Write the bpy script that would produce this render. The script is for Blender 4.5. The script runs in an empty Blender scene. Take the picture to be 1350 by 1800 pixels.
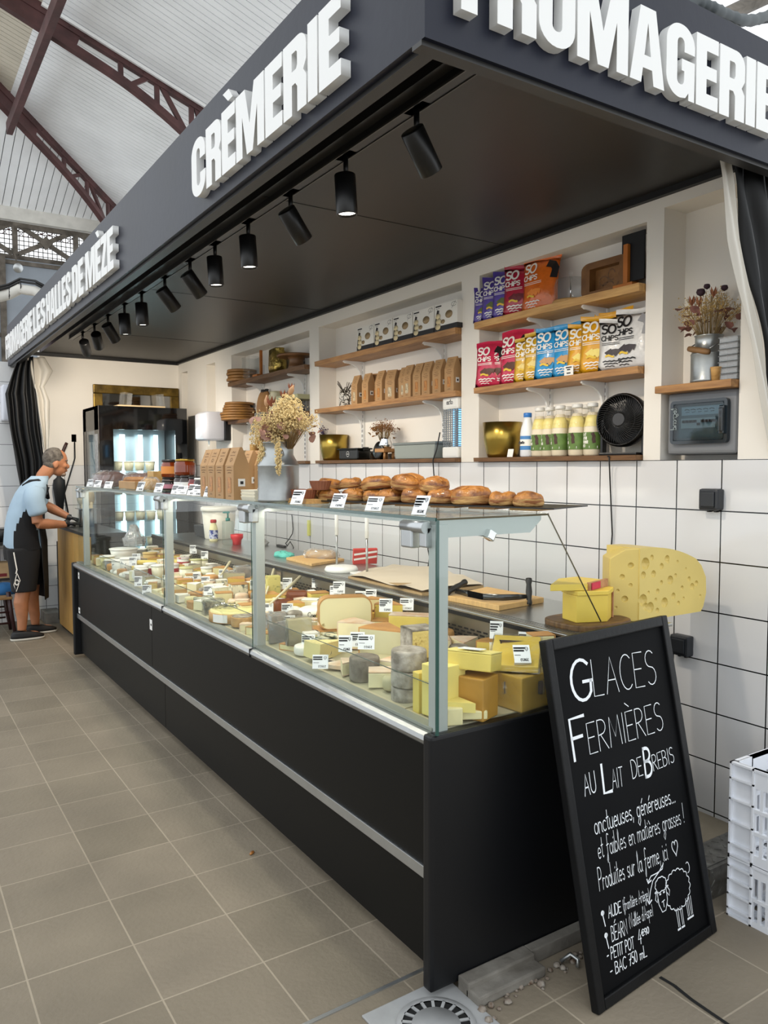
import bpy, bmesh, math, random, re
from mathutils import Vector, Matrix
PI = math.pi
SC = bpy.context.scene
COL = SC.collection
random.seed(7)

# ------------------------------------------------------------------ camera, sky, exposure
cam_data = bpy.data.cameras.new('camera')
cam_data.sensor_fit = 'HORIZONTAL'
cam_data.sensor_width = 36.0
cam_data.lens = 36.0 * 1366.3 / 1350.0
cam_data.clip_start = 0.05
cam_data.clip_end = 200
cam = bpy.data.objects.new('camera', cam_data)
COL.objects.link(cam)
YAW, PITCH, ROLL = 0.5755, -0.0575, -0.0023
fwd = Vector((math.sin(YAW) * math.cos(PITCH), math.cos(YAW) * math.cos(PITCH), math.sin(PITCH)))
rgt = Vector((math.cos(YAW), -math.sin(YAW), 0))
upv = rgt.cross(fwd)
r2 = rgt * math.cos(ROLL) + upv * math.sin(ROLL)
u2 = upv * math.cos(ROLL) - rgt * math.sin(ROLL)
M = Matrix((r2, u2, -fwd)).transposed().to_4x4()
M.translation = Vector((0, 0, 1.5))
cam.matrix_world = M
SC.camera = cam

world = bpy.data.worlds.new('world')
SC.world = world
world.use_nodes = True
wn = world.node_tree
bg = wn.nodes['Background']
bg.inputs['Color'].default_value = (0.93, 0.97, 1.0, 1)
bg.inputs['Strength'].default_value = 1.5

SC.view_settings.view_transform = 'Standard'
SC.view_settings.look = 'None'
SC.view_settings.exposure = 0.1
SC.view_settings.gamma = 1.0
SC.view_settings.use_curve_mapping = False

SPOT_W = 27.0          # each track spotlight
CASE_W = 2.6           # each light added to brighten the display case

# ------------------------------------------------------------------ materials
def lin(h):
 h = h.lstrip('#')
 o = []
 for i in (0, 2, 4):
  v = int(h[i:i + 2], 16) / 255.0
  o.append(v / 12.92 if v <= 0.04045 else ((v + 0.055) / 1.055) ** 2.4)
 return o

MATS = {}

def mat(name, col, rough=.5, metal=0.0, var=0.0, vs=8.0, bump=0.0, bs=40.0, coat=0.0, emit=0.0, col2=None, sub=0.0, alpha=1.0, spec=.5, stretch=None, contrast=None):
 """a principled material; var / col2 mottle the colour, bump roughens the surface"""
 if name in MATS:
  return MATS[name]
 m = bpy.data.materials.new(name)
 m.use_nodes = True
 nt = m.node_tree
 b = nt.nodes['Principled BSDF']
 c = lin(col) if isinstance(col, str) else list(col)
 b.inputs['Base Color'].default_value = (*c, 1)
 b.inputs['Roughness'].default_value = rough
 b.inputs['Metallic'].default_value = metal
 b.inputs['Coat Weight'].default_value = coat
 b.inputs['Specular IOR Level'].default_value = spec
 b.inputs['Alpha'].default_value = alpha
 if sub:
  b.inputs['Subsurface Weight'].default_value = sub
  b.inputs['Subsurface Radius'].default_value = (.012, .008, .004)
 if emit:
  b.inputs['Emission Color'].default_value = (*c, 1)
  b.inputs['Emission Strength'].default_value = emit
 tc = None
 if var or col2 or bump:
  tc = nt.nodes.new('ShaderNodeTexCoord')
  vec = tc.outputs['Object']
  if stretch:
   mp = nt.nodes.new('ShaderNodeMapping')
   mp.inputs['Scale'].default_value = stretch
   nt.links.new(vec, mp.inputs['Vector'])
   vec = mp.outputs['Vector']
 if var or col2:
  nz = nt.nodes.new('ShaderNodeTexNoise')
  nz.inputs['Scale'].default_value = vs
  nz.inputs['Detail'].default_value = 4
  nt.links.new(vec, nz.inputs['Vector'])
  rp = nt.nodes.new('ShaderNodeValToRGB')
  lo, hi = contrast or (.3, .7)
  rp.color_ramp.elements[0].position = lo
  rp.color_ramp.elements[1].position = hi
  if col2:
   d = lin(col2)
   rp.color_ramp.elements[0].color = (*c, 1)
   rp.color_ramp.elements[1].color = (*d, 1)
  else:
   rp.color_ramp.elements[0].color = (*[max(0, x * (1 - var)) for x in c], 1)
   rp.color_ramp.elements[1].color = (*[min(1, x * (1 + var)) for x in c], 1)
  nt.links.new(nz.outputs['Fac'], rp.inputs['Fac'])
  nt.links.new(rp.outputs['Color'], b.inputs['Base Color'])
 if bump:
  n2 = nt.nodes.new('ShaderNodeTexNoise')
  n2.inputs['Scale'].default_value = bs
  n2.inputs['Detail'].default_value = 4
  nt.links.new(vec, n2.inputs['Vector'])
  bp = nt.nodes.new('ShaderNodeBump')
  bp.inputs['Strength'].default_value = bump
  bp.inputs['Distance'].default_value = .01
  nt.links.new(n2.outputs['Fac'], bp.inputs['Height'])
  nt.links.new(bp.outputs['Normal'], b.inputs['Normal'])
 MATS[name] = m
 return m

def glass(name, tint=(.97, .99, .98), refl=1.0, rough=.02, film=0.0):
 """clear sheet: lets light straight through and mirrors more at grazing angles; film adds a milky plastic share"""
 if name in MATS:
  return MATS[name]
 m = bpy.data.materials.new(name)
 m.use_nodes = True
 nt = m.node_tree
 nt.nodes.remove(nt.nodes['Principled BSDF'])
 out = nt.nodes['Material Output']
 tr = nt.nodes.new('ShaderNodeBsdfTransparent')
 tr.inputs['Color'].default_value = (*tint, 1)
 gl = nt.nodes.new('ShaderNodeBsdfGlossy')
 gl.inputs['Roughness'].default_value = rough
 lw = nt.nodes.new('ShaderNodeLayerWeight')
 lw.inputs['Blend'].default_value = .5
 pw = nt.nodes.new('ShaderNodeMath')
 pw.operation = 'POWER'
 pw.inputs[1].default_value = 4.0
 nt.links.new(lw.outputs['Facing'], pw.inputs[0])
 ml = nt.nodes.new('ShaderNodeMath')
 ml.operation = 'MULTIPLY_ADD'
 ml.inputs[1].default_value = .5 * refl
 ml.inputs[2].default_value = .03 * refl
 nt.links.new(pw.outputs[0], ml.inputs[0])
 mx = nt.nodes.new('ShaderNodeMixShader')
 nt.links.new(ml.outputs[0], mx.inputs[0])
 base = tr.outputs[0]
 if film:
  df = nt.nodes.new('ShaderNodeBsdfDiffuse')
  df.inputs['Color'].default_value = (.9, .9, .9, 1)
  m2 = nt.nodes.new('ShaderNodeMixShader')
  m2.inputs[0].default_value = film
  nt.links.new(tr.outputs[0], m2.inputs[1])
  nt.links.new(df.outputs[0], m2.inputs[2])
  base = m2.outputs[0]
 nt.links.new(base, mx.inputs[1])
 nt.links.new(gl.outputs[0], mx.inputs[2])
 nt.links.new(mx.outputs[0], out.inputs['Surface'])
 MATS[name] = m
 return m

def brickmat(name, plane, size, origin, c1, c2, cm, mortar, rough, bump=0.0, spec=.5, noise=0.0, nscale=3.0, roughm=None):
 """square tiles laid in a plane ('xy','yz','xz')"""
 m = bpy.data.materials.new(name)
 m.use_nodes = True
 nt = m.node_tree
 b = nt.nodes['Principled BSDF']
 b.inputs['Roughness'].default_value = rough
 b.inputs['Specular IOR Level'].default_value = spec
 g = nt.nodes.new('ShaderNodeNewGeometry')
 sp = nt.nodes.new('ShaderNodeSeparateXYZ')
 nt.links.new(g.outputs['Position'], sp.inputs[0])
 cb = nt.nodes.new('ShaderNodeCombineXYZ')
 for i, a in enumerate(plane):
  ad = nt.nodes.new('ShaderNodeMath')
  ad.operation = 'SUBTRACT'
  ad.inputs[1].default_value = origin[i] - 40 * size[i]
  nt.links.new(sp.outputs['XYZ'.index(a.upper())], ad.inputs[0])
  nt.links.new(ad.outputs[0], cb.inputs[i])
 br = nt.nodes.new('ShaderNodeTexBrick')
 br.offset = 0
 br.squash = 1
 br.inputs['Scale'].default_value = 1
 br.inputs['Brick Width'].default_value = size[0]
 br.inputs['Row Height'].default_value = size[1]
 br.inputs['Mortar Size'].default_value = mortar
 br.inputs['Mortar Smooth'].default_value = .1
 br.inputs['Color1'].default_value = (*lin(c1), 1)
 br.inputs['Color2'].default_value = (*lin(c2), 1)
 br.inputs['Mortar'].default_value = (*lin(cm), 1)
 nt.links.new(cb.outputs[0], br.inputs['Vector'])
 colo = br.outputs['Color']
 if noise:
  nz = nt.nodes.new('ShaderNodeTexNoise')
  nz.inputs['Scale'].default_value = nscale
  nz.inputs['Detail'].default_value = 6
  nt.links.new(g.outputs['Position'], nz.inputs['Vector'])
  mx = nt.nodes.new('ShaderNodeMix')
  mx.data_type = 'RGBA'
  mx.blend_type = 'MULTIPLY'
  mx.inputs[0].default_value = 1
  rp = nt.nodes.new('ShaderNodeValToRGB')
  rp.color_ramp.elements[0].position = .3
  rp.color_ramp.elements[1].position = .7
  rp.color_ramp.elements[0].color = (1 - noise,) * 3 + (1,)
  rp.color_ramp.elements[1].color = (1, 1, 1, 1)
  nt.links.new(nz.outputs['Fac'], rp.inputs['Fac'])
  nt.links.new(colo, mx.inputs[6])
  nt.links.new(rp.outputs['Color'], mx.inputs[7])
  colo = mx.outputs[2]
 nt.links.new(colo, b.inputs['Base Color'])
 bp = nt.nodes.new('ShaderNodeBump')
 bp.inputs['Strength'].default_value = .4
 bp.inputs['Distance'].default_value = .003
 bp.invert = True
 nt.links.new(br.outputs['Fac'], bp.inputs['Height'])
 if bump:
  nz = nt.nodes.new('ShaderNodeTexNoise')
  nz.inputs['Scale'].default_value = 60
  nz.inputs['Detail'].default_value = 6
  nt.links.new(g.outputs['Position'], nz.inputs['Vector'])
  b2 = nt.nodes.new('ShaderNodeBump')
  b2.inputs['Strength'].default_value = bump
  b2.inputs['Distance'].default_value = .004
  nt.links.new(nz.outputs['Fac'], b2.inputs['Height'])
  nt.links.new(bp.outputs['Normal'], b2.inputs['Normal'])
  nt.links.new(b2.outputs['Normal'], b.inputs['Normal'])
 else:
  nt.links.new(bp.outputs['Normal'], b.inputs['Normal'])
 return m

# ------------------------------------------------------------------ mesh helpers
def BM():
 return bmesh.new()

def T(x=0, y=0, z=0, rx=0, ry=0, rz=0, s=1.0):
 sc = Matrix.Diagonal((s, s, s, 1)) if not isinstance(s, (tuple, list)) else Matrix.Diagonal((*s, 1))
 return Matrix.Translation((x, y, z)) @ Matrix.Rotation(rz, 4, 'Z') @ Matrix.Rotation(ry, 4, 'Y') @ Matrix.Rotation(rx, 4, 'X') @ sc

I4 = Matrix.Identity(4)

def box(bm, x0, x1, y0, y1, z0, z1, m=I4, bev=0.0, seg=2):
 b = bmesh.new() if bev else bm
 vs = [b.verts.new((x, y, z)) for x in (x0, x1) for y in (y0, y1) for z in (z0, z1)]
 for q in ((0, 1, 3, 2), (4, 6, 7, 5), (0, 4, 5, 1), (2, 3, 7, 6), (0, 2, 6, 4), (1, 5, 7, 3)):
  b.faces.new([vs[i] for i in q])
 if bev:
  bmesh.ops.bevel(b, geom=list(b.edges), offset=bev, segments=seg, affect='EDGES', profile=.6)
  merge(bm, b, m)
 elif m is not I4:
  bmesh.ops.transform(bm, matrix=m, verts=vs)
 return bm

def merge(bm, other, m=I4):
 mp = {}
 for v in other.verts:
  mp[v] = bm.verts.new(m @ v.co)
 for f in other.faces:
  try:
   nf = bm.faces.new([mp[v] for v in f.verts])
   nf.smooth = f.smooth
  except ValueError:
   pass
 other.free()

def lathe(bm, prof, n=24, m=I4, cap=True):
 """prof: (radius, z) from bottom to top"""
 rings = []
 for r, z in prof:
  if r < 1e-6:
   rings.append([bm.verts.new(m @ Vector((0, 0, z)))])
  else:
   rings.append([bm.verts.new(m @ Vector((r * math.cos(2 * PI * i / n), r * math.sin(2 * PI * i / n), z))) for i in range(n)])
 for a, b in zip(rings, rings[1:]):
  for i in range(n):
   j = (i + 1) % n
   if len(a) == 1 and len(b) == 1:
    continue
   if len(a) == 1:
    f = bm.faces.new((a[0], b[j], b[i]))
   elif len(b) == 1:
    f = bm.faces.new((a[i], a[j], b[0]))
   else:
    f = bm.faces.new((a[i], a[j], b[j], b[i]))
   f.smooth = True
 if cap:
  if len(rings[0]) > 2:
   bm.faces.new(list(reversed(rings[0])))
  if len(rings[-1]) > 2:
   bm.faces.new(rings[-1])
 return bm

def cyl(bm, r, z0, z1, n=20, m=I4, bev=0.0):
 if bev:
  return lathe(bm, [(r - bev, z0), (r, z0 + bev), (r, z1 - bev), (r - bev, z1)], n, m)
 return lathe(bm, [(r, z0), (r, z1)], n, m)

def tube(bm, pts, r, n=8, closed=False):
 pts = [Vector(p) for p in pts]
 k = len(pts)
 rings = []
 up = Vector((0, 0, 1))
 prev = None
 for i, p in enumerate(pts):
  if closed:
   d = pts[(i + 1) % k] - pts[i - 1]
  else:
   d = pts[min(i + 1, k - 1)] - pts[max(i - 1, 0)]
  if d.length < 1e-9:
   d = Vector((0, 0, 1))
  d.normalize()
  if prev is None:
   a = d.cross(up)
   if a.length < .05:
    a = d.cross(Vector((1, 0, 0)))
  else:
   a = prev - d * prev.dot(d)
  a.normalize()
  prev = a
  b = d.cross(a)
  rr = r[i] if isinstance(r, (list, tuple)) else r
  rings.append([bm.verts.new(p + (a * math.cos(2 * PI * j / n) + b * math.sin(2 * PI * j / n)) * rr) for j in range(n)])
 rr = rings + ([rings[0]] if closed else [])
 for a, b in zip(rr, rr[1:]):
  for i in range(n):
   j = (i + 1) % n
   bm.faces.new((a[i], a[j], b[j], b[i])).smooth = True
 if not closed:
  bm.faces.new(list(reversed(rings[0])))
  bm.faces.new(rings[-1])
 return bm

def prism(bm, poly, h0, h1, m=I4, bev=0.0):
 """extrude the polygon [(x,y)] from z=h0 to z=h1"""
 b = bmesh.new() if bev else bm
 lo = [b.verts.new((x, y, h0)) for x, y in poly]
 hi = [b.verts.new((x, y, h1)) for x, y in poly]
 n = len(poly)
 b.faces.new(list(reversed(lo)))
 b.faces.new(hi)
 for i in range(n):
  j = (i + 1) % n
  b.faces.new((lo[i], lo[j], hi[j], hi[i]))
 bmesh.ops.recalc_face_normals(b, faces=b.faces[:] if bev else list({f for v in lo + hi for f in v.link_faces}))
 if bev:
  bmesh.ops.bevel(b, geom=list(b.edges), offset=bev, segments=2, affect='EDGES', profile=.6)
  merge(bm, b, m)
 elif m is not I4:
  bmesh.ops.transform(bm, matrix=m, verts=lo + hi)
 return bm

def loft(bm, secs, n=20, m=I4, power=2.0):
 """secs: (cx, cy, z, rx, ry) super-ellipses stacked; closed at both ends"""
 rings = []
 for s in secs:
  cx, cy, z, rx, ry = s[:5]
  ring = []
  for i in range(n):
   a = 2 * PI * i / n
   ca, sa = math.cos(a), math.sin(a)
   px = math.copysign(abs(ca) ** (2 / power), ca) * rx
   py = math.copysign(abs(sa) ** (2 / power), sa) * ry
   ring.append(bm.verts.new(m @ Vector((cx + px, cy + py, z))))
  rings.append(ring)
 for a, b in zip(rings, rings[1:]):
  for i in range(n):
   j = (i + 1) % n
   bm.faces.new((a[i], a[j], b[j], b[i])).smooth = True
 bm.faces.new(list(reversed(rings[0])))
 bm.faces.new(rings[-1])
 return bm

def fill2d(bm, loops, depth, m=I4):
 """extruded outlines with holes (even-odd), from z=0 to z=depth"""
 cu = bpy.data.curves.new('tmp', 'CURVE')
 cu.dimensions = '2D'
 cu.fill_mode = 'BOTH'
 cu.extrude = depth / 2
 for lp in loops:
  sp = cu.splines.new('POLY')
  sp.points.add(len(lp) - 1)
  for p, q in zip(sp.points, lp):
   p.co = (q[0], q[1], 0, 1)
  sp.use_cyclic_u = True
 o = bpy.data.objects.new('tmp', cu)
 COL.objects.link(o)
 dg = bpy.context.evaluated_depsgraph_get()
 me = bpy.data.meshes.new_from_object(o.evaluated_get(dg))
 b = bmesh.new()
 b.from_mesh(me)
 bmesh.ops.transform(b, matrix=Matrix.Translation((0, 0, depth / 2)), verts=b.verts)
 merge(bm, b, m)
 bpy.data.objects.remove(o)
 bpy.data.curves.remove(cu)
 bpy.data.meshes.remove(me)
 return bm

def obj(name, bm, ma, parent=None, loc=None, rot=None, smooth=None, norm=True):
 if norm:
  bmesh.ops.recalc_face_normals(bm, faces=bm.faces)
 if smooth is not None:
  for f in bm.faces:
   f.smooth = smooth
 me = bpy.data.meshes.new(name)
 bm.to_mesh(me)
 bm.free()
 for x in (ma if isinstance(ma, (list, tuple)) else [ma]):
  me.materials.append(x)
 o = bpy.data.objects.new(name, me)
 COL.objects.link(o)
 if parent:
  o.parent = parent
 if loc:
  o.location = loc
 if rot:
  o.rotation_euler = rot
 return o

def tag(o, label, cat, group=None, kind=None):
 o['label'] = label
 o['category'] = cat
 if group:
  o['group'] = group
 if kind:
  o['kind'] = kind
 return o

def thing(name, label, cat, loc=(0, 0, 0), rz=0.0, group=None, rot=None):
 o = bpy.data.objects.new(name, None)
 o.empty_display_size = .05
 COL.objects.link(o)
 o.location = loc
 o.rotation_euler = rot if rot else (0, 0, rz)
 return tag(o, label, cat, group)

def struct(name, bm, ma):
 o = obj(name, bm, ma)
 o['kind'] = 'structure'
 return o

KIDS = {}

def dup(root, loc, rz=0.0, label=None, group=None, rot=None, scale=None):
 """copy of a thing with its parts and sub-parts"""
 r = root.copy()
 COL.objects.link(r)
 r.location = loc
 r.rotation_euler = rot if rot else (0, 0, rz)
 if scale:
  r.scale = scale if isinstance(scale, (tuple, list)) else (scale,) * 3
 if label:
  r['label'] = label
 if group:
  r['group'] = group
 for ch in list(root.children):
  c = ch.copy()
  COL.objects.link(c)
  c.parent = r
  for g in ch.children:
   d = g.copy()
   COL.objects.link(d)
   d.parent = c
 return r

class Kind:
 """first placing moves the original, later ones copy it"""
 def __init__(self, maker):
  self.maker = maker
  self.o = None

 def put(self, loc, rz=0.0, label=None, rot=None, scale=None):
  if self.o is None:
   self.o = self.maker()
   self.o.location = loc
   self.o.rotation_euler = rot if rot else (0, 0, rz)
   if scale:
    self.o.scale = scale if isinstance(scale, (tuple, list)) else (scale,) * 3
   if label:
    self.o['label'] = label
   return self.o
  sc = scale if scale else (1, 1, 1)
  return dup(self.o, loc, rz, label, rot=rot, scale=sc)

# ------------------------------------------------------------------ single-stroke hand lettering
def arc(cx, cy, rx, ry, a0, a1, n=10):
 return [(cx + rx * math.cos(math.radians(a0 + (a1 - a0) * i / n)), cy + ry * math.sin(math.radians(a0 + (a1 - a0) * i / n))) for i in range(n + 1)]

GL = {
 'A': (.62, [[(0, 0), (.31, 1), (.62, 0)], [(.12, .36), (.5, .36)]]),
 'B': (.55, [[(0, 0), (0, 1)], [(0, 1)] + arc(.2, .77, .28, .23, 90, -90, 8) + [(0, .54)], [(0, .54), (.2, .54)] + arc(.22, .27, .32, .27, 90, -90, 8) + [(0, 0)]]),
 'C': (.6, [arc(.35, .5, .35, .5, 50, 310, 14)]),
 'D': (.6, [[(0, 0), (0, 1), (.15, 1)] + arc(.15, .5, .45, .5, 90, -90, 10) + [(0, 0)]]),
 'E': (.5, [[(.5, 1), (0, 1), (0, 0), (.5, 0)], [(0, .52), (.4, .52)]]),
 'F': (.5, [[(.55, 1), (0, 1), (0, 0)], [(0, .52), (.4, .52)]]),
 'G': (.65, [arc(.35, .5, .35, .5, 50, 320, 14) + [(.64, .45)], [(.4, .45), (.68, .45)]]),
 'H': (.6, [[(0, 0), (0, 1)], [(.6, 0), (.6, 1)], [(0, .5), (.6, .5)]]),
 'I': (.12, [[(.06, 0), (.06, 1)]]),
 'L': (.48, [[(0, 1), (0, 0), (.48, 0)]]),
 'M': (.75, [[(0, 0), (.08, 1), (.37, .3), (.66, 1), (.75, 0)]]),
 'N': (.62, [[(0, 0), (0, 1), (.62, 0), (.62, 1)]]),
 'O': (.7, [arc(.35, .5, .35, .5, 90, 450, 18)]),
 'P': (.52, [[(0, 0), (0, 1)], [(0, 1), (.2, 1)] + arc(.22, .74, .28, .26, 90, -90, 8) + [(0, .48)]]),
 'R': (.56, [[(0, 0), (0, 1)], [(0, 1), (.2, 1)] + arc(.22, .76, .28, .24, 90, -90, 8) + [(0, .5)], [(.15, .5), (.56, 0)]]),
 'S': (.52, [arc(.27, .76, .25, .24, 40, 270, 9) + arc(.27, .26, .26, .26, 90, -140, 9)]),
 'T': (.55, [[(0, 1), (.55, 1)], [(.27, 1), (.27, 0)]]),
 'U': (.58, [[(0, 1), (0, .3)] + arc(.29, .3, .29, .3, 180, 360, 8) + [(.58, 1)]]),
 'V': (.6, [[(0, 1), (.3, 0), (.6, 1)]]),
 'a': (.45, [arc(.2, .24, .2, .24, 60, 400, 12), [(.42, .48), (.42, .06), (.5, 0)]]),
 'b': (.42, [[(0, 1), (0, 0)], arc(.2, .24, .2, .24, 180, -180, 12)]),
 'c': (.38, [arc(.22, .24, .22, .24, 50, 310, 10)]),
 'd': (.45, [arc(.2, .24, .2, .24, 0, 360, 12), [(.42, 1), (.42, 0)]]),
 'e': (.42, [[(.02, .24), (.4, .26)] + arc(.21, .24, .2, .24, 10, 310, 11)]),
 'f': (.36, [[(.4, .92)] + arc(.26, .84, .12, .14, 60, 180, 5) + [(.12, .3), (.1, -.2), (0, -.34), (-.06, -.2), (.1, .1)], [(0, .46), (.32, .5)]]),
 'g': (.45, [arc(.2, .24, .2, .24, 30, 390, 12), [(.4, .48), (.38, -.2), (.2, -.42), (.03, -.26), (.2, -.06)]]),
 'i': (.14, [[(.07, .48), (.07, .06), (.14, 0)], [(.07, .68), (.09, .72)]]),
 'l': (.2, [[(0, .1), (.16, .8), (.1, 1), (.03, .8), (.07, .06), (.18, 0)]]),
 'm': (.66, [[(0, 0), (0, .48)], [(0, .3)] + arc(.15, .34, .14, .14, 150, 0, 6) + [(.3, 0)], [(.3, .3)] + arc(.45, .34, .14, .14, 150, 0, 6) + [(.6, .05), (.68, 0)]]),
 'n': (.42, [[(0, 0), (0, .48)], [(0, .28)] + arc(.18, .32, .17, .16, 150, 0, 6) + [(.35, .05), (.43, 0)]]),
 'o': (.44, [arc(.22, .24, .21, .24, 90, 450, 14)]),
 'p': (.42, [[(0, .48), (0, -.4)], arc(.2, .24, .2, .24, 180, -180, 12)]),
 'r': (.32, [[(0, 0), (.02, .48)], [(.02, .3), (.14, .46), (.3, .44)]]),
 's': (.34, [arc(.17, .36, .14, .12, 50, 270, 6) + arc(.17, .12, .15, .12, 90, -150, 6)]),
 't': (.3, [[(.14, .9), (.12, .1), (.2, 0), (.3, .05)], [(0, .55), (.28, .58)]]),
 'u': (.44, [[(0, .48), (0, .15)] + arc(.17, .16, .17, .16, 180, 340, 6) + [(.38, .48)], [(.38, .48), (.38, .06), (.45, 0)]]),
 'y': (.42, [[(0, .48), (.2, .05)], [(.4, .48), (.1, -.4), (0, -.36)]]),
 ',': (.12, [[(.08, .06), (.02, -.14)]]),
 '.': (.12, [[(.04, 0), (.08, .03)]]),
 '!': (.14, [[(.09, 1), (.06, .25)], [(.05, .02), (.08, .05)]]),
 '-': (.34, [[(0, .4), (.3, .42)]]),
 '(': (.22, [arc(.25, .4, .2, .55, 130, 230, 6)]),
 ')': (.22, [arc(0, .4, .2, .55, 50, -50, 6)]),
 "'": (.1, [[(.06, 1), (.03, .82)]]),
 ' ': (.3, []),
 '0': (.42, [arc(.2, .5, .2, .5, 90, 450, 14)]),
 '4': (.48, [[(.3, 1), (0, .35), (.46, .35)], [(.36, .6), (.34, 0)]]),
 '5': (.42, [[(.4, 1), (.06, 1), (.03, .58)] + arc(.18, .3, .22, .3, 110, -140, 9)]),
 '7': (.42, [[(0, 1), (.42, 1), (.12, 0)], [(.08, .5), (.36, .5)]]),
 '9': (.42, [arc(.2, .7, .19, .28, 0, 360, 12), [(.39, .75), (.3, 0)]]),
 '\u20ac': (.5, [arc(.32, .5, .26, .5, 50, 310, 10), [(0, .6), (.4, .6)], [(0, .42), (.38, .42)]]),
}
ACC = {'\u00c8': ('E', [(.06, 1.3), (.3, 1.16)]), '\u00c9': ('E', [(.12, 1.16), (.36, 1.32)]), '\u00e9': ('e', [(.16, .62), (.34, .8)]), '\u00e8': ('e', [(.06, .8), (.24, .62)]), '\u00ef': ('i', [(.0, .7), (.1, .7)])}

def glyph(ch):
 if ch in ACC:
  b, a = ACC[ch]
  w, s = GL[b]
  return w, s + [a]
 return GL.get(ch, GL[' '])

def ribbon(bm, pts, w, m=I4, lift=0.0):
 """flat pen stroke in the local xy plane"""
 P = [Vector((p[0], p[1], lift)) for p in pts]
 if len(P) < 2:
  return
 L, R = [], []
 for i, p in enumerate(P):
  d = P[min(i + 1, len(P) - 1)] - P[max(i - 1, 0)]
  if d.length < 1e-9:
   d = Vector((1, 0, 0))
  d.normalize()
  n = Vector((-d.y, d.x, 0)) * (w / 2)
  e = d * (w / 2) * (-1 if i == 0 else 1 if i == len(P) - 1 else 0)
  L.append(bm.verts.new(m @ (p + n + e)))
  R.append(bm.verts.new(m @ (p - n + e)))
 for i in range(len(P) - 1):
  bm.faces.new((L[i], R[i], R[i + 1], L[i + 1]))

def write(bm, s, x, y, h, w, m=I4, gap=.16, xs=1.0, slant=0.0, rise=0.0, lift=0.0):
 """letter the string with its baseline at (x, y) and capital height h; returns the end x"""
 for ch in s:
  cw, st = glyph(ch)
  for q in st:
   pts = [(x + (a * xs + slant * b) * h, y + b * h + rise * (a * xs * h)) for a, b in q]
   ribbon(bm, pts, w, m, lift)
  y += rise * (cw * xs + gap) * h
  x += (cw * xs + gap) * h
 return x

def textw(s, h, gap=.16, xs=1.0):
 return sum((glyph(c)[0] * xs + gap) * h for c in s) - gap * h

# ------------------------------------------------------------------ the setting
mFloor = brickmat('floor tiles', 'xy', (.3077, .3027), (.6225, 2.1126), '#8d8271', '#817766', '#a99d8a', .0028, .55, bump=.5, noise=.28, nscale=2.2)
mTile = brickmat('white wall tiles', 'yz', (.2022, .2003), (1.817, 1.527), '#dcdcdd', '#d7d7d8', '#15161a', .0027, .12)
mTileF = brickmat('white end wall tiles', 'xz', (.2022, .2003), (1.36, 1.527), '#e6e6e6', '#e2e2e2', '#55575c', .0022, .2)
mPlaster = mat('warm white plaster', '#ebe6dd', .7, var=.03, vs=1.5, bump=.05, bs=30)
mBlackCeil = mat('black painted board', '#1f1e1d', .42, var=.25, vs=1.2, bump=.02, bs=8)
mBlack = mat('matt black', '#0d0d0e', .5)
mNavy = mat('navy painted fascia', '#141827', .42, spec=.3, var=.14, vs=3, bump=.05, bs=25)
mWhite = mat('white painted', '#e4e4e2', .45)
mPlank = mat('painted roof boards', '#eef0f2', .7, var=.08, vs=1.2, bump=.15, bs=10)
mRust = mat('oxide red iron', '#4d2f2e', .6, var=.35, vs=4, bump=.2, bs=30)
mOldPaint = mat('weathered grey iron', '#6f675d', .7, col2='#3f382f', vs=6, bump=.25, bs=30)
mCream = mat('cream painted beam', '#cfccc4', .7, var=.12, vs=4)
mGreyPanel = mat('grey sheet panel', '#8d949c', .6, var=.08, vs=2)
mConc = mat('worn concrete', '#8c8880', .8, col2='#5d5850', vs=7, bump=.4, bs=30)
mStepTop = mat('beige screed', '#8c8270', .8, var=.15, vs=8, bump=.2, bs=60)
mAlu = mat('brushed aluminium', '#b9bcbd', .32, metal=.9, var=.04, vs=20)
mAluPaint = mat('silver lacquered profile', '#b2b8b6', .35, metal=.35)
mSteel = mat('stainless steel', '#a9aaa8', .28, metal=.95, var=.05, vs=6)
mChrome = mat('chrome', '#dddddd', .08, metal=1)

b = BM()
box(b, -7, 8, -5, 26, -.15, 0)
struct('floor', b, mFloor)
b = BM()
box(b, 2.44, 2.74, 1.60, 8.3, .0, .108)
struct('floor_2', b, mStepTop)

# diamond-plate nosing of the raised floor
mPlate = mat('checker plate', '#8b8a86', .35, metal=.8, var=.3, vs=30)
t = thing('step_nosing', 'worn checker-plate metal nosing on the step behind the chalkboard', 'step edge', (2.36, 1.575, 0))
b = BM()
box(b, 0, .38, 0, .014, 0, .11)
box(b, 0, .38, .014, .13, .108, .114)
for i in range(9):
 for j in range(3):
  cx, cy = .02 + i * .042, .03 + j * .04
  a = PI / 4 if (i + j) % 2 else -PI / 4
  box(b, -.013, .013, -.0035, .0035, 0, .002, T(cx, cy, .1138, rz=a))
  box(b, -.013, .013, -.0035, .0035, 0, .002, T(cx, 0.0002, .02 + j * .035, rx=PI / 2) @ T(rz=a))
obj('nosing_plate', b, mPlate, t)

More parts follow.
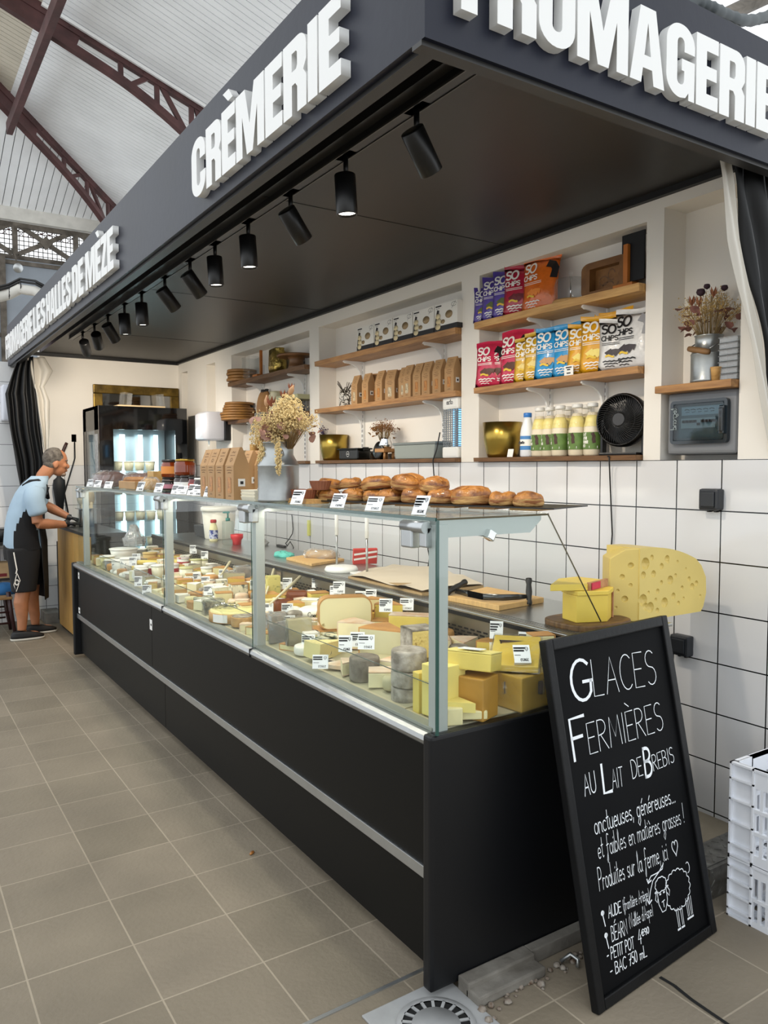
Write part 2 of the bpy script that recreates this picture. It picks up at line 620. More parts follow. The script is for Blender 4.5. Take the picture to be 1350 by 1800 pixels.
# rear wall with its niches
Y0, Y1, X0, XB, ZT = 1.60, 8.3, 2.74, 2.885, 2.66
b = BM()
box(b, X0, XB, Y0, Y1, .0, 1.527)
w = struct('wall_back_tiles', b, mTile)
niches = [(1.754, 2.105, 1.527, 2.562), (2.191, 3.278, 1.527, 2.527), (3.43, 5.10, 1.527, 2.527), (5.25, 6.79, 1.527, 2.527), (7.2, 7.44, 1.527, 2.51), (8.0, 8.2, 1.527, 2.51)]
b = BM()
yy = Y0
for a0, a1, z0, z1 in niches:
 box(b, X0 + .002, XB, yy, a0, 1.527, ZT)
 box(b, X0 + .002, XB, a0, a1, z1, ZT)
 yy = a1
box(b, X0 + .002, XB, yy, Y1, 1.527, ZT)
box(b, XB, XB + .12, Y0, Y1, 0, ZT)
struct('wall_back', b, mPlaster)
# end wall of the stall
b = BM()
box(b, 1.36, 3.0, 8.3, 8.42, 1.527, ZT)
struct('wall_far', b, mPlaster)
b = BM()
box(b, .2, 1.36, 8.3, 8.42, 0, 2.52)
box(b, 1.36, 2.74, 8.295, 8.42, 0, 1.527)
struct('wall_far_tiles', b, mTileF)

# canopy ceiling, its black trims and the recess over the light track
b = BM()
box(b, 1.375, 2.95, 1.52, 8.3, 2.63, 2.66)
box(b, 1.117, 1.375, 1.52, 8.3, 2.74, 2.76)
box(b, 1.365, 1.375, 1.52, 8.3, 2.63, 2.74)
struct('ceiling', b, mBlackCeil)
b = BM()
box(b, 2.715, 2.74, 1.6, 8.3, 2.605, 2.632)
box(b, 1.12, 2.74, 8.27, 8.3, 2.60, 2.632)
box(b, 1.117, 1.16, 1.52, 8.3, 2.56, 2.60)
struct('trim_1', b, mBlack)
b = BM()
for y in (3.05, 5.0, 6.8):
 box(b, 1.38, 2.72, y, y + .004, 2.6285, 2.6302)
struct('trim_2', b, mBlack)

# ------------------------------------------------------------------ fascia with its mounted letters
FX, FY, FZ0, FZ1 = 1.077, 1.485, 2.48, 2.858

def rr(w, r, y0, y1, n=6, x0=0.0):
 """rounded rectangle outline"""
 return (arc(w - r, y1 - r, r, r, 90, 0, n) + arc(w - r, y0 + r, r, r, 0, -90, n) + arc(x0 + r, y0 + r, r, r, 270, 180, n) + arc(x0 + r, y1 - r, r, r, 180, 90, n))

SG = {}
w_ = .56
s_ = .215
SG['I'] = (.215, [[(0, 0), (s_, 0), (s_, 1), (0, 1)]])
SG['E'] = (.46, [[(0, 0), (.46, 0), (.46, .2), (s_, .2), (s_, .41), (.43, .41), (.43, .59), (s_, .59), (s_, .8), (.46, .8), (.46, 1), (0, 1)]])
SG['\u00c8'] = (.46, [SG['E'][1][0], [(.06, 1.27), (.26, 1.27), (.40, 1.09), (.24, 1.09)]])
SG['F'] = (.45, [[(0, 0), (s_, 0), (s_, .4), (.41, .4), (.41, .59), (s_, .59), (s_, .8), (.45, .8), (.45, 1), (0, 1)]])
SG['L'] = (.44, [[(0, 0), (.44, 0), (.44, .2), (s_, .2), (s_, 1), (0, 1)]])
SG['H'] = (.57, [[(0, 0), (s_, 0), (s_, .4), (.355, .4), (.355, 0), (.57, 0), (.57, 1), (.355, 1), (.355, .6), (s_, .6), (s_, 1), (0, 1)]])
SG['M'] = (.86, [[(0, 0), (.2, 0), (.2, .62), (.34, 0), (.52, 0), (.66, .62), (.66, 0), (.86, 0), (.86, 1), (.57, 1), (.43, .44), (.29, 1), (0, 1)]])
SG['A'] = (.64, [[(0, 0), (.205, 0), (.235, .2), (.405, .2), (.435, 0), (.64, 0), (.46, 1), (.18, 1)], [(.26, .37), (.38, .37), (.32, .8)]])
SG['Z'] = (.46, [[(0, 0), (.46, 0), (.46, .19), (.22, .19), (.46, .8), (.46, 1), (0, 1), (0, .81), (.24, .81), (0, .2)]])
SG['D'] = (w_, [[(0, 0)] + arc(w_ - .27, .27, .27, .27, -90, 0) + arc(w_ - .27, .73, .27, .27, 0, 90) + [(0, 1)], [(s_, .2)] + arc(.28, .27, .07, .07, -90, 0, 4) + arc(.28, .73, .07, .07, 0, 90, 4) + [(s_, .8)]])
SG['O'] = (w_, [rr(w_, .27, 0, 1), rr(.355, .07, .19, .81, 4, x0=.205)])
SG['C'] = (w_, [[(w_, .62)] + arc(w_ - .27, .73, .27, .27, 0, 90) + arc(.27, .73, .27, .27, 90, 180) + arc(.27, .27, .27, .27, 180, 270) + arc(w_ - .27, .27, .27, .27, 270, 360) + [(w_, .38), (.35, .38)] + arc(.28, .25, .07, .07, 0, -180, 6) + arc(.28, .75, .07, .07, 180, 0, 6) + [(.35, .62)]])
SG['G'] = (w_, [[(w_, .64)] + arc(w_ - .27, .73, .27, .27, 0, 90) + arc(.27, .73, .27, .27, 90, 180) + arc(.27, .27, .27, .27, 180, 270) + [(.38, .02), (.44, .1), (.44, 0), (w_, 0), (w_, .54), (.3, .54), (.3, .38), (.35, .38)] + arc(.28, .25, .07, .07, 0, -180, 6) + arc(.28, .75, .07, .07, 180, 0, 6) + [(.35, .64)]])
SG['R'] = (w_, [[(0, 0), (s_, 0), (s_, .4), (.3, .4), (.345, .34), (.345, 0), (w_, 0), (w_, .4), (.49, .49), (w_, .6)] + arc(w_ - .2, .8, .2, .2, 0, 90, 6) + [(0, 1)], [(s_, .58), (.32, .58), (.345, .63), (.345, .79), (.32, .82), (s_, .82)]])
SG['S'] = (w_, [[(w_, .67)] + arc(w_ - .25, .75, .25, .25, 0, 90) + arc(.25, .75, .25, .25, 90, 180) + [(0, .6), (.345, .36)] + arc(.28, .22, .065, .065, 0, -180, 5) + [(.215, .34), (0, .34)] + arc(.25, .25, .25, .25, 180, 270) + arc(w_ - .25, .25, .25, .25, 270, 360) + [(w_, .43), (.215, .66)] + arc(.28, .79, .065, .065, 180, 0, 5) + [(.345, .67)]])

def word_bm(word, length, h, depth, m):
 gap = .035
 tot = sum(SG[c][0] for c in word) + gap * (len(word) - 1)
 kx = length / tot
 bm = BM()
 x = 0.0
 for ch in word:
  cw, lp = SG[ch]
  fill2d(bm, [[((x + a * kx), bb * h) for a, bb in l] for l in lp], depth, m)
  x += (cw + gap) * kx
 return bm

fas = thing('signboard_fascia', 'dark navy signboard fascia around the top of the cheese stall', 'sign', (FX, FY, FZ0))
b = BM()
box(b, 0, .04, .035, 8.32 - FY, 0, FZ1 - FZ0)
box(b, 0.0, 1.95, 0, .035, 0, FZ1 - FZ0)
obj('fascia_board', b, mNavy, fas)
b = BM()
box(b, .02, .06, .05, 8.32 - FY, -.012, .0)
box(b, .0, 1.95, .012, .05, -.012, .0)
obj('bottom_lip', b, mBlackCeil, fas)
# local frame of the long face: text runs towards -y, faces -x
mLong = Matrix(((0, 0, -1, -.001), (-1, 0, 0, 0), (0, 1, 0, 0), (0, 0, 0, 1)))
mShort = Matrix(((1, 0, 0, 0), (0, 0, -1, -.001), (0, 1, 0, 0), (0, 0, 0, 1)))

def long_word(word, ya, yb, z, h):
 o = obj('lettering', word_bm(word, ya - yb, h, .03, mLong), mWhite, fas, (0, ya - FY, z - FZ0))
 o['label'] = 'white raised word ' + word
 return o

long_word('CR\u00c8MERIE', 2.965, 1.814, 2.524, .212)
long_word('FROMAGERIE', 8.20, 6.68, 2.528, .212)
long_word('LES', 6.63, 6.11, 2.528, .212)
long_word('HALLES', 6.06, 5.22, 2.528, .212)
long_word('DE', 5.17, 4.86, 2.528, .212)
long_word('M\u00c8ZE', 4.80, 4.16, 2.528, .212)
o = obj('lettering', word_bm('FROMAGERIE', 1.275, .203, .03, mShort), mWhite, fas, (1.158 - FX, 0, 2.552 - FZ0))
o['label'] = 'white raised word FROMAGERIE facing the chalkboard'

# ------------------------------------------------------------------ the market hall roof beyond
KR = 1.3

def K(x, y, z):
 return (x * KR, y * KR, 1.5 + (z - 1.5) * KR)

XR, XE, YE, ZE, TT = 1.64 * KR, 3.93 * KR, 14 * KR, 1.5 + 4.2 * KR, .35
ZR = ZE + TT * (XE - XR)
YH = YE - (XE - XR)          # where the hip meets the ridge

def plank_slope(bm, org, u, v, nrm, n, width, vlen, g=.007):
 """boards running along v, side by side along u; vlen(k) gives start and end"""
 org, u, v, nrm = Vector(org), Vector(u), Vector(v), Vector(nrm)
 for k in range(n):
  l0, l1 = vlen((k + .5) * width)
  if l1 - l0 < .02:
   continue
  p = [org + u * (k * width + g) + v * l0, org + u * ((k + 1) * width - g) + v * l0, org + u * ((k + 1) * width - g) + v * l1, org + u * (k * width + g) + v * l1]
  lo = [bm.verts.new(q) for q in p]
  hi = [bm.verts.new(q + nrm * .02) for q in p]
  bm.faces.new(lo)
  bm.faces.new(hi[::-1])
  q = [bm.verts.new(org + u * (k + e) * width + v * l + nrm * .045) for e, l in ((0, l0), (1, l0), (1, l1), (0, l1))]
  bm.faces.new(q).material_index = 1
  for i in range(4):
   j = (i + 1) % 4
   bm.faces.new((lo[i], hi[i], hi[j], lo[j]))

sl = math.hypot(1, TT)
b = BM()
plank_slope(b, (XR, 0.5, ZR), (0, 1, 0), (1 / sl, 0, -TT / sl), (TT / sl, 0, 1 / sl), int((YE - .5) / .125), .125,
   lambda s: (max(0.0, (s + .5 - YH)) * sl, (XE - XR) * sl))
box(b, XR, XE, .5, .52, 0, .01, Matrix(((1, 0, 0, 0), (0, 1, 0, 0), (-TT, 0, 1, ZR + TT * XR + .05), (0, 0, 0, 1))))
mGapBacking = mat('added dark backing in the board gaps', '#3a3c40', .9)  # sheet added behind the boards to darken the gaps and stop the sky
struct('ceiling_hall_slope', b, [mPlank, mGapBacking])
b = BM()
plank_slope(b, (XR - 3, YE, ZE), (1, 0, 0), (0, -1 / sl, TT / sl), (0, TT / sl, 1 / sl), int((XE - XR + 3) / .16), .16,
   lambda s: (0, max(0.02, (XE - XR + 3 - s)) * sl if s > 3 else (XE - XR) * sl))
struct('ceiling_hall_hip', b, [mPlank, mGapBacking])
b = BM()
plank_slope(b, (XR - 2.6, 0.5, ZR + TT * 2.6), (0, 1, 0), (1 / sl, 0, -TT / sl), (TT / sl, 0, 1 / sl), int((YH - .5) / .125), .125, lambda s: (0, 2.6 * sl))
struct('ceiling_hall_upper_slope', b, [mat('roof boards tinted by tan light', '#c9c1b1', .75, var=.1, vs=2), mGapBacking])  # tan cast of the light is put into the colour of these boards

def truss(y0, dy_per_x, label, hipped=False):
 """arched iron rafter under the roof slope: runs from the ridge down to the eave"""
 t = thing('roof_truss', label, 'truss', (XR, y0, ZR), group='iron trusses under the roof')
 L = XE - XR
 th = .045
 dpt = Vector((1, dy_per_x, -TT))
 wide = Vector((-dy_per_x, 1, 0)).normalized() * th

 def P(s, drop):
  return dpt * (s * L) + Vector((0, 0, -drop - .03))

 def bar(bm, a, c2, h, wd=1.0):
  a, c2 = Vector(a), Vector(c2)
  d = (c2 - a).normalized()
  up = Vector((-d.z, 0, d.x)) if abs(dy_per_x) < 1e-6 else (wide.cross(d)).normalized()
  up = up.normalized() * (h / 2)
  q = [bm.verts.new(p + s1 * up + s2 * wide * wd) for p in (a, c2) for s1 in (-1, 1) for s2 in (-1, 1)]
  for f in ((0, 1, 3, 2), (4, 6, 7, 5), (0, 4, 5, 1), (2, 3, 7, 6), (0, 2, 6, 4), (1, 5, 7, 3)):
   bm.faces.new([q[i] for i in f])

 def low(s):
  return .30 + .10 * s + 1.15 * max(0, s - .25) ** 2.1

 bm = BM()
 for i in range(-4, 12):
  bar(bm, P(i / 12, .03), P((i + 1) / 12, .03), .15)
 obj('top_chord', bm, mRust, t)
 bm = BM()
 ss = [i / 16 for i in range(-5, 17)]
 for a, c2 in zip(ss, ss[1:]):
  bar(bm, P(a, low(a)), P(c2, low(c2)), .10, 1.3)
 obj('bottom_chord', bm, mRust, t)
 bm = BM()
 bar(bm, P(-.3, .18), P(.16, .19), .24, .5)
 for s in (.36, .54, .72, .86, .96):
  bar(bm, P(s, .05), P(s, low(s)), .07, .6)
 for a, c2 in ((.40, .50), ):
  bar(bm, P(a, low(a)), P(c2, .06), .07, .6)
 for a, c2 in ((.56, .70), (.74, .85), (.87, .95)):
  bar(bm, P(a, .06), P(c2, low(c2)), .07, .6)
 obj('web_bars', bm, mRust, t)
 bm = BM()
 for i in range(14):
  p = P(.05 + i * .07, .06)
  lathe(bm, [(.014, 0), (.010, .012), (0, .014)], 6, Matrix.Translation(p - wide * 1.02) @ T(rx=PI / 2))
 obj('rivets', bm, mRust, t)
 return t

truss(9.3 * KR, 0.0, 'nearer rust-red iron roof truss crossing above the CR\u00c8MERIE lettering')
truss(YH, 1.0, 'farther rust-red hip rafter descending to the lattice end wall')
b = BM()
box(b, XR - .05, XR + .05, 8.0, YH + .2, ZR - .62, ZR - .42)
tag(obj('roof_purlin', b, mRust), 'rust-red iron purlin linking the two roof trusses at the top', 'beam')
b = BM()
for k in range(2):
 pass
dpt = Vector((1, 0, -TT))
box(b, 0, (XE - XR) * sl, -.06, -.02, -.06, -.01, Matrix.Translation((XR, 9.3 * KR - .04, ZR)) @ T(ry=math.atan(TT)))
struct('trim_3', b, mWhite)

# end wall: cream beam, iron lattice frieze, grey sheet panels
zb0, zb1 = 1.5 + (5.50 - 1.5) * KR, 1.5 + (5.70 - 1.5) * KR
zl0 = 1.5 + (4.954 - 1.5) * KR
b = BM()
box(b, -2, XE + .2, YE - .02, YE + .2, zb0, zb1 + .04)
struct('wall_end_beam', b, mCream)
t = thing('lattice_frieze', 'weathered iron lattice frieze under the cream eave beam', 'lattice', (0, YE + .06, zl0))
b = BM()
H = zb0 - zl0 - .03
PX = 1.22
x = 1.55
box(b, -2, XE, -.04, .04, -.10, .0)
box(b, -2, XE, -.04, .04, H - .10, H)
n0 = -1
for k in range(-1, 4):
 xa = 1.35 + k * PX + .0
 box(b, xa - .05, xa + .05, -.05, .05, 0, H)
 for sgn in (1, -1):
  a = math.atan2(H, PX) * sgn
  Ld = math.hypot(H, PX) - .12
  box(b, -Ld / 2, Ld / 2, -.03, .03, -.045, .045, T(xa + PX / 2, 0, H / 2, ry=-a))
 box(b, -.1, .1, -.045, .045, -.1, .1, T(xa + PX / 2, 0, H / 2, ry=PI / 4))
obj('lattice_bars', b, mOldPaint, t)
b = BM()
st = .075
k = 0
xx = -1.0
while xx < XE:
 box(b, xx - .007, xx + .007, .03, .045, 0, H)
 xx += st * 1.25
zz = .05
while zz < H:
 box(b, -1, XE, .03, .045, zz - .007, zz + .007)
 zz += st * 1.25
obj('wire_grille', b, mOldPaint, t)
b = BM()
for k in range(-1, 30):
 for j in range(2):
  tube(b, [(-.9 + k * .16 + .07 * math.cos(q), .02, H - .09 - j * .12 + .055 * math.sin(q)) for q in [i * PI / 5 for i in range(10)]], .008, 4, True)
obj('scroll_fringe', b, mRust, t)
b = BM()
box(b, -2, XE, YE, YE + .1, 2.6, zl0 - .1)
struct('wall_end', b, mGreyPanel)
b = BM()
for xv in (-.3, 1.35, 2.30, 2.57 + 1.0):
 box(b, xv - .06, xv + .06, YE - .07, YE, 0, zl0 - .05)
for zz in (zl0 - .16, 4.3):
 box(b, -2, XE, YE - .05, YE, zz - .05, zz + .03)
struct('wall_end_posts', b, mOldPaint)
t = thing('floodlight', 'small round floodlight hanging on the grey end wall', 'lamp', (2.561,18.000,5.683))
b = BM()
lathe(b, [(.0, 0), (.05, .0), (.09, .06), (.10, .14), (.09, .15), (.0, .15)], 16, T(rx=PI / 2 + .3))
obj('lamp_head', b, mAlu, t)
b = BM()
tube(b, [(0, 0, .08), (-.02, .06, .25), (-.08, .12, .4)], .015, 6)
obj('bracket', b, mOldPaint, t)

# conduit with a cable loop behind the far end of the fascia
t = thing('cable_conduit', 'pale curved cable trunking strapped above the far fascia end', 'conduit', (0, 0, 0))
b = BM()
pts = [(1.104,9.500,3.340), (1.258,9.500,3.400), (1.359,9.400,3.455), (1.498,9.300,3.428), (1.584,9.200,3.359)]
tube(b, pts, .055, 10)
obj('trunking', b, mCream, t)
b = BM()
for o_ in (0, .03):
 tube(b, [Vector(p) + Vector((0, -.03, .075 + o_)) for p in pts], .014, 6)
for i in (1, 2):
 tube(b, [Vector(pts[i]) + Vector((0, .07 * math.cos(q), .07 * math.sin(q) + .02)) for q in [k * PI / 5 for k in range(10)]], .006, 5, True)
obj('cables', b, mBlack, t)
# post and awning piece at the far left edge
b = BM()
box(b, .62, .80, 10.0, 10.18, 0, 4.5)
struct('column_1', b, mOldPaint)
b = BM()
lathe(b, [(0, -.10), (.07, -.1), (.085, -.04), (.085, .06), (.05, .1), (0, .1)], 14, T(.84, 9.9, 2.92, s=(1, 1, 1.2)))
tag(obj('alarm_beacon', b, mat('red plastic', '#d81a1f', .4)), 'small red beacon on the iron post past the fascia end', 'beacon')

# thick insulated duct above the right fascia
t = thing('duct_bundle', 'dark ribbed cable duct sagging above the FROMAGERIE fascia', 'duct', (0, 0, 0))
b = BM()
pts = []
src = [(1.90, 1.90, 2.70), (2.02, 1.85, 2.80), (2.12, 1.80, 2.86), (2.412,1.750,3.104), (2.466,1.750,3.110), (2.531,1.750,3.114), (2.642,1.780,3.143), (2.760,1.800,3.168), (2.930,1.850,3.242), (3.107,1.900,3.336), (3.313,1.950,3.465), (3.3, 2.05, 3.15), (4.2, 2.3, 3.9), (5.0, 2.6, 5.2), (5.1, 2.7, 6.9)]
for a, c2 in zip(src, src[1:]):
 for k in range(5):
  pts.append(Vector(a).lerp(Vector(c2), k / 5))
tube(b, pts, [.020 + .003 * (i % 3 == 0) for i in range(len(pts))], 10)
obj('duct_sleeve', b, mat('dark rubber sleeve', '#3c4346', .6), t)
b = BM()
tube(b, [(2.448,1.760,3.101), (2.569,1.760,3.107), (2.761,1.800,3.147), (3.109,1.900,3.310)], .003, 5)
obj('thin_cable', b, mBlack, t)
b = BM()
tube(b, [(5.1, 4.2, 3.2), (6.195,4.200,5.346), (6.861,4.200,5.735), (9.6, 4.2, 6.4)], .07, 4)
box(b, 5.03, 5.17, 4.13, 4.27, 0, 6.9)
tag(obj('iron_strut', b, mOldPaint), 'grey iron strut crossing the bright sky above the duct', 'strut')

# ------------------------------------------------------------------ track spotlights
mLampBlack = mat('satin black lamp', '#0a0a0b', .35)
mLens = mat('lit lamp lens', '#fff6e8', .3, emit=6.0)
mLensOff = mat('lamp lens', '#9a968e', .2)
t = thing('lighting_track', 'long black lighting track under the canopy ceiling', 'light track', (1.425, 1.66, 2.602))
b = BM()
box(b, -.018, .018, 0, 5.47, 0, .028)
obj('rail', b, mLampBlack, t)
b = BM()
for s in (-.022, .018):
 box(b, s, s + .004, 0, 5.47, -.003, .004)
obj('edge_strip', b, mat('worn grey metal', '#5a5956', .4, metal=.6), t)

def spotlight():
 t = thing('track_spotlight', '', 'spotlight', group='black spotlights on the track')
 b = BM()
 box(b, -.016, .016, -.05, .05, -.0, .012)
 cyl(b, .009, -.07, .0, 12)
 obj('stem', b, mLampBlack, t)
 b = BM()
 lathe(b, [(.012, .07), (.036, .07), (.038, .067), (.038, -.068), (.0365, -.07), (.034, -.07), (.033, -.055), (.0, -.055)], 24)
 o = obj('lamp_body', b, mLampBlack, t, (0, 0, -.135))
 b = BM()
 cyl(b, .032, -.062, -.057, 20)
 obj('lens', b, mLens, o)
 return t

SPOTS = [(2.007, 1), (2.44, 0), (2.882, 1), (3.31, 0), (3.72, 0), (4.087, 1), (4.523, 1), (4.996, 0), (5.405, 0), (5.855, 1), (6.274, 1), (6.688, 1)]
names = ['nearest the stall corner, tilted to the shelves', 'second from the corner, pointing straight down', 'third from the corner, tilted to the shelves', 'fourth from the corner, pointing down', 'fifth from the corner, pointing down', 'sixth from the corner, tilted to the wall', 'seventh from the corner, tilted to the wall', 'eighth from the corner, pointing down', 'ninth from the corner, pointing down', 'third from the far end, tilted to the wall', 'second from the far end, tilted to the wall', 'at the far end of the track, tilted to the wall']
for i, ((y, tilt), nm) in enumerate(zip(SPOTS, names)):
 t = spotlight()
 t.location = (1.425, y, 2.602)
 t['label'] = 'black cylinder spotlight ' + nm
 a = -.95 if i > 9 else -.75 if tilt else -.06
 body = [c_ for c_ in t.children if c_.name.startswith('lamp_body')][0]
 body.rotation_euler = (0, a, 1.15 if i > 9 else .6 if i > 8 else .25 if tilt else 0)
 if tilt:
  body.location = (.02, 0, -.125)
 ld = bpy.data.lights.new('spot_beam', 'SPOT')
 ld.energy = SPOT_W * (1.6 if i > 8 else 1.2 if tilt else .8)
 ld.color = (1, .88, .72) if tilt else (1, .93, .82)
 ld.spot_size = math.radians(140 if i > 9 else 95)
 ld.spot_blend = .8
 ld.shadow_soft_size = .03
 lo = bpy.data.objects.new('spot_beam', ld)
 COL.objects.link(lo)
 lo.parent = body
 lo.location = (0, 0, -.075)

# ------------------------------------------------------------------ refrigerated display case
mPanel = mat('black laminate', '#080807', .45, var=.08, vs=2, spec=.18)
mPanelEnd = mat('black lacquered end panel', '#0c0d10', .40, bump=.01, bs=80, spec=.35)
mGlass = glass('case glass', (.975, .99, .982), .5)
mGlassTop = glass('top glass', (.93, .965, .95))
mGlassEdge = mat('green glass edge', '#1f4a42', .1, coat=.5)
mSticker = mat('white sticker', '#e9e8e4', .5)
mSeal = mat('black seal', '#0a0a0a', .6)
mVent = mat('vent steel', '#8d8a80', .35, metal=.85, var=.1, vs=6)
mDark = mat('dark gap', '#060606', .8)
CY0, CY1 = 1.692, 6.475
case = thing('display_case', 'long black refrigerated cheese counter with glass front', 'display counter', (1.25, CY0, 0))

def cpart(name, bm, m, lab=None):
 for v in bm.verts:
  v.co -= Vector((1.25, CY0, 0))
 o = obj(name, bm, m, case)
 if lab:
  o['label'] = lab
 return o

for y0, y1 in ((CY0, CY0 + .042), (CY1 - .042, CY1)):
 b = BM()
 box(b, 1.25, 2.22, y0, y1, .02, .757, bev=.012, seg=3)
 cpart('end_panel', b, mPanelEnd)
# lower front: upper panel pair, band, kick pair
for y0, y1, nm in ((CY0 + .042, 4.425, 0), (4.43, CY1 - .042, 0)):
 b = BM()
 box(b, 1.283, 1.305, y0, y1, .355, .715)
 cpart('front_panel', b, mPanel)
for y0, y1 in ((CY0 + .042, 4.25), (4.255, CY1 - .042)):
 b = BM()
 box(b, 1.30, 1.325, y0, y1, .045, .318)
 cpart('kick_panel', b, mPanel)
b = BM()
box(b, 1.34, 1.40, CY0 + .05, CY1 - .05, .0, .05)
cpart('plinth', b, mConc)
b = BM()
box(b, 1.277, 1.30, CY0 + .042, CY1 - .042, .317, .353, bev=.002)
cpart('trim_band', b, mAlu)
# front sill: rounded silver nose and grey ledge
b = BM()
pr = [(1.262, .722), (1.255, .735), (1.258, .748), (1.27, .754), (1.282, .754), (1.300, .754), (1.300, .715), (1.27, .715)]
vs0 = [b.verts.new((x, CY0 + .042, z)) for x, z in pr]
vs1 = [b.verts.new((x, CY1 - .042, z)) for x, z in pr]
for i in range(len(pr)):
 j = (i + 1) % len(pr)
 b.faces.new((vs0[i], vs0[j], vs1[j], vs1[i]))
b.faces.new(vs0)
b.faces.new(vs1[::-1])
cpart('front_sill', b, mAlu)
b = BM()
box(b, 1.283, 1.322, CY0 + .042, CY1 - .042, .7545, .765, bev=.002)
cpart('sill_ledge', b, mat('grey ledge', '#83867c', .45), 'grey inner ledge')
for y in (2.955, 4.14):
 b = BM()
 box(b, 1.2535, 1.284, y - .0015, y + .0015, .72, .7555)
 cpart('sill_seam', b, mSeal)
# steel interior: tray, rear vent wall, worktop
b = BM()
for ya, yb, zr in ((CY0 + .042, 1.94, .757), (1.9401, CY1 - .042, .827)):
 v = [b.verts.new(p) for p in [(1.318, ya, .757), (1.90, ya, zr), (1.90, yb, zr), (1.318, yb, .757), (1.318, ya, .72), (1.90, ya, .72), (1.90, yb, .72), (1.318, yb, .72)]]
 for q in ((0, 1, 2, 3), (4, 7, 6, 5), (0, 4, 5, 1), (1, 5, 6, 2), (2, 6, 7, 3), (3, 7, 4, 0)):
  b.faces.new([v[i] for i in q])
cpart('display_tray', b, mat('pale tray', '#b0a98f', .5))
b = BM()
box(b, 1.90, 2.22, CY0 + .042, CY1 - .042, .05, .90)
box(b, 1.88, 1.905, CY0 + .042, CY1 - .042, .757, .925)
cpart('rear_housing', b, mVent)
b = BM()
for r in range(5):
 z = .822 + r * .0135
 y = CY0 + .08 + (r % 2) * .019
 while y < CY1 - .1:
  box(b, 1.8795, 1.8805, y, y + .026, z, z + .0065)
  y += .038
cpart('vent_slots', b, mDark)
b = BM()
box(b, 1.87, 1.8795, CY0 + .05, CY1 - .05, .925, .938)
cpart('vent_shadow_gap', b, mDark)
for y in (2.75, 3.95, 5.2):
 b = BM()
 box(b, 1.872, 1.88, y, y + .05, .757, .93)
 cpart('vent_joint', b, mSteel)
b = BM()
box(b, 1.872, 2.33, CY0 + .03, CY1 - .05, .938, .95, bev=.003)
for k in range(4):
 box(b, 1.874 + k * .016, 1.884 + k * .016, CY0 + .03, CY1 - .05, .95, .9535)
cpart('worktop', b, mSteel)
# posts, arms and hinges
PY = (1.735, 2.97, 4.16, 6.17)
for i, y in enumerate(PY):
 b = BM()
 box(b, 1.287, 1.327, y - .02, y + .02, .75, 1.34, bev=.003)
 cpart('post', b, mAluPaint)
 b = BM()
 if i == 0:
  prism(b, [(1.287, 1.352), (1.685, 1.352), (1.685, 1.34), (1.64, 1.303), (1.30, 1.303)], -.016, .016, Matrix(((1, 0, 0, 0), (0, 0, 1, y), (0, 1, 0, 0), (0, 0, 0, 1))))
 else:
  box(b, 1.30, 1.69, y - .016, y + .016, 1.318, 1.352, bev=.002)
 cpart('roof_arm', b, mAluPaint)
 b = BM()
 yo = y + (.06 if i == 0 else .03)
 tube(b, [(1.268, yo - .055, 1.332), (1.268, yo + .055, 1.332)], .017, 14)
 box(b, 1.256, 1.290, yo - .0, yo + .055, 1.27, 1.335, bev=.006)
 box(b, 1.268, 1.30, yo - .055, yo - .02, 1.275, 1.335, bev=.005)
 cpart('hinge', b, mAlu)
# glass panes
GY = (CY0 + .003, 2.955, 4.14, 6.30)
for a, c2 in zip(GY, GY[1:]):
 b = BM()
 box(b, 1.270, 1.276, a + .002, c2 - .002, .757, 1.352)
 cpart('front_glass', b, mGlass)
 b = BM()
 box(b, 1.27, 1.69, a + .002, c2 - .002, 1.3535, 1.3615)
 cpart('top_glass', b, mGlassTop)
 b = BM()
 box(b, 1.266, 1.2695, a, c2, 1.3525, 1.3625)
 cpart('glass_edge', b, mGlassEdge)
b = BM()
box(b, 1.2685, 1.2775, CY0 + .0, CY0 + .005, .757, 1.36)
cpart('glass_joint', b, mGlassEdge)
for y in (2.955, 4.14):
 b = BM()
 box(b, 1.2685, 1.2705, y - .002, y + .002, .757, 1.352)
 cpart('glass_joint', b, mGlassEdge)
for y in (CY0 + .004, CY1 - .02):
 b = BM()
 prism(b, [(1.27, .757), (1.93, .757), (1.93, 1.004), (1.69, 1.358), (1.27, 1.358)], -.003, .003, Matrix(((1, 0, 0, 0), (0, 0, 1, y), (0, 1, 0, 0), (0, 0, 0, 1))))
 cpart('end_glass', b, mGlass)
b = BM()
tube(b, [(1.69, CY0 + .004, 1.358), (1.93, CY0 + .004, 1.004)], .0022, 6)
tube(b, [(1.27, CY0 + .002, 1.3575), (1.69, CY0 + .002, 1.3575)], .003, 6)
cpart('end_glass_edge', b, mat('dark bronze edge', '#544a30', .3))
b = BM()
for a, c2 in zip((CY0 + .06, 2.99, 4.18), (2.95, 4.14, 6.15)):
 box(b, 1.332, 1.3345, a, c2, .765, .865)
cpart('inner_glass_guard', b, mGlass)
b = BM()
for a, c2 in zip((CY0 + .06, 2.99, 4.18), (2.95, 4.14, 6.15)):
 box(b, 1.3315, 1.335, a, c2, .8645, .8665)
cpart('guard_edge', b, mat('guard glass edge', '#59645c', .15))
# knob on the near arm
b = BM()
box(b, -.014, .014, -.012, .012, -.014, .014, T(1.475, 1.712, 1.303, ry=.5), bev=.004)
cpart('knob', b, mChrome, 'chrome square knob')
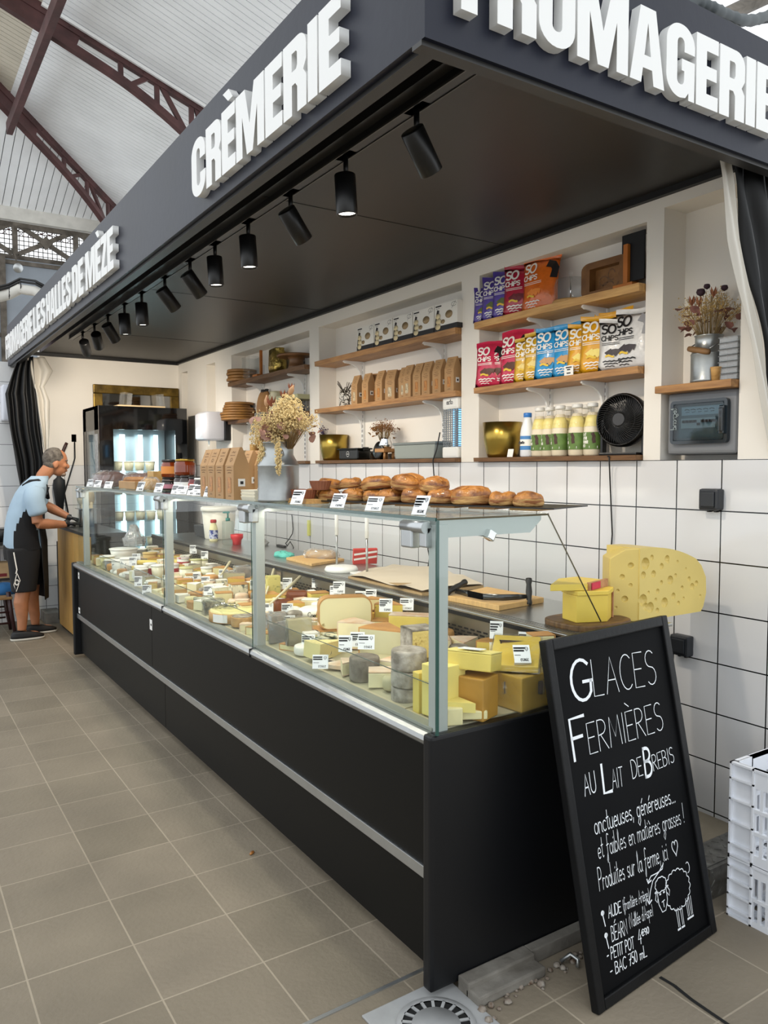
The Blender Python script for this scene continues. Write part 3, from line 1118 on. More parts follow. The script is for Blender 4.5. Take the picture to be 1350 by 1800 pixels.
# warm white lights added under the arms to brighten the cheeses, with a housing
b = BM()
box(b, 1.330, 1.352, CY0 + .08, 6.13, 1.335, 1.351)
cpart('fill_light_housing', b, mAluPaint)
for a, c2 in zip((1.76, 3.0, 4.2), (2.94, 4.13, 6.1)):
 ld = bpy.data.lights.new('case_fill_light', 'AREA')
 ld.shape = 'RECTANGLE'
 ld.size, ld.size_y = .02, c2 - a
 ld.energy = CASE_W * (c2 - a)
 ld.color = (1, .93, .78)
 lo = bpy.data.objects.new('case_fill_light', ld)
 COL.objects.link(lo)
 lo.parent = case
 lo.location = (1.341 - 1.25, (a + c2) / 2 - CY0, 1.333)
 lo.rotation_euler = (0, -.25, 0)
# stickers on the front
for (y, z, w, h) in ((6.36, .66, .04, .05), (6.37, .385, .05, .045), (4.44, .60, .045, .06)):
 b = BM()
 box(b, 1.2815, 1.2832, y - w / 2, y + w / 2, z - h / 2, z + h / 2)
 cpart('sticker', b, mSticker)
 b = BM()
 box(b, 1.2808, 1.2816, y - w * .3, y + w * .1, z - h * .1, z + h * .1)
 cpart('sticker_mark', b, mSeal)

# ------------------------------------------------------------------ shelves in the niches
mWood = mat('oiled pine', '#b98a55', .5, col2='#8d6237', vs=5, bump=.1, bs=20, stretch=(14, 1.2, 14))
mWoodD = mat('dark stained plank', '#7d5a38', .55, col2='#5a3c22', vs=5, bump=.1, bs=20, stretch=(14, 1.2, 14))
mWoodL = mat('light plank', '#d0a566', .5, col2='#ae8148', vs=5, bump=.1, bs=20, stretch=(14, 1.2, 14))
mBracket = mat('white bracket', '#e6e6e4', .4)
NI = {1: (5.25, 6.79), 2: (3.43, 5.10), 3: (2.191, 3.278)}
ZS = (1.550, 1.925, 2.272)
TH = (.03, .030, .034)
lab = {1: 'in the niche behind the milk churn', 2: 'in the middle niche', 3: 'in the niche of crisp packets'}
pos = ('lowest wooden ledge ', 'middle wooden shelf ', 'top wooden shelf ')
for n, (a, c2) in NI.items():
 for k in range(3):
  b = BM()
  m = mWoodL if (n == 3 and k == 2) else mWoodD if n == 1 or k == 0 else mWood
  wob = random.Random(n * 7 + k)
  y0, y1 = a + .004, c2 - .004
  N = 14
  top, bot = [], []
  for i in range(N + 1):
   y = y0 + (y1 - y0) * i / N
   xf = 2.700 + wob.uniform(-.003, .003)
   top.append((b.verts.new((xf, y, ZS[k])), b.verts.new((2.882, y, ZS[k]))))
   bot.append((b.verts.new((xf + .002, y, ZS[k] - TH[k])), b.verts.new((2.882, y, ZS[k] - TH[k]))))
  for i in range(N):
   b.faces.new((top[i][0], top[i + 1][0], top[i + 1][1], top[i][1]))
   b.faces.new((bot[i][0], bot[i][1], bot[i + 1][1], bot[i + 1][0]))
   b.faces.new((top[i][0], bot[i][0], bot[i + 1][0], top[i + 1][0]))
   b.faces.new((top[i][1], top[i + 1][1], bot[i + 1][1], bot[i][1]))
  for i in (0, N):
   b.faces.new((top[i][0], top[i][1], bot[i][1], bot[i][0]))
  if k == 0:
   for v in b.verts:
    if v.co.z < 1.53:
     v.co.z = 1.5285
  tag(obj('wall_shelf', b, m), pos[k] + lab[n], 'shelf')
 for j, y in enumerate((a + .33, c2 - .40)):
  t = thing('shelf_upright', 'white slotted upright %s, %s one' % (lab[n], 'nearer' if j == 0 else 'farther'), 'shelf rail', (2.878, y, 1.555))
  for z0, z1 in ((1.552, 1.893), (1.927, 2.236), (2.274, 2.40)):
   b = BM()
   box(b, -.010, .006, -.014, .014, z0 - 1.555, z1 - 1.555)
   zz = z0 - 1.53
   obj('rail', b, mBracket, t)
  b = BM()
  zz = .02
  while zz < .83:
   if not (.33 < zz < .38 or .66 < zz < .73):
    for s in (-.006, .006):
     box(b, -.0108, -.0098, s - .002, s + .002, zz, zz + .02)
   zz += .034
  o = obj('slots', b, mDark, t)
  for k in (1, 2):
   zt = ZS[k] - TH[k] - 1.555
   b = BM()
   q = [(0, 0), (-.150, 0), (-.156, -.010), (-.145, -.015)] + [(-.014 - .126 * math.cos(u) ** 4, -.018 - .10 * math.sin(u) ** 4) for u in [i * PI / 2 / 8 for i in range(9)]] + [(0, -.12)]
   prism(b, q, -.006, .006, Matrix(((1, 0, 0, -.008), (0, 0, 1, 0), (0, 1, 0, zt), (0, 0, 0, 1))))
   obj('bracket', b, mBracket, t)
# niche with the fuse box
b = BM()
box(b, 2.695, 2.882, 1.757, 2.102, 1.800, 1.830, bev=.004)
tag(obj('wall_shelf', b, mWood), 'short wooden shelf above the grey fuse box', 'shelf')

# ------------------------------------------------------------------ crisp packets
mHand = {}

def packet_mesh(w, h, d, seed):
 r = random.Random(seed)
 bm = BM()
 nx, nz = 8, 12
 for side in (-1, 1):
  g = []
  for j in range(nz + 1):
   v = j / nz
   row = []
   for i in range(nx + 1):
    u = i / nx
    puff = (math.sin(PI * min(1, max(0, (v - .05) / .86))) ** .6 if .05 < v < .91 else 0) * math.sin(PI * u) ** .55
    x = side * (d / 2 * puff + .001 + (r.uniform(-.003, .003) if 0 < i < nx and .1 < v < .9 else 0))
    pinch = 1 - .07 * math.sin(PI * v) + .03 * (v > .88)
    row.append(bm.verts.new((x + .012 * v * v, (u - .5) * w * pinch, v * h + .006 * math.sin(5 * u + seed) * (v > .9))))
   g.append(row)
  for j in range(nz):
   for i in range(nx):
    f = bm.faces.new((g[j][i], g[j][i + 1], g[j + 1][i + 1], g[j + 1][i]))
    f.smooth = True
 bmesh.ops.remove_doubles(bm, verts=bm.verts, dist=.0022)
 return bm

mInk = mat('white print', '#f4f1ea', .4)
mInkD = mat('black print', '#1d1b1c', .4)
mYel = mat('crisp yellow print', '#e7c23a', .5)
mSkin2 = mat('printed skin tone', '#c08660', .5)
mFoil = {}

def packet(colour, ink, blob, fig, w=.19, h=.26, seed=1):
 t = thing('crisp_packet', '', 'crisps', group='crisp packets on the shelves')
 m = mat('foil ' + colour, colour, .3, var=.1, vs=30, bump=.35, bs=26, coat=.2)
 obj('bag', packet_mesh(w, h, .055, seed), m, t)
 F = Matrix(((0, 0, -1, -.040), (-1, 0, 0, 0), (0, 1, 0, 0), (0, 0, 0, 1)))
 b = BM()
 lh = h * .17

 def bend(bm_):
  for v in bm_.verts:
   u = .5 + v.co.y / w
   q = v.co.z / h
   puff = (math.sin(PI * min(1, max(0, (q - .05) / .86))) ** .6) * math.sin(PI * min(.99, max(.01, u))) ** .55
   v.co.x = -(.055 / 2 * puff + .0055) + .012 * q * q
 write(b, 'SO', -w * .40, h * .70, lh, .010, F, .12, 1.15)
 write(b, 'CHiPS', -w * .40, h * .56, lh * .52, .0055, F, .14, 1.25)
 for k in range(2):
  ribbon(b, [(-w * .38, h * (.51 - k * .03)), (-w * .1, h * (.51 - k * .03)), (w * .10, h * (.515 - k * .03))], .003, F)
 for k in range(3):
  ribbon(b, [(-w * (.34 - .03 * k) + i * .012, h * (.16 - k * .045) + .004 * (i % 2)) for i in range(9 - 2 * k)], .006 - k * .001, F)
 bend(b)
 obj('lettering', b, ink, t)
 b = BM()
 ribbon(b, [(-w * .2 + i * .008, h * .33 + .010 * math.sin(i * 2.2)) for i in range(8)], .030, F)
 bend(b)
 o = obj('food_picture', b, blob, t)
 b = BM()
 ribbon(b, [(-w * .26 + i * .008, h * .26 + .004 * math.sin(i)) for i in range(6)], .010, F)
 for v in b.verts:
  pass
 bend(b)
 for v in b.verts:
  v.co.x -= .0008
 obj('crisp_picture', b, mYel, t)
 if fig:
  b = BM()
  ribbon(b, [(w * .28, h * .80), (w * .36, h * .78), (w * .42, h * .70), (w * .40, h * .60)], .040, F)
  bend(b)
  o = obj('figure_print', b, fig, t)
 return t

PK = {'purple': Kind(lambda: packet('#5a48a0', mInk, mat('olive print', '#5d6a35', .5), mInkD, seed=2)),
      'red': Kind(lambda: packet('#b0213c', mInk, mat('red print', '#6b1120', .5), None, seed=3)),
      'orange': Kind(lambda: packet('#dd6d1f', mInk, mat('orange print', '#f08b30', .5), mInkD, w=.25, h=.30, seed=4)),
      'pink': Kind(lambda: packet('#c92a50', mInk, mat('brown print', '#5c3322', .5), mInkD, w=.18, seed=5)),
      'gold': Kind(lambda: packet('#d3a726', mInk, mat('pale yellow print', '#e9d283', .5), None, w=.16, seed=6)),
      'blue': Kind(lambda: packet('#2b95cf', mInk, mat('tan print', '#c99c69', .5), mInkD, h=.28, seed=7)),
      'amber': Kind(lambda: packet('#e0a41c', mInk, mat('butter print', '#f1dd7a', .5), None, h=.27, seed=8)),
      'white': Kind(lambda: packet('#d9d8d6', mInkD, mat('truffle print', '#3a3236', .5), mat('grey print', '#9a9a9e', .5), w=.2, h=.29, seed=9))}

def pk(k, p, rz, label, sc=1.0, lean=.06):
 PK[k].put(p, 0, label, rot=(0, lean, rz), scale=(sc, sc, sc))

z2, z3 = ZS[1] + .001, ZS[2] + .001
for k, p, rz, sc, lb in (
  ('purple', (2.755,3.240,2.288), .6, .74, 'purple crisp packet at the far end of the top shelf'),
  ('purple', (2.755,3.157,2.293), .5, .90, 'purple crisp packet second from the far end of the top shelf'),
  ('purple', (2.755,3.069,2.302), .45, .95, 'purple crisp packet beside the red one on the top shelf'),
  ('red', (2.760,2.981,2.310), .45, .99, 'dark red crisp packet between purple and orange ones'),
  ('orange', (2.765,2.848,2.324), .15, .90, 'large orange crisp packet with a dark-haired figure')):
 pk(k, (p[0], p[1], z3), rz, lb, sc)
for k, p, rz, sc, lb in (
  ('pink', (2.748,3.196,1.939), .5, .93, 'small pink-red crisp packet nearest the far side wall'),
  ('pink', (2.775,3.159,1.949), .45, .93, 'pink-red crisp packet tucked behind the first one'),
  ('pink', (2.765,3.024,1.959), .2, 1.08, 'wide pink-red crisp packet with a black corner'),
  ('gold', (2.752,2.918,1.951), .5, .88, 'crinkled gold crisp packet left of the blue ones, farther'),
  ('gold', (2.752,2.842,1.963), .45, .95, 'crinkled gold crisp packet touching the blue ones'),
  ('blue', (2.750,2.750,1.970), .4, .92, 'narrow-turned blue crisp packet, farther of the two'),
  ('blue', (2.760,2.648,1.966), .25, .92, 'blue crisp packet with a price tag stuck on it'),
  ('amber', (2.755,2.541,1.975), .45, .90, 'amber crisp packet right of the blue ones'),
  ('amber', (2.752,2.453,1.980), .4, .98, 'amber crisp packet in the middle of three'),
  ('amber', (2.800,2.433,1.996), .1, 1.06, 'tall amber crisp packet behind the white ones'),
  ('white', (2.748,2.349,1.983), .5, .80, 'smaller white crisp packet leaning beside the larger'),
  ('white', (2.765,2.280,1.993), .15, .92, 'large white crisp packet with a grey-haired figure')):
 pk(k, (p[0], p[1], z2), rz, lb, sc)
p = (2.702,2.582,1.944)
b = BM()
box(b, -.001, .001, -.028, .028, 0, .045)
t = tag(obj('price_tag', b, mSticker, None, (2.698, p[1], z2 - .002)), 'white price card at the foot of the blue crisp packet', 'price tag')
b = BM()
for zz, w in ((.036, .018), (.026, .010), (.010, .012)):
 box(b, -.0016, -.001, -w, w, zz - .003, zz + .003)
obj('price_marks', b, mInkD, t)

# cake dome, butter mould, paddle stand on the top shelf
mAcryl = glass('clear acrylic', (.97, .98, .98), 1.2, film=.05)
p = (2.790,2.664,2.305)
t = thing('cake_dome', 'clear cake dome on a round wooden base', 'cake dome', (2.79, p[1], z3))
b = BM()
cyl(b, .085, 0, .016, 32, bev=.004)
obj('base', b, mWoodL, t)
b = BM()
lathe(b, [(.077, .017), (.077, .09), (.070, .115), (.04, .122), (0, .124)], 32, cap=False)
obj('dome', b, mAcryl, t)
b = BM()
lathe(b, [(.0, .124), (.006, .125), (.006, .135), (.012, .142), (.012, .152), (.0, .156)], 14)
obj('knob', b, mAcryl, t)
b = BM()
cyl(b, .003, .017, .122, 8)
obj('rod', b, mChrome, t)
p = (2.800,2.435,2.302)
t = thing('butter_mould', 'carved wooden butter mould box with a relief inside', 'mould', (2.80, p[1], z3 + .002), .0)
b = BM()
F = Matrix(((0, 0, -1, .03), (-1, 0, 0, 0), (0, 1, 0, 0), (0, 0, 0, 1)))
out = arc(.105, .03, .03, .03, -90, 0, 4) + arc(.09, .125, .045, .03, 0, 90, 4) + arc(-.09, .125, .045, .03, 90, 180, 4) + arc(-.105, .03, .03, .03, 180, 270, 4)
fill2d(b, [out, [(-.085, .025), (.085, .025), (.085, .125), (-.085, .125)]], .07, F)
obj('rim', b, mat('carved walnut', '#8a5f30', .55, col2='#6b4520', vs=14, bump=.2, bs=30), t)
b = BM()
box(b, .0, .028, -.085, .085, .025, .125)
o = obj('back_board', b, MATS['carved walnut'], t)
b = BM()
for q in (arc(-.035, .07, .025, .02, 0, 330, 10), arc(.01, .09, .02, .025, 20, 300, 9), [(.04, .04), (.06, .06), (.05, .09), (.065, .11)], arc(-.01, .05, .03, .012, 0, 180, 7)):
 ribbon(b, q, .006, Matrix(((0, 0, -1, -.001), (-1, 0, 0, 0), (0, 1, 0, 0), (0, 0, 0, 1))))
obj('relief', b, mWoodD, t)
p = (2.790,2.285,2.309)
t = thing('chalkboard_stand', 'orange wooden table stand holding a small black board', 'stand', (2.79, p[1] + .02, z3))
b = BM()
box(b, -.06, .05, -.05, .055, 0, .02, bev=.003)
obj('foot', b, mat('orange stained wood', '#b56a25', .5, var=.15, vs=10), t)
b = BM()
box(b, -.045, -.025, -.012, .012, .02, .19, bev=.003)
obj('upright', b, MATS['orange stained wood'], t)
b = BM()
box(b, -.025, -.018, -.085, .035, .03, .235)
obj('board', b, mat('blackboard', '#101114', .7), t)

# ------------------------------------------------------------------ bottles, bucket and fan on the low ledge
z1 = ZS[0] + .001
mBrass = mat('brushed brass', '#a98f43', .28, metal=.95, var=.12, vs=3, stretch=(1, 1, .2))

def bucket(r, h):
 t = thing('brass_bucket', '', 'ice bucket', group='brass wine buckets')
 b = BM()
 lathe(b, [(.0, 0), (r * .72, 0), (r * .80, .02), (r * .95, h * .5), (r, h), (r - .003, h), (r * .94, h * .5), (r * .78, .02), (0, .006)], 36)
 obj('shell', b, mBrass, t)
 return t

p = (2.790,3.140,1.554)
bk = bucket(.105, .185)
bk.location = (2.79, p[1], z1)
bk['label'] = 'brass bucket with a price card beside the milk bottles'
p = (2.690,2.985,1.546)
b = BM()
box(b, -.001, .001, -.016, .016, 0, .042)
t = tag(obj('price_tag', b, mSticker, None, (2.702, p[1], z1), (0, .3, .3)), 'small white price card against the brass bucket', 'price tag')
mMilk = mat('milk', '#e9ddc3', .4)
mCreamTop = mat('cream layer', '#e8d98c', .4)
mGreenLab = mat('green label', '#5f7d3a', .55, var=.25, vs=30)
mCapW = mat('pale cap', '#dcdcd8', .35)

def milk_bottle():
 t = thing('milk_bottle', '', 'milk bottle', group='glass milk bottles with green labels')
 b = BM()
 lathe(b, [(0, 0), (.036, 0), (.040, .008), (.040, .115), (.0385, .13), (.031, .165), (.022, .20)], 24)
 obj('milk', b, mMilk, t)
 b = BM()
 lathe(b, [(.0385, .135), (.0315, .168), (.0255, .187), (.0, .187)], 24, cap=False)
 for v in b.verts:
  v.co.x *= 1.012
  v.co.y *= 1.012
 obj('cream', b, mCreamTop, t)
 b = BM()
 lathe(b, [(.0, .0), (.037, .0), (.0415, .008), (.0415, .118), (.039, .14), (.026, .187), (.0215, .205), (.0215, .23)], 24, cap=False)
 obj('glass_body', b, glass('bottle glass', (.98, .98, .97), 1.3), t)
 b = BM()
 lathe(b, [(.024, .225), (.025, .228), (.025, .241), (.022, .244), (0, .244)], 20)
 obj('cap', b, mCapW, t)
 b = BM()
 lathe(b, [(.042, .03), (.042, .108)], 28, cap=False)
 o = obj('label', b, mGreenLab, t)
 b = BM()

 def onto(bm_):
  for v in bm_.verts:
   a = -v.co.y / .0424
   v.co.x, v.co.y = -.0428 * math.cos(a), .0428 * -math.sin(a)
 F = Matrix(((0, 0, -1, 0), (-1, 0, 0, 0), (0, 1, 0, 0), (0, 0, 0, 1)))
 for k, s in enumerate(('LAIT', 'ENTIER', 'FERMIER', 'BIO')):
  write(b, s, -.042, .092 - k * .0175, .012, .0022, F, .12, .55 if k in (1, 2) else .85)
 onto(b)
 obj('label_text', b, mInk, o)
 b = BM()
 ribbon(b, [(.012, .098), (.017, .088), (.015, .075), (.017, .066)], .016, F)
 onto(b)
 obj('cow_head', b, mat('brown print 2', '#43291c', .5), o)
 b = BM()
 ribbon(b, [(.0, .040), (.03, .040)], .010, F)
 onto(b)
 obj('price_strip', b, mSticker, o)
 return t

MB = Kind(milk_bottle)
for q, x, rz, lb in (((2.770,2.843,1.559), 2.77, .1, 'milk bottle nearest the blue-capped plastic bottle'), ((2.785,2.787,1.558), 2.785, .15, 'milk bottle second from the blue-capped one'), ((2.760,2.694,1.557), 2.76, -.1, 'milk bottle in the middle of the front row'), ((2.765,2.589,1.558), 2.765, -.1, 'milk bottle standing apart, second from the fan'), ((2.775,2.504,1.559), 2.775, .5, 'milk bottle partly hidden by the black fan')):
 MB.put((x, q[1], z1), rz, lb)
for q, lb in (((2.840,2.726,1.558), 'milk bottle at the back between two others'), ((2.840,2.601,1.559), 'milk bottle at the back near the fan')):
 MB.put((2.84, q[1], z1), .2, lb)
q = (2.765,2.923,1.554)
t = thing('milk_bottle', 'white plastic milk bottle with a blue cap', 'milk bottle', (2.765, q[1], z1))
b = BM()
lathe(b, [(0, 0), (.034, 0), (.037, .006), (.037, .12), (.033, .145), (.020, .185), (.019, .2)], 24)
obj('bottle', b, mat('white plastic', '#e8ebee', .3), t)
b = BM()
cyl(b, .021, .198, .222, 20, bev=.003)
obj('cap', b, mat('blue cap', '#2a74c4', .35), t)
b = BM()
lathe(b, [(.0375, .035), (.0375, .105)], 24, cap=False)
o = obj('label', b, mat('blue milk label', '#4a86c2', .5), t)
b = BM()
lathe(b, [(.0379, .055), (.0379, .088)], 24, cap=False)
obj('label_band', b, mInk, o)
b = BM()
for i in range(4):
 ribbon(b, [(-.02 + i * .01, .068), (-.016 + i * .01, .076 - .004 * (i % 2))], .007, Matrix(((0, 0, -1, -.0385), (-1, 0, 0, 0), (0, 1, 0, 0), (0, 0, 0, 1))))
obj('cow_print', b, mInkD, o)

# black desk fan
q = (2.780,2.346,1.557)
mFan = mat('black fan plastic', '#0c0c0d', .35)
t = thing('desk_fan', 'black round desk fan at the end of the ledge', 'fan', (2.79, q[1] - .01, z1), .22)
b = BM()
box(b, -.06, .06, -.09, .09, 0, .012, bev=.004)
for s in (-1, 1):
 box(b, -.02, .02, s * .098 - .006, s * .098 + .006, .0, .16, bev=.004)
obj('stand', b, mFan, t)
FT = T(-.01, 0, .155, ry=-PI / 2 + .06)
b = BM()
lathe(b, [(.105, -.05), (.118, -.02), (.120, .012), (.114, .03), (.108, .03), (.112, .0), (.105, -.045)], 40, FT)
head = obj('housing', b, mFan, t)
b = BM()
for i in range(56):
 a = 2 * PI * i / 56
 pts = []
 for k in range(7):
  r_ = .026 + .084 * k / 6
  aa = a + .5 * (k / 6)
  pts.append(FT @ Vector((r_ * math.cos(aa), r_ * math.sin(aa), .030 + .010 * (1 - k / 6))))
 tube(b, pts, .0018, 4)
for r_ in (.05, .075):
 tube(b, [FT @ Vector((r_ * math.cos(2 * PI * i / 40), r_ * math.sin(2 * PI * i / 40), .036)) for i in range(40)], .0013, 4, True)
obj('grille', b, mFan, head)
b = BM()
cyl(b, .030, .030, .043, 24, FT, bev=.003)
obj('grille_hub', b, mat('dark grey plastic', '#2a2a2c', .4), head)
b = BM()
for i in range(3):
 a = 2 * PI * i / 3
 q4 = [b.verts.new(FT @ Vector((r_ * math.cos(a + o_), r_ * math.sin(a + o_), zz))) for r_, o_, zz in ((.02, 0, 0), (.095, -.1, -.012), (.095, .75, .014), (.02, .9, .01))]
 b.faces.new(q4)
obj('fan_blades', b, mFan, head)
b = BM()
lathe(b, [(.0, -.052), (.105, -.05)], 40, FT, cap=False)
obj('back_grille', b, mFan, head)
t = thing('power_cord', 'thin black fan cord running down the tiles', 'cord', (0, 0, 0))
b = BM()
tube(b, [(2.70, q[1], z1 - .005), (2.696, q[1] - .01, 1.545), (2.715, q[1] + .003, 1.50), (2.730, q[1] - .005, 1.2), (2.732, q[1] + .02, .9), (2.73, q[1], .4)], .0035, 6)
obj('cord', b, mBlack, t)

# ------------------------------------------------------------------ fuse box and churn
mGreyBox = mat('grey plastic', '#77797c', .4)
t = thing('fuse_box', 'grey fuse box with a smoked clear door', 'fuse box', (2.885, 1.925, 1.676))
b = BM()
box(b, -.13, 0, -.158, .158, -.128, .125, bev=.016, seg=3)
obj('enclosure', b, mGreyBox, t)
b = BM()
F = Matrix(((0, 0, -1, -.130), (-1, 0, 0, 0), (0, 1, 0, 0), (0, 0, 0, 1)))
fill2d(b, [rr(.128, .016, -.085, .09, 5, x0=-.128), rr(.112, .01, -.07, .075, 4, x0=-.112)], .020, F)
obj('door_frame', b, mat('smoked frame', '#16222a', .12, coat=.4), t)
b = BM()
box(b, -.150, -.146, -.114, .114, -.072, .077)
obj('door_window', b, glass('smoked door', (.55, .63, .66), 1.5), t)
b = BM()
box(b, -.1325, -.131, -.1, .1, -.06, .068)
o = obj('inner_plate', b, mat('slate plate', '#6f8288', .5), t)
b = BM()
box(b, -.1345, -.1326, -.095, .085, .03, .064)
obj('paper_strip', b, mat('paper strip', '#c6d6e2', .6), o)
b = BM()
for i in range(5):
 ribbon(b, [(-.07 + i * .028, .052), (-.06 + i * .028, .054), (-.05 + i * .028, .051)], .003, Matrix(((0, 0, -1, -.135), (-1, 0, 0, 0), (0, 1, 0, 0), (0, 0, 0, 1))))
 ribbon(b, [(-.065 + i * .028, .042), (-.05 + i * .028, .043)], .002, Matrix(((0, 0, -1, -.135), (-1, 0, 0, 0), (0, 1, 0, 0), (0, 0, 0, 1))))
obj('strip_writing', b, mInkD, o)
b = BM()
box(b, -.138, -.1326, -.07, .085, -.022, .018)
brk = obj('breaker_row', b, mat('breaker white', '#c9cfd0', .5), t)
for i in range(9):
 b = BM()
 box(b, -.146, -.138, -.011, .0, -.0, .010)
 obj('breaker_switch', b, mInkD, brk, (0, .075 - i * .017, 0 if i != 4 else -.012))
b = BM()
box(b, -.162, -.148, -.122, -.100, -.05, .06, bev=.004)
box(b, -.170, -.160, -.121, -.103, -.04, .05, bev=.003)
obj('handle', b, MATS['smoked frame'], t)
b = BM()
write(b, 'legrand', .0, .0, .026, .0032, Matrix(((0, 0, -1, -.1515), (0, 1, 0, .098), (-1, 0, 0, .06), (0, 0, 0, 1))), .10, 1.0)
obj('lettering', b, mat('grey lettering', '#8f9a9c', .4), t)

mGalv = mat('galvanised metal', '#a3a6a5', .33, metal=.85, var=.18, vs=10, bump=.12, bs=16)
mHandleW = mat('worn handle wood', '#7d5c38', .6, var=.2, vs=12)

def dried(parent, cx, cy, cz, R, H, seed, cols, n=60, xm=9.0, leaves=24):
 """airy bouquet: thin stems, tiny buds, flat leaves and seed heads"""
 r = random.Random(seed)
 b = BM()
 buds = BM()
 for i in range(n):
  a = r.uniform(0, 2 * PI)
  sp = r.random() ** .6
  tip = Vector((cx + R * sp * math.cos(a), cy + R * sp * math.sin(a), cz + H * (1 - .45 * sp * sp) * r.uniform(.65, 1)))
  tip.x = min(tip.x, xm)
  base = Vector((cx + .02 * math.cos(a), cy + .02 * math.sin(a), cz - .03))
  mid = base.lerp(tip, .55) + Vector((0, 0, .02))
  tube(b, [base, mid, tip], [.0012, .001, .0007], 3)
  for k in range(12):
   f = r.uniform(.45, 1.0)
   p = mid.lerp(tip, (f - .45) / .55) + Vector((r.gauss(0, .012), r.gauss(0, .012), r.gauss(0, .010)))
   s = r.uniform(.0022, .0046)
   v = [buds.verts.new(p + Vector(q) * s) for q in ((1, 0, 0), (-.5, .8, 0), (-.5, -.8, 0), (0, 0, 1.5))]
   for q in ((0, 2, 1), (0, 1, 3), (1, 2, 3), (2, 0, 3)):
    buds.faces.new([v[j] for j in q])
 obj('stems', b, cols[0], parent)
 o = obj('small_buds', buds, cols[1], parent)
 b = BM()
 for i in range(leaves):
  a = r.uniform(0, 2 * PI)
  p = Vector((cx + R * r.uniform(.4, 1.05) * math.cos(a), cy + R * r.uniform(.4, 1.05) * math.sin(a), cz + H * r.uniform(.02, .62)))
  s = r.uniform(.012, .022)
  p.x = min(p.x, xm - .02)
  m = Matrix.Translation(p) @ Matrix.Rotation(r.uniform(0, 6), 4, 'Z') @ Matrix.Rotation(r.uniform(-1.2, 1.2), 4, 'X')
  ring = [b.verts.new(m @ Vector((s * math.cos(t_) * 1.0, s * math.sin(t_) * .85, .004 * math.cos(2 * t_)))) for t_ in [k * 2 * PI / 9 for k in range(9)]]
  c_ = b.verts.new(m @ Vector((0, 0, -.003)))
  for k in range(9):
   b.faces.new((ring[k], ring[(k + 1) % 9], c_)).smooth = True
 obj('round_leaves', b, cols[2], parent)

def bloom(bm, p, r_, n=7, tilt=(0, 0), L=1.0):
 m = T(*p, rx=tilt[0], ry=tilt[1])
 for i in range(n):
  a = 2 * PI * i / n
  mm = m @ Matrix.Rotation(a, 4, 'Z')
  pts = [(0, 0, 0), (r_ * .5, r_ * .32, r_ * .7 * L), (r_ * .75, 0, r_ * 1.5 * L), (r_ * .5, -r_ * .32, r_ * .7 * L)]
  v = [bm.verts.new(mm @ Vector(q)) for q in pts]
  bm.faces.new(v)

def churn(name, label, loc, r, h, rn, handle=True):
 t = thing(name, label, 'milk churn', loc)
 b = BM()
 lathe(b, [(0, 0), (r * .96, 0), (r, .008), (r, .012), (r * .985, .016), (r * .985, h * .60), (r, h * .61), (r, h * .625), (r * .97, h * .64), (rn, h * .80), (rn, h), (rn + .004, h + .003), (rn - .004, h), (rn - .004, h * .78), (0, h * .7)], 36)
 obj('body', b, mGalv, t)
 return t

q = (2.790,1.912,1.858)
t = churn('milk_churn', 'small shiny milk churn of dried flowers above the fuse box', (2.79, q[1] + .008, 1.831), .068, .185, .052)
b = BM()
for s in (-1, 1):
 tube(b, [(0, s * .055, .165), (-.03, s * .06, .15), (-.062, s * .045, .128)], .0025, 6)
obj('bail_wire', b, mGalv, t)
b = BM()
lathe(b, [(0, -.05), (.010, -.048), (.012, -.03), (.012, .03), (.010, .048), (0, .05)], 12, T(-.064, .0, .126, rx=PI / 2 + .25))
obj('handle_grip', b, mHandleW, t)
mStem = mat('dry straw stems', '#a48a5d', .8)
mBud = mat('golden seed buds', '#b89a5e', .8, var=.2, vs=40)
mLeafR = mat('dry mauve leaves', '#7d5249', .7, var=.25, vs=20)
dried(t, 0, .0, .185, .135, .20, 3, (mStem, mBud, mLeafR), 90, .065, leaves=34)
b = BM()
for p_, r_ in (((-.03, .02, .36), .018), ((.02, -.05, .37), .014), ((-.02, -.0, .38), .013)):
 lathe(b, [(0, -r_), (r_ * .8, -r_ * .5), (r_, 0), (r_ * .8, r_ * .6), (0, r_ * .8)], 9, T(*p_))
obj('thistle_heads', b, mat('dark plum heads', '#3b2630', .8, var=.3, vs=60), t)
b = BM()
for p_ in ((-.03, .06, .31), (-.02, -.03, .33), (-.04, .02, .30)):
 bloom(b, p_, .022, 6, L=1.3)
obj('dry_blooms', b, mat('rust petals', '#8f5a3c', .75, var=.2, vs=30), t)

# stack of clear trays and a stack of wooden cups next to the churn
q = (2.780,1.814,1.847)
for k in range(7):
 b = BM()
 box(b, -.06, .06, -.045, .03, .0, .004)
 for s in (-.06, .057):
  box(b, s, s + .003, -.045, .03, 0, .018)
 box(b, -.06, .06, -.045, -.042, 0, .018)
 box(b, -.06, .06, .027, .03, 0, .018)
 box(b, -.064, .064, -.048, .033, .018, .0205)
 tag(obj('plastic_tray', b, glass('tray plastic', (.9, .92, .93), 2.0, film=.18), None, (2.79, 1.803, 1.832 + k * .0235)), '%s clear tray in the stack beside the small churn' % ('lowest', 'second', 'third', 'fourth', 'fifth', 'sixth', 'topmost')[k], 'tray', 'clear trays stacked beside the churn')
b = BM()
lathe(b, [(0, 0), (.016, 0), (.02, .045), (.022, .05), (.022, .053), (.019, .053), (0, .05)], 16)
tag(obj('paper_cup', b, mWoodL, None, (2.73, 1.845, 1.831)), 'small tan cup between the churn and the clear trays', 'cup')

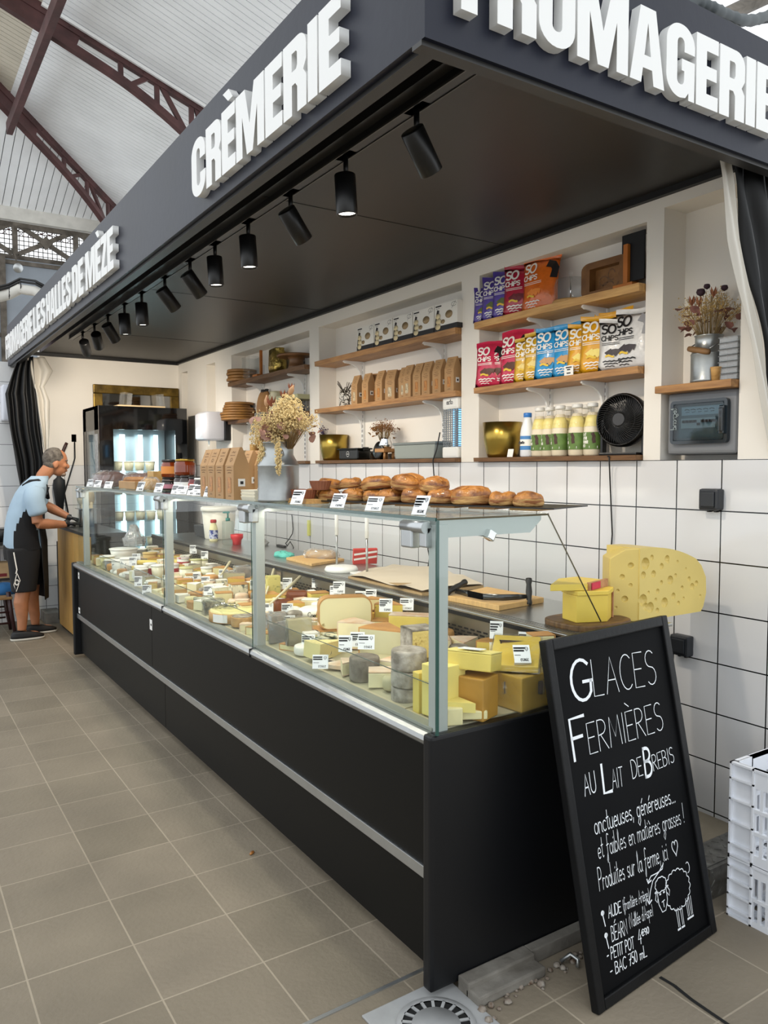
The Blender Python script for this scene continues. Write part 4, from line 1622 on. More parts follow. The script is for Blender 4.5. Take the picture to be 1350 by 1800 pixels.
# sockets on the tiles
mSock = mat('anthracite plastic', '#23262b', .4)
for (y, z, lb) in ((1.845, 1.372, 'dark square wall switch on the tiles below the fuse box'), (1.965, .775, 'dark socket on the tiles behind the chalkboard')):
 t = thing('wall_switch', lb, 'switch', (2.74, y, z))
 b = BM()
 box(b, -.045, 0, -.042, .042, -.042, .042, bev=.010)
 obj('housing', b, mSock, t)
 b = BM()
 box(b, -.052, -.044, -.03, .03, -.03, .03, bev=.005)
 obj('rocker', b, mSock, t)
 b = BM()
 for s in (-.015, .015):
  box(b, -.02, -.002, s - .005, s + .005, -.050, -.042)
 obj('glands', b, mInkD, t)

# ------------------------------------------------------------------ middle niche: yoghurt maker boxes, kraft pouches
mCard = mat('white carton', '#ebe8e0', .5)
q0, q1 = (2.750,4.651,2.337), (2.750,3.443,2.373)
BW = .208

def carton():
 t = thing('appliance_carton', '', 'box', group='kitchen machine cartons on the top shelf')
 b = BM()
 box(b, -.06, .06, -BW / 2, BW / 2, .025, .155)
 obj('carton', b, mCard, t)
 b = BM()
 box(b, -.062, .062, -BW / 2 - .001, BW / 2 + .001, 0, .028)
 obj('carton_base', b, mInkD, t)
 F = Matrix(((0, 0, -1, -.0608), (-1, 0, 0, 0), (0, 1, 0, 0), (0, 0, 0, 1)))
 b = BM()
 ribbon(b, [(-0.091, .142), (-0.044, .142)], .008, F)
 ribbon(b, [(-0.091, .130), (-0.058, .130)], .002, F)
 ribbon(b, arc(0.073, .135, .022, .012, 0, 330, 10), .002, F)
 ribbon(b, [(0.055, .115), (0.080, .14), (0.088, .15)], .002, F)
 for k in range(3):
  ribbon(b, [(0.022, .014 - .0 * k), (0.051, .014)], .002, Matrix(((0, 0, -1, -.0628), (-1, 0, 0, 0), (0, 1, 0, 0), (0, 0, 0, 1))))
 obj('print', b, mInkD, t)
 b = BM()
 ribbon(b, [(-0.091, .015), (-0.088, .06), (-0.073, .11)], .022, F)
 obj('dark_print', b, mat('dark brown print', '#2c231d', .5), t)
 F2 = Matrix(((0, 0, -1, -.0632), (-1, 0, 0, 0), (0, 1, 0, 0), (0, 0, 0, 1)))
 b = BM()
 for (x, y, r_) in ((-0.069, .085, .020), (-0.064, .055, .022), (-0.069, .025, .022)):
  lathe(b, [(0, .0), (r_, 0), (r_, .0008), (0, .0008)], 12, F2 @ T(x, y, 0, s=(1.1, .8, 1)))
 obj('cream_print', b, mat('cream print', '#e2d2a8', .5), t)
 b = BM()
 for (x, y, r_) in ((-0.026, .05, .017), (0.029, .085, .03)):
  lathe(b, [(0, .0), (r_, 0), (r_, .0006), (0, .0006)], 14, F @ T(x, y, 0, s=(1.1, .75, 1)))
 obj('machine_print', b, mat('tan print 2', '#9c8561', .5), t)
 return t

CK = Kind(carton)
for i, lb in enumerate(('carton with machine picture at the far end of the top shelf', 'second machine carton from the far end', 'middle carton of the five machine boxes', 'fourth machine carton, left of the nearest one', 'machine carton nearest the crisp packets')):
 f = i / 4
 y = 4.46 - i * (BW + .008)
 CK.put((2.765, y - .07, z3), .0, lb, scale=(1, 1, .98))

mKraft = mat('kraft card', '#b08a5e', .7, var=.08, vs=10, bump=.05, bs=60)
mKraftD = mat('kraft print', '#6b4c2c', .7)
mWin = mat('window with snack', '#c9862f', .4, col2='#7c4a1c', vs=90)
mWinN = mat('window with nuts', '#d8c9a5', .4, col2='#6b5236', vs=90)

def pouch(win):
 """gabled kraft pouch: front faces -x, gable side faces -y"""
 t = thing('kraft_pouch', '', 'snack pouch')
 w, d, h, hs = .075, .055, .175, .115
 b = BM()
 pr = [(-d / 2, 0), (d / 2, 0), (d / 2, hs), (.004, h), (-.004, h), (-d / 2, hs)]
 prism(b, pr, -w / 2, w / 2, Matrix(((1, 0, 0, 0), (0, 0, 1, 0), (0, 1, 0, 0), (0, 0, 0, 1))))
 obj('carton', b, mKraft, t)
 F = Matrix(((0, 0, -1, -d / 2 - .0006), (-1, 0, 0, 0), (0, 1, 0, 0), (0, 0, 0, 1)))
 b = BM()
 loops = rr(.015, .005, .022, .075, 3, x0=-.015)
 fill2d(b, [loops], .0004, F)
 obj('window', b, win, t)
 b = BM()
 for k, (z, wd) in enumerate(((.108, .016), (.098, .022), (.090, .014), (.012, .010))):
  ribbon(b, [(-wd, z), (0, z + .001), (wd, z)], .0022, F)
 sl_ = math.atan2(d / 2 - .004, h - hs)
 G = Matrix.Translation((-d / 2 - .0006, 0, hs)) @ Matrix.Rotation(sl_, 4, 'Y') @ Matrix(((0, 0, -1, 0), (-1, 0, 0, 0), (0, 1, 0, 0), (0, 0, 0, 1)))
 ribbon(b, [(-.012, .046), (-.004, .050), (.004, .045), (.014, .049)], .0025, G)
 ribbon(b, [(-.02, .036), (.02, .036)], .0018, G)
 ribbon(b, arc(0, .020, .009, .006, 0, 340, 8), .0022, G)
 obj('print', b, mKraftD, t)
 b = BM()
 box(b, -.012, .012, -w / 2 - .0012, -w / 2 - .0003, .045, .070)
 o = obj('side_sticker', b, mSticker, t)
 b = BM()
 box(b, -.005, .006, -w / 2 - .0018, -w / 2 - .0012, .052, .062)
 obj('sticker_mark', b, mInkD, o)
 return t

PO = Kind(lambda: pouch(mWin))
PN = Kind(lambda: pouch(mWinN))
shp = [(PN, (2.750,4.563,1.942), .0, 'kraft pouch next to the twig-filled jar'), (PO, (2.750,4.424,1.948), .0, 'second kraft pouch from the twig-filled jar'), (PO, (2.800,4.389,1.951), .35, 'kraft pouch set back behind its neighbours on the shelf'),
       (PO, (2.750,4.256,1.946), .0, 'kraft pouch in the middle of the far cluster'), (PN, (2.780,4.181,1.946), .3, 'turned kraft pouch second from the gap'), (PN, (2.810,4.180,1.954), .3, 'turned kraft pouch beside the gap on the shelf'),
       (PN, (2.780,4.027,1.948), .1, 'first kraft pouch of the nearer cluster, half hidden'), (PN, (2.745,3.928,1.942), .0, 'kraft pouch with pale nuts starting the nearer cluster'), (PO, (2.750,3.833,1.945), .0, 'third kraft pouch in the nearer cluster'), (PO, (2.750,3.741,1.948), .0, 'fourth kraft pouch in the nearer cluster'),
       (PO, (2.750,3.635,1.952), .0, 'fifth kraft pouch with orange snack in the nearer cluster'), (PO, (2.745,3.511,1.954), .05, 'kraft pouch with its stickered side showing near the end'), (PN, (2.800,3.519,1.964), .3, 'last kraft pouch touching the niche side')]
for kd, p, rz, lb in shp:
 o = kd.put((p[0], p[1], z2), rz, lb, scale=(1.05, 1.05, 1.12))
 o['group'] = 'kraft snack pouches on the middle shelf'

# jar of twigs
q = (2.780,4.784,1.943)
t = thing('glass_jar', 'tall glass jar stuffed with dry twigs', 'jar', (2.78, q[1], z2))
b = BM()
lathe(b, [(.04, 0), (.045, .006), (.045, .09), (.04, .11), (.038, .13)], 20, cap=False)
obj('jar_glass', b, glass('jar glass', (.95, .96, .95), 1.4), t)
b = BM()
r = random.Random(5)
for i in range(60):
 a, z = r.uniform(0, 6.28), r.uniform(.005, .12)
 p = Vector((.035 * math.cos(a), .035 * math.sin(a), z))
 d = Vector((r.gauss(0, .5), r.gauss(0, .5), r.gauss(0, .6))).normalized() * .03
 p2 = p + d
 if p2.z < .004:
  p2.z = .004
 rr_ = math.hypot(p2.x, p2.y)
 if rr_ > .042:
  p2.x *= .042 / rr_
  p2.y *= .042 / rr_
 tube(b, [p, p2], .0025, 4)
for i in range(12):
 a = r.uniform(0, 6.28)
 tube(b, [(.01 * math.cos(a), .01 * math.sin(a), .10), (.055 * math.cos(a), .055 * math.sin(a), .15 + r.uniform(0, .03))], .002, 4)
obj('twigs', b, mat('dark twigs', '#4a4238', .8, var=.3, vs=20), t)

# bottom ledge of the middle niche
q = (2.790,4.971,1.556)
bk2 = dup(bk, (2.79, q[1], z1), 0, 'brass bucket with purple dried flowers at its rim')
b = BM()
r = random.Random(11)
for i in range(26):
 p = Vector((r.gauss(-.04, .014), r.gauss(.10, .022), .185 + abs(r.gauss(.02, .03))))
 tube(b, [(-.03, .07, .165), p], .001, 3)
 lathe(b, [(0, -.005), (.006, 0), (0, .007)], 5, T(*p))
tag(obj('flower_sprig', b, mat('violet dry flowers', '#3d2f4d', .8, var=.4, vs=60), None, (2.79, q[1], z1)), 'violet dried flower sprig drooping from the far brass bucket', 'flowers')
q = (2.730,4.694,1.561)
t = thing('cast_iron_dish', 'black rectangular cast dish with a round emblem', 'dish', (2.765, q[1] - .06, z1))
b = BM()
box(b, -.055, .055, -.125, .125, 0, .075, bev=.012)
box(b, -.06, .06, -.14, .14, .07, .08, bev=.004)
for s in (-1, 1):
 box(b, -.02, .02, s * .145 - .012, s * .145 + .012, .06, .085, bev=.004)
obj('dish_body', b, mat('black enamel', '#10110f', .25), t)
b = BM()
F = Matrix(((0, 0, -1, -.0608), (-1, 0, 0, 0), (0, 1, 0, 0), (0, 0, 0, 1)))
F = Matrix(((0, 0, -1, -.0558), (-1, 0, 0, 0), (0, 1, 0, 0), (0, 0, 0, 1)))
ribbon(b, arc(0, .04, .018, .018, 0, 360, 16), .0022, F)
ribbon(b, [(-.012, .04), (.012, .04)], .003, F)
obj('emblem', b, mSticker, t)
b = BM()
q = (2.750,4.412,1.558)
lathe(b, [(0, 0), (.045, 0), (.06, .05), (.062, .055), (.055, .05), (0, .01)], 20, T(0, 0, 0))
tag(obj('black_bowl', b, MATS['black enamel'], None, (2.80, q[1] - .04, z1)), 'small black bowl behind the cast dish', 'bowl')
b = BM()
q = (2.720,4.328,1.557)
lathe(b, [(0, 0), (.05, 0), (.058, .006), (.058, .012), (.05, .016), (0, .016)], 24, T(0, 0, .058, ry=-PI / 2 + .15))
tag(obj('pot_cover', b, MATS['black enamel'], None, (2.735, q[1] - .06, z1)), 'round black lid standing on edge beside the small vase', 'lid')
q = (2.750,4.231,1.560)
t = thing('flower_vase', 'small metal vase of brown dried flowers on a wooden stand', 'vase', (2.765, q[1] + .01, z1))
b = BM()
box(b, -.05, .05, -.055, .055, .045, .07, bev=.004)
for sx in (-1, 1):
 for sy in (-1, 1):
  lathe(b, [(.010, 0), (.008, .046)], 10, T(sx * .032, sy * .038, 0))
obj('wooden_stand', b, mWood, t)
b = BM()
lathe(b, [(0, .07), (.035, .07), (.042, .08), (.044, .10), (.032, .13), (.035, .14), (.030, .138), (0, .1)], 24)
obj('pot', b, mChrome, t)
dried(t, 0, .02, .135, .10, .13, 8, (mStem, mat('rusty seed buds', '#8a5a2e', .8, var=.25, vs=40), mat('ochre leaves', '#8f6637', .8, var=.2, vs=20)), 70, leaves=12)
q = (2.770,3.855,1.559)
t = thing('grey_tub', 'low grey plastic tub with a lid', 'tub', (2.79, q[1], z1))
b = BM()
prism(b, [(-.20, 0), (.20, 0), (.215, .085), (-.215, .085)], -.075, .075, Matrix(((0, 0, 1, 0), (1, 0, 0, 0), (0, 1, 0, 0), (0, 0, 0, 1))), bev=.006)
obj('tub_body', b, mat('sage grey plastic', '#8d948f', .5), t)
b = BM()
box(b, -.08, .08, -.225, .225, .085, .10, bev=.004)
obj('tub_lid', b, mat('grey lid', '#787f7e', .5), t)
# insect killer lamp
q = (2.740,3.513,1.549)
t = thing('insect_lamp', 'white electric insect lamp with a blue glowing grille', 'insect lamp', (2.775, q[1], z1))
mIL = mat('ivory plastic', '#e6e6e2', .4)
b = BM()
box(b, -.05, .05, -.073, .073, 0, .065, bev=.012)
box(b, -.05, .05, -.073, .073, .275, .345, bev=.016)
for s in (-1, 1):
 box(b, .02, .05, s * .068 - .005, s * .068 + .005, .06, .28)
obj('body', b, mIL, t)
b = BM()
for k in range(16):
 z = .072 + k * .0128
 box(b, -.048, -.044, -.066, .066, z, z + .0045)
for k in range(7):
 y = -.06 + k * .02
 box(b, -.046, -.043, y - .0025, y + .0025, .06, .28)
for k in range(16):
 z = .072 + k * .0128
 box(b, -.046, .03, -.070, -.067, z, z + .0045)
obj('grille', b, mat('grey grille', '#7d8285', .5), t)
b = BM()
for s in (-.03, .025):
 cyl(b, .009, .07, .275, 12, T(.0, s, 0))
obj('blue_tube', b, mat('lit blue tube', '#8fd0ff', .3, emit=1.3), t)
b = BM()
box(b, .03, .034, -.066, .066, .06, .28)
obj('reflector', b, mat('grey blue reflector', '#5a6a78', .5), t)
b = BM()
write(b, 'acto', -.03, .305, .030, .004, Matrix(((0, 0, -1, -.0508), (-1, 0, 0, 0), (0, 1, 0, 0), (0, 0, 0, 1))), .10, 1.0)
obj('lettering', b, mInkD, t)
t = thing('power_cord', 'black cord hanging from the insect lamp', 'cord', (0, 0, 0))
b = BM()
tube(b, [(2.72, q[1] + .085, 1.70), (2.700, q[1] + .09, 1.6), (2.692, q[1] + .115, 1.54), (2.71, q[1] + .13, 1.46), (2.728, q[1] + .12, 1.3), (2.73, q[1] + .14, 1.0)], .0035, 6)
obj('cord', b, mBlack, t)

# ------------------------------------------------------------------ far niche: boards, jars, jug
mBoard = mat('round board wood', '#a5773f', .5, col2='#7f5628', vs=8, bump=.1, bs=20)

def disc(r_, h):
 b = BM()
 cyl(b, r_, 0, h, 28, bev=.004)
 return b

order = ('bottom', 'second', 'third', 'fourth', 'fifth', 'sixth', 'top')
q = (2.780,6.655,2.333)
for k in range(4):
 tag(obj('round_board', disc(.135 - .005 * (k == 1), .024), mBoard, None, (2.775 + .006 * (k % 2), q[1] - .02, z3 + k * .0265)), '%s round wooden board stacked on the top shelf of the far niche' % order[k], 'board', 'round wooden boards')
q = (2.780,6.693,1.976)
for k in range(7):
 tag(obj('round_board', disc((.165, .16, .155, .15, .14, .12, .13)[k], .021), mBoard, None, (2.765 - .01 * (k % 3), q[1] - .02, z2 + k * .0235)), '%s round wooden board in the tall stack on the middle shelf' % order[k], 'board', 'round wooden boards')
q = (2.800,6.497,2.278)
t = thing('acrylic_box', 'tall clear acrylic box standing beside the wooden pole stand', 'acrylic box', (2.80, q[1] - .04, z3))
b = BM()
for s in (-1, 1):
 box(b, -.06, .06, s * .08 - .002, s * .08 + .002, 0, .2)
 box(b, s * .06 - .002, s * .06 + .002, -.08, .08, 0, .2)
obj('walls', b, mAcryl, t)
q = (2.770,6.195,2.315)
t = thing('pole_stand', 'slim wooden pole stand on the top shelf', 'stand', (2.765, q[1] - .01, z3))
b = BM()
box(b, -.06, .06, -.05, .05, 0, .018, bev=.003)
obj('foot', b, MATS['orange stained wood'], t)
b = BM()
box(b, -.010, .010, -.012, .012, .018, .225, bev=.002)
obj('pole', b, MATS['orange stained wood'], t)
q = (2.800,5.931,2.309)
b = BM()
loft(b, [(0, 0, 0, .055, .085), (0, 0, .06, .06, .10), (0, 0, .15, .055, .10), (.0, .02, .20, .05, .08), (.0, -.02, .21, .04, .06)], 18, power=3)
tag(obj('gift_bag', b, mat('crinkled gold foil', '#a8904a', .25, metal=.8, var=.5, vs=25, bump=.9, bs=20), None, (2.80, q[1], z3)), 'crinkled gold foil bag behind the wooden cake stand', 'bag')
q = (2.770,5.605,2.317)
t = thing('cake_stand', 'dark wooden cake stand with a wide round plate', 'cake stand', (2.80, q[1] - .02, z3))
b = BM()
lathe(b, [(0, 0), (.075, 0), (.06, .03), (.055, .07), (.07, .095), (0, .095)], 28)
obj('pedestal', b, mat('walnut turned', '#6a4525', .45, col2='#8b6238', vs=6, stretch=(1, 1, 6)), t)
b = BM()
cyl(b, .155, .095, .115, 36, bev=.005)
obj('plate', b, MATS['walnut turned'], t)
for yy_, rz, lb, s in (((2.800,6.321,1.966), .5, 'oval wooden cutting board leaning on the wall, left', 1.0), ((2.830,6.256,1.978), .3, 'oval wooden cutting board leaning behind the first', 1.05)):
 t = thing('cutting_board', lb, 'board', (2.815, yy_[1], z2), 0, 'leaning oval cutting boards', rot=(0, .16, rz))
 b = BM()
 cyl(b, .05, -.009, .009, 24, T(0, 0, .125, ry=PI / 2, s=(2.45, 1, 1)), bev=.003)
 obj('blade_board', b, mBoard, t)
 b = BM()
 box(b, -.009, .009, -.016, .016, .23, .26, bev=.003)
 obj('grip', b, mBlack, t)
q = (2.750,6.160,1.959)
b = BM()
box(b, -.05, .05, -.075, .075, 0, .04, bev=.008)
tag(obj('butter_dish', b, mat('grey glazed tray', '#75736c', .4), None, (2.755, q[1] - .03, z2)), 'small grey covered dish before the cutting boards', 'dish')
q = (2.780,5.952,1.972)
t = thing('cream_jug', 'tall cream enamel jug on the middle shelf', 'jug', (2.79, q[1] - .0, z2))
mJug = mat('cream enamel', '#d6cda6', .3, coat=.3)
b = BM()
lathe(b, [(0, 0), (.055, 0), (.058, .01), (.050, .12), (.046, .19), (.050, .205), (.046, .205), (.042, .18), (0, .1)], 26)
obj('body', b, mJug, t)
b = BM()
tube(b, [(-.01, .045, .185), (-.02, .08, .18), (-.02, .088, .13), (-.01, .055, .09)], .006, 8)
obj('handle', b, mJug, t)
q = (2.790,5.581,2.025)
t = thing('lidded_box', 'shallow cream carton lying on top of the jam jars', 'box', (2.79, q[1] - .0, z2 + .105), .1)
b = BM()
box(b, -.09, .09, -.165, .165, 0, .035)
obj('carton', b, mat('pale green card', '#c9c79f', .6), t)
mJamO = mat('orange jam', '#9c4a16', .15, coat=.5)
mJamR = mat('red jam', '#6e1418', .15, coat=.5)
mJamD = mat('dark preserve', '#2c1a12', .12, coat=.5)
mLidGold = mat('gold lid', '#b39445', .25, metal=.9)
mLidBlk = mat('black lid', '#17120f', .35)
mLidWht = mat('white lid', '#e4e2dc', .4)

def jam(body, lid, lab, r_=.034, h=.085):
 t = thing('jam_jar', '', 'jar')
 b = BM()
 lathe(b, [(0, 0), (r_ * .92, 0), (r_, .006), (r_, h * .72), (r_ * .85, h * .84), (r_ * .85, h * .88)], 22)
 obj('filled_glass', b, body, t)
 b = BM()
 cyl(b, r_ * .93, h * .86, h, 22, bev=.003)
 obj('lid', b, lid, t)
 b = BM()
 lathe(b, [(r_ + .0006, h * .2), (r_ + .0006, h * .62)], 22, cap=False)
 obj('paper_label', b, lab, t)
 return t

q = (2.760,5.727,1.943)
for i, (m, l, lb) in enumerate(((mJamO, mLidWht, 'orange jam jar nearest the cream jug'), (mJamR, mLidWht, 'red jam jar beside the orange one'), (mJamD, mLidBlk, 'dark jar with white label under the pale carton'), (mJamD, mLidBlk, 'dark labelled jar at the right end of the jam row'))):
 t = jam(m, l, mSticker if i > 1 else m, .034, .1)
 t.location = (2.755, q[1] - .0 - i * .085, z2)
 t['label'] = lb

# ledge behind the churn: marble board, cups
q = (2.780,6.667,1.562)
t = thing('marble_board', 'grey marble serving board leaning at the back', 'board', (2.82, q[1] - .03, z1), 0, rot=(0, .12, 0))
b = BM()
box(b, -.008, .008, -.13, .13, 0, .25, bev=.006)
box(b, -.008, .008, -.02, .02, .25, .30, bev=.006)
obj('slab', b, mat('marble', '#cfcdc8', .3, var=.15, vs=6), t)
q = (2.750,6.635,1.561)
for k, (dy, h) in enumerate(((.0, .10), (-.07, .10))):
 b = BM()
 box(b, -.05, .05, -.05, .05, 0, h, bev=.004)
 tag(obj('carton_stack', b, mat('straw card', '#b8a580', .7, var=.15, vs=30, stretch=(1, 1, 8)), None, (2.75, q[1] - .01 + dy * 1.5, z1)), ('far' if k == 0 else 'near') + ' pale card box stack before the marble board', 'box')
mCup = mat('kraft paper cup', '#c9a266', .7)

def cupstack(n):
 b = BM()
 z = 0
 for k in range(n):
  lathe(b, [(.026, z), (.034, z + .05), (.036, z + .052), (.036, z + .055), (.032, z + .055)], 18)
  z += .016
 return b

for i, (p, n, lb) in enumerate((((2.760,6.351,1.559), 7, 'tall stack of tan paper cups beside the marble board'), ((2.820,6.365,1.559), 11, 'stack of tan paper cups at the back left'), ((2.790,6.214,1.558), 13, 'tallest stack of tan paper cups'), ((2.760,6.043,1.557), 12, 'stack of tan paper cups half behind the dried flowers'))):
 tag(obj('paper_cup_stack', cupstack(n), mCup, None, (p[0], p[1], z1)), lb, 'cups', 'paper cup stacks')
q = (2.660,7.134,1.782)
t = thing('paper_dispenser', 'white wall paper-towel dispenser', 'dispenser', (2.74, 6.98, 1.75))
b = BM()
loft(b, [(-.12, 0, 0, .10, .135), (-.13, 0, .02, .12, .145), (-.13, 0, .24, .12, .145), (-.12, 0, .262, .10, .135)], 28, power=5)
obj('cover', b, mat('glossy white plastic', '#d9dce6', .2), t)
b = BM()
box(b, -.06, 0, -.165, .14, .0, .255, bev=.01)
obj('back_plate', b, mat('black plastic', '#141416', .35), t)
b = BM()
prism(b, [(-.03, 0), (.03, 0), (0, -.06)], -.001, .001, Matrix(((0, 0, 1, -.16), (1, 0, 0, -.02), (0, 1, 0, .0), (0, 0, 0, 1))))
obj('paper_tip', b, mSticker, t)
# posters/pictures on the pier behind the pouches
b = BM()
box(b, 2.722, 2.738, 6.55, 6.95, 1.53, 1.66)
t = tag(obj('black_stand', b, mBlack), 'black framed display below the paper dispenser', 'frame')
b = BM()
box(b, 2.7215, 2.7225, 6.60, 6.85, 1.532, 1.655)
obj('photo_print', b, mat('blurry photo print', '#d6d2c8', .5, col2='#3c3a36', vs=40, contrast=(.45, .6)), t)

# ------------------------------------------------------------------ price tags
mTag = mat('price card', '#eceeef', .4)

def facing(p, d=0.0):
 """yaw that turns a thing's local -x side towards the customers' aisle near the corner"""
 return math.atan2(p[1], p[0]) + d

def make_tag(w, h, v):
 t = thing('price_tag', '', 'price tag', group='white price tags')
 b = BM()
 box(b, -.0006, .0006, -w / 2, w / 2, 0, h)
 box(b, -.001, .012, -w / 2, w / 2, -.0005, .0015)
 obj('card', b, mTag, t)
 F = Matrix(((0, 0, -1, -.0012), (-1, 0, 0, 0), (0, 1, 0, 0), (0, 0, 0, 1)))
 b = BM()
 r = random.Random(v)
 for k in range(2 + v % 2):
  z = h * (.82 - .15 * k)
  x = -w * .42
  while x < w * (.10 - .08 * k):
   l = r.uniform(.05, .11) * w
   ribbon(b, [(x, z), (x + l, z)], h * .095, F)
   x += l + w * .02
 ribbon(b, [(-w * .42, h * .42), (-w * .1, h * .42)], h * .03, F)
 obj('heading_marks', b, mInkD, t)
 b = BM()
 ribbon(b, [(w * .24, h * .86), (w * .3, h * .62), (w * .36, h * .86)], h * .03, F)
 ribbon(b, arc(w * .3, h * .78, w * .09, h * .1, 0, 360, 10), h * .025, F)
 obj('goat_emblem', b, mat('grey print 2', '#77797b', .5), t)
 b = BM()
 x = -w * .08
 for i in range(5):
  ribbon(b, arc(x, h * .16, w * .025, h * .07, r.uniform(0, 90), r.uniform(250, 360), 6), h * .035, F)
  x += w * .10
 obj('price_marks', b, mInkD, t)
 return t

TG = [Kind(lambda: make_tag(.052, .062, 0)), Kind(lambda: make_tag(.056, .056, 1)), Kind(lambda: make_tag(.060, .052, 2)), Kind(lambda: make_tag(.048, .064, 3))]
tag_i = [0]

def ptag(p, label, rz=None, lean=.35, sc=1.0, dz=0.0):
 k = TG[tag_i[0] % 4]
 tag_i[0] += 1
 z = facing(p, -.2) if rz is None else rz
 o = k.put((p[0], p[1], p[2] + dz), z, label, rot=(0, lean, z), scale=(sc, sc, sc))
 return o

ZT = 1.3625
for p, on in (((1.547,7.140,1.363), 'farthest of three by the wrapped loaves'), ((1.543,6.848,1.363), 'by the wrapped loaves, second of three'), ((1.511,6.342,1.363), 'by the wrapped loaves, nearest of three'), ((1.325,4.776,1.363), 'before the brown wrapped cake on the glass top'), ((1.347,4.481,1.363), 'left of the pink-labelled jar'), ((1.277,3.945,1.363), 'right beside the pink-labelled jar'), ((1.274,3.845,1.363), 'second to the right of the pink-labelled jar'), ((1.261,3.662,1.363), 'before the white-labelled dark jars'), ((1.260,3.572,1.363), 'left of the kraft pouches on the glass top'), ((1.231,3.342,1.363), 'before the first kraft pouch on the glass top'), ((1.196,3.074,1.363), 'before the fourth kraft pouch on the glass top'), ((1.176,2.664,1.363), 'before the large milk churn'), ((1.250,2.507,1.363), 'before the brown tartlets'), ((1.257,2.223,1.363), 'before the farther puff pastries'), ((1.283,2.043,1.363), 'under the middle of the pastry tray, large'), ((1.330,1.865,1.363), 'nearest the corner of the glass top, large')):
 p = (1.30, p[1] / p[0] * 1.30, 0)
 ptag((p[0], p[1], ZT + .001), 'white price tag ' + on, facing(p, -.55), .55, .98)

# ------------------------------------------------------------------ goods on the glass top
mFilm = glass('cling film', (.97, .97, .97), 2.2, .12, film=.10)
mLoaf = mat('dark crust', '#5e3527', .6, var=.35, vs=14, bump=.4, bs=30)
mCake = mat('brown cake', '#9a6a38', .6, var=.25, vs=14, bump=.3, bs=30)

def crumple(bm, amt, seed, cuts=2):
 r = random.Random(seed)
 bmesh.ops.subdivide_edges(bm, edges=bm.edges[:], cuts=cuts, use_grid_fill=True)
 for v in bm.verts:
  v.co += Vector((r.uniform(-amt, amt), r.uniform(-amt, amt), r.uniform(-amt, amt) if v.co.z > .003 else 0))
 return bm

def wrapped(name, label, cat, p, rz, sx, sy, sz, inner, seed, film=mFilm, pad=.006):
 t = thing(name, label, cat, p, rz)
 b = BM()
 loft(b, [(0, 0, 0, sx * .46, sy * .46), (0, 0, sz * .3, sx * .5, sy * .5), (0, 0, sz * .75, sx * .44, sy * .46), (0, 0, sz, sx * .2, sy * .3)], 18, power=3.2)
 obj('loaf', b, inner, t)
 b = BM()
 loft(b, [(0, 0, 0, sx * .5 + pad, sy * .5 + pad), (0, 0, sz * .35, sx * .52 + pad, sy * .53 + pad), (0, 0, sz * .8, sx * .47 + pad, sy * .5 + pad), (0, 0, sz + pad, sx * .22 + pad, sy * .34)], 22, power=3)
 crumple(b, .006, seed, 1)
 obj('plastic_film', b, film, t, smooth=False)
 return t

p = (1.791,7.600,1.363)
wrapped('wrapped_loaf', 'dark loaf in crinkled clear plastic at the far end of the glass top', 'bread', (1.44, 5.95, ZT), .1, .22, .32, .11, mLoaf, 1)
p = (1.687,6.457,1.363)
wrapped('wrapped_loaf', 'second dark loaf in clear plastic, nearer the brown cake', 'bread', (1.56, 5.60, ZT), .1, .20, .30, .10, mLoaf, 2)
p = (1.305,4.791,1.363)
t = thing('cake_box', 'brown wrapped cake in a low kraft tray', 'cake', (1.42, 5.20, ZT), .0)
b = BM()
box(b, -.06, .06, -.2, .2, 0, .05, bev=.004)
obj('tray', b, mKraft, t)
b = BM()
loft(b, [(0, 0, .05, .055, .19), (0, 0, .07, .05, .17), (0, 0, .078, .03, .12)], 16, power=3)
obj('cake', b, mCake, t)
p = (1.390,4.726,1.363)
wrapped('wrapped_loaf', 'small pale cake in clear plastic beside the jars', 'cake', (1.43, 4.90, ZT), .0, .1, .16, .07, mat('pale sponge', '#c9a368', .7, var=.2, vs=30), 4)
b = BM()
box(b, -.06, .06, -.07, .07, 0, .115, bev=.003)
p = (1.874,6.307,1.363)
tag(obj('straw_box', b, mat('straw box', '#c3a063', .6, var=.2, vs=20), None, (1.60, 5.28, ZT)), 'straw-coloured box standing behind the pale cake', 'box')

mHoney = mat('amber marmalade', '#7a2f0c', .1, coat=.6)
mLabO = mat('orange label', '#d98a3c', .5)
mLabP = mat('pink label', '#c98392', .5)
mLabR = mat('red-white label', '#b8402c', .5)
mLabK = mat('dark green label', '#39452d', .5)

def cj(p, body, lid, lab, r_, h, label, dx=0, dy=0, z=ZT):
 t = jam(body, lid, lab, r_, h)
 t.location = (p[0] * (1 + dx * .62), p[1] * (1 + dx * .62) + dy, z)
 t['label'] = label
 t['group'] = 'preserve jars on the glass top'
 return t

a = (1.480,4.657,1.363)
cj(a, mJamD, mLidBlk, mLabP, .055, .06, 'squat dark jar with a pink label at the front of the glass top', .02)
cj(a, mJamD, mLidBlk, mJamD, .058, .075, 'dark squat jar carrying the big amber jar', .14, .0)
cj(a, mHoney, mLidBlk, mLabO, .058, .115, 'big amber jar with an orange label on top of a dark jar', .14, .0, ZT + .0755)
cj(a, mJamD, mLidBlk, mJamD, .055, .075, 'dark jar at the back under the second amber jar', .25, -.03)
cj(a, mHoney, mLidBlk, mLabO, .055, .105, 'second amber jar stacked at the back', .25, -.03, ZT + .0755)
a = (1.359,3.991,1.363)
cj(a, mJamD, mLidBlk, mSticker, .042, .095, 'dark jar with a white label, left of the pair', .07, .10)
cj(a, mJamD, mLidBlk, mSticker, .042, .095, 'dark jar with a white label, right of the pair', .07, -.0)
cj(a, mHoney, mLidGold, mHoney, .058, .09, 'amber jar with a gold lid stacked above the white-labelled jars', .09, .04, ZT + .0955)
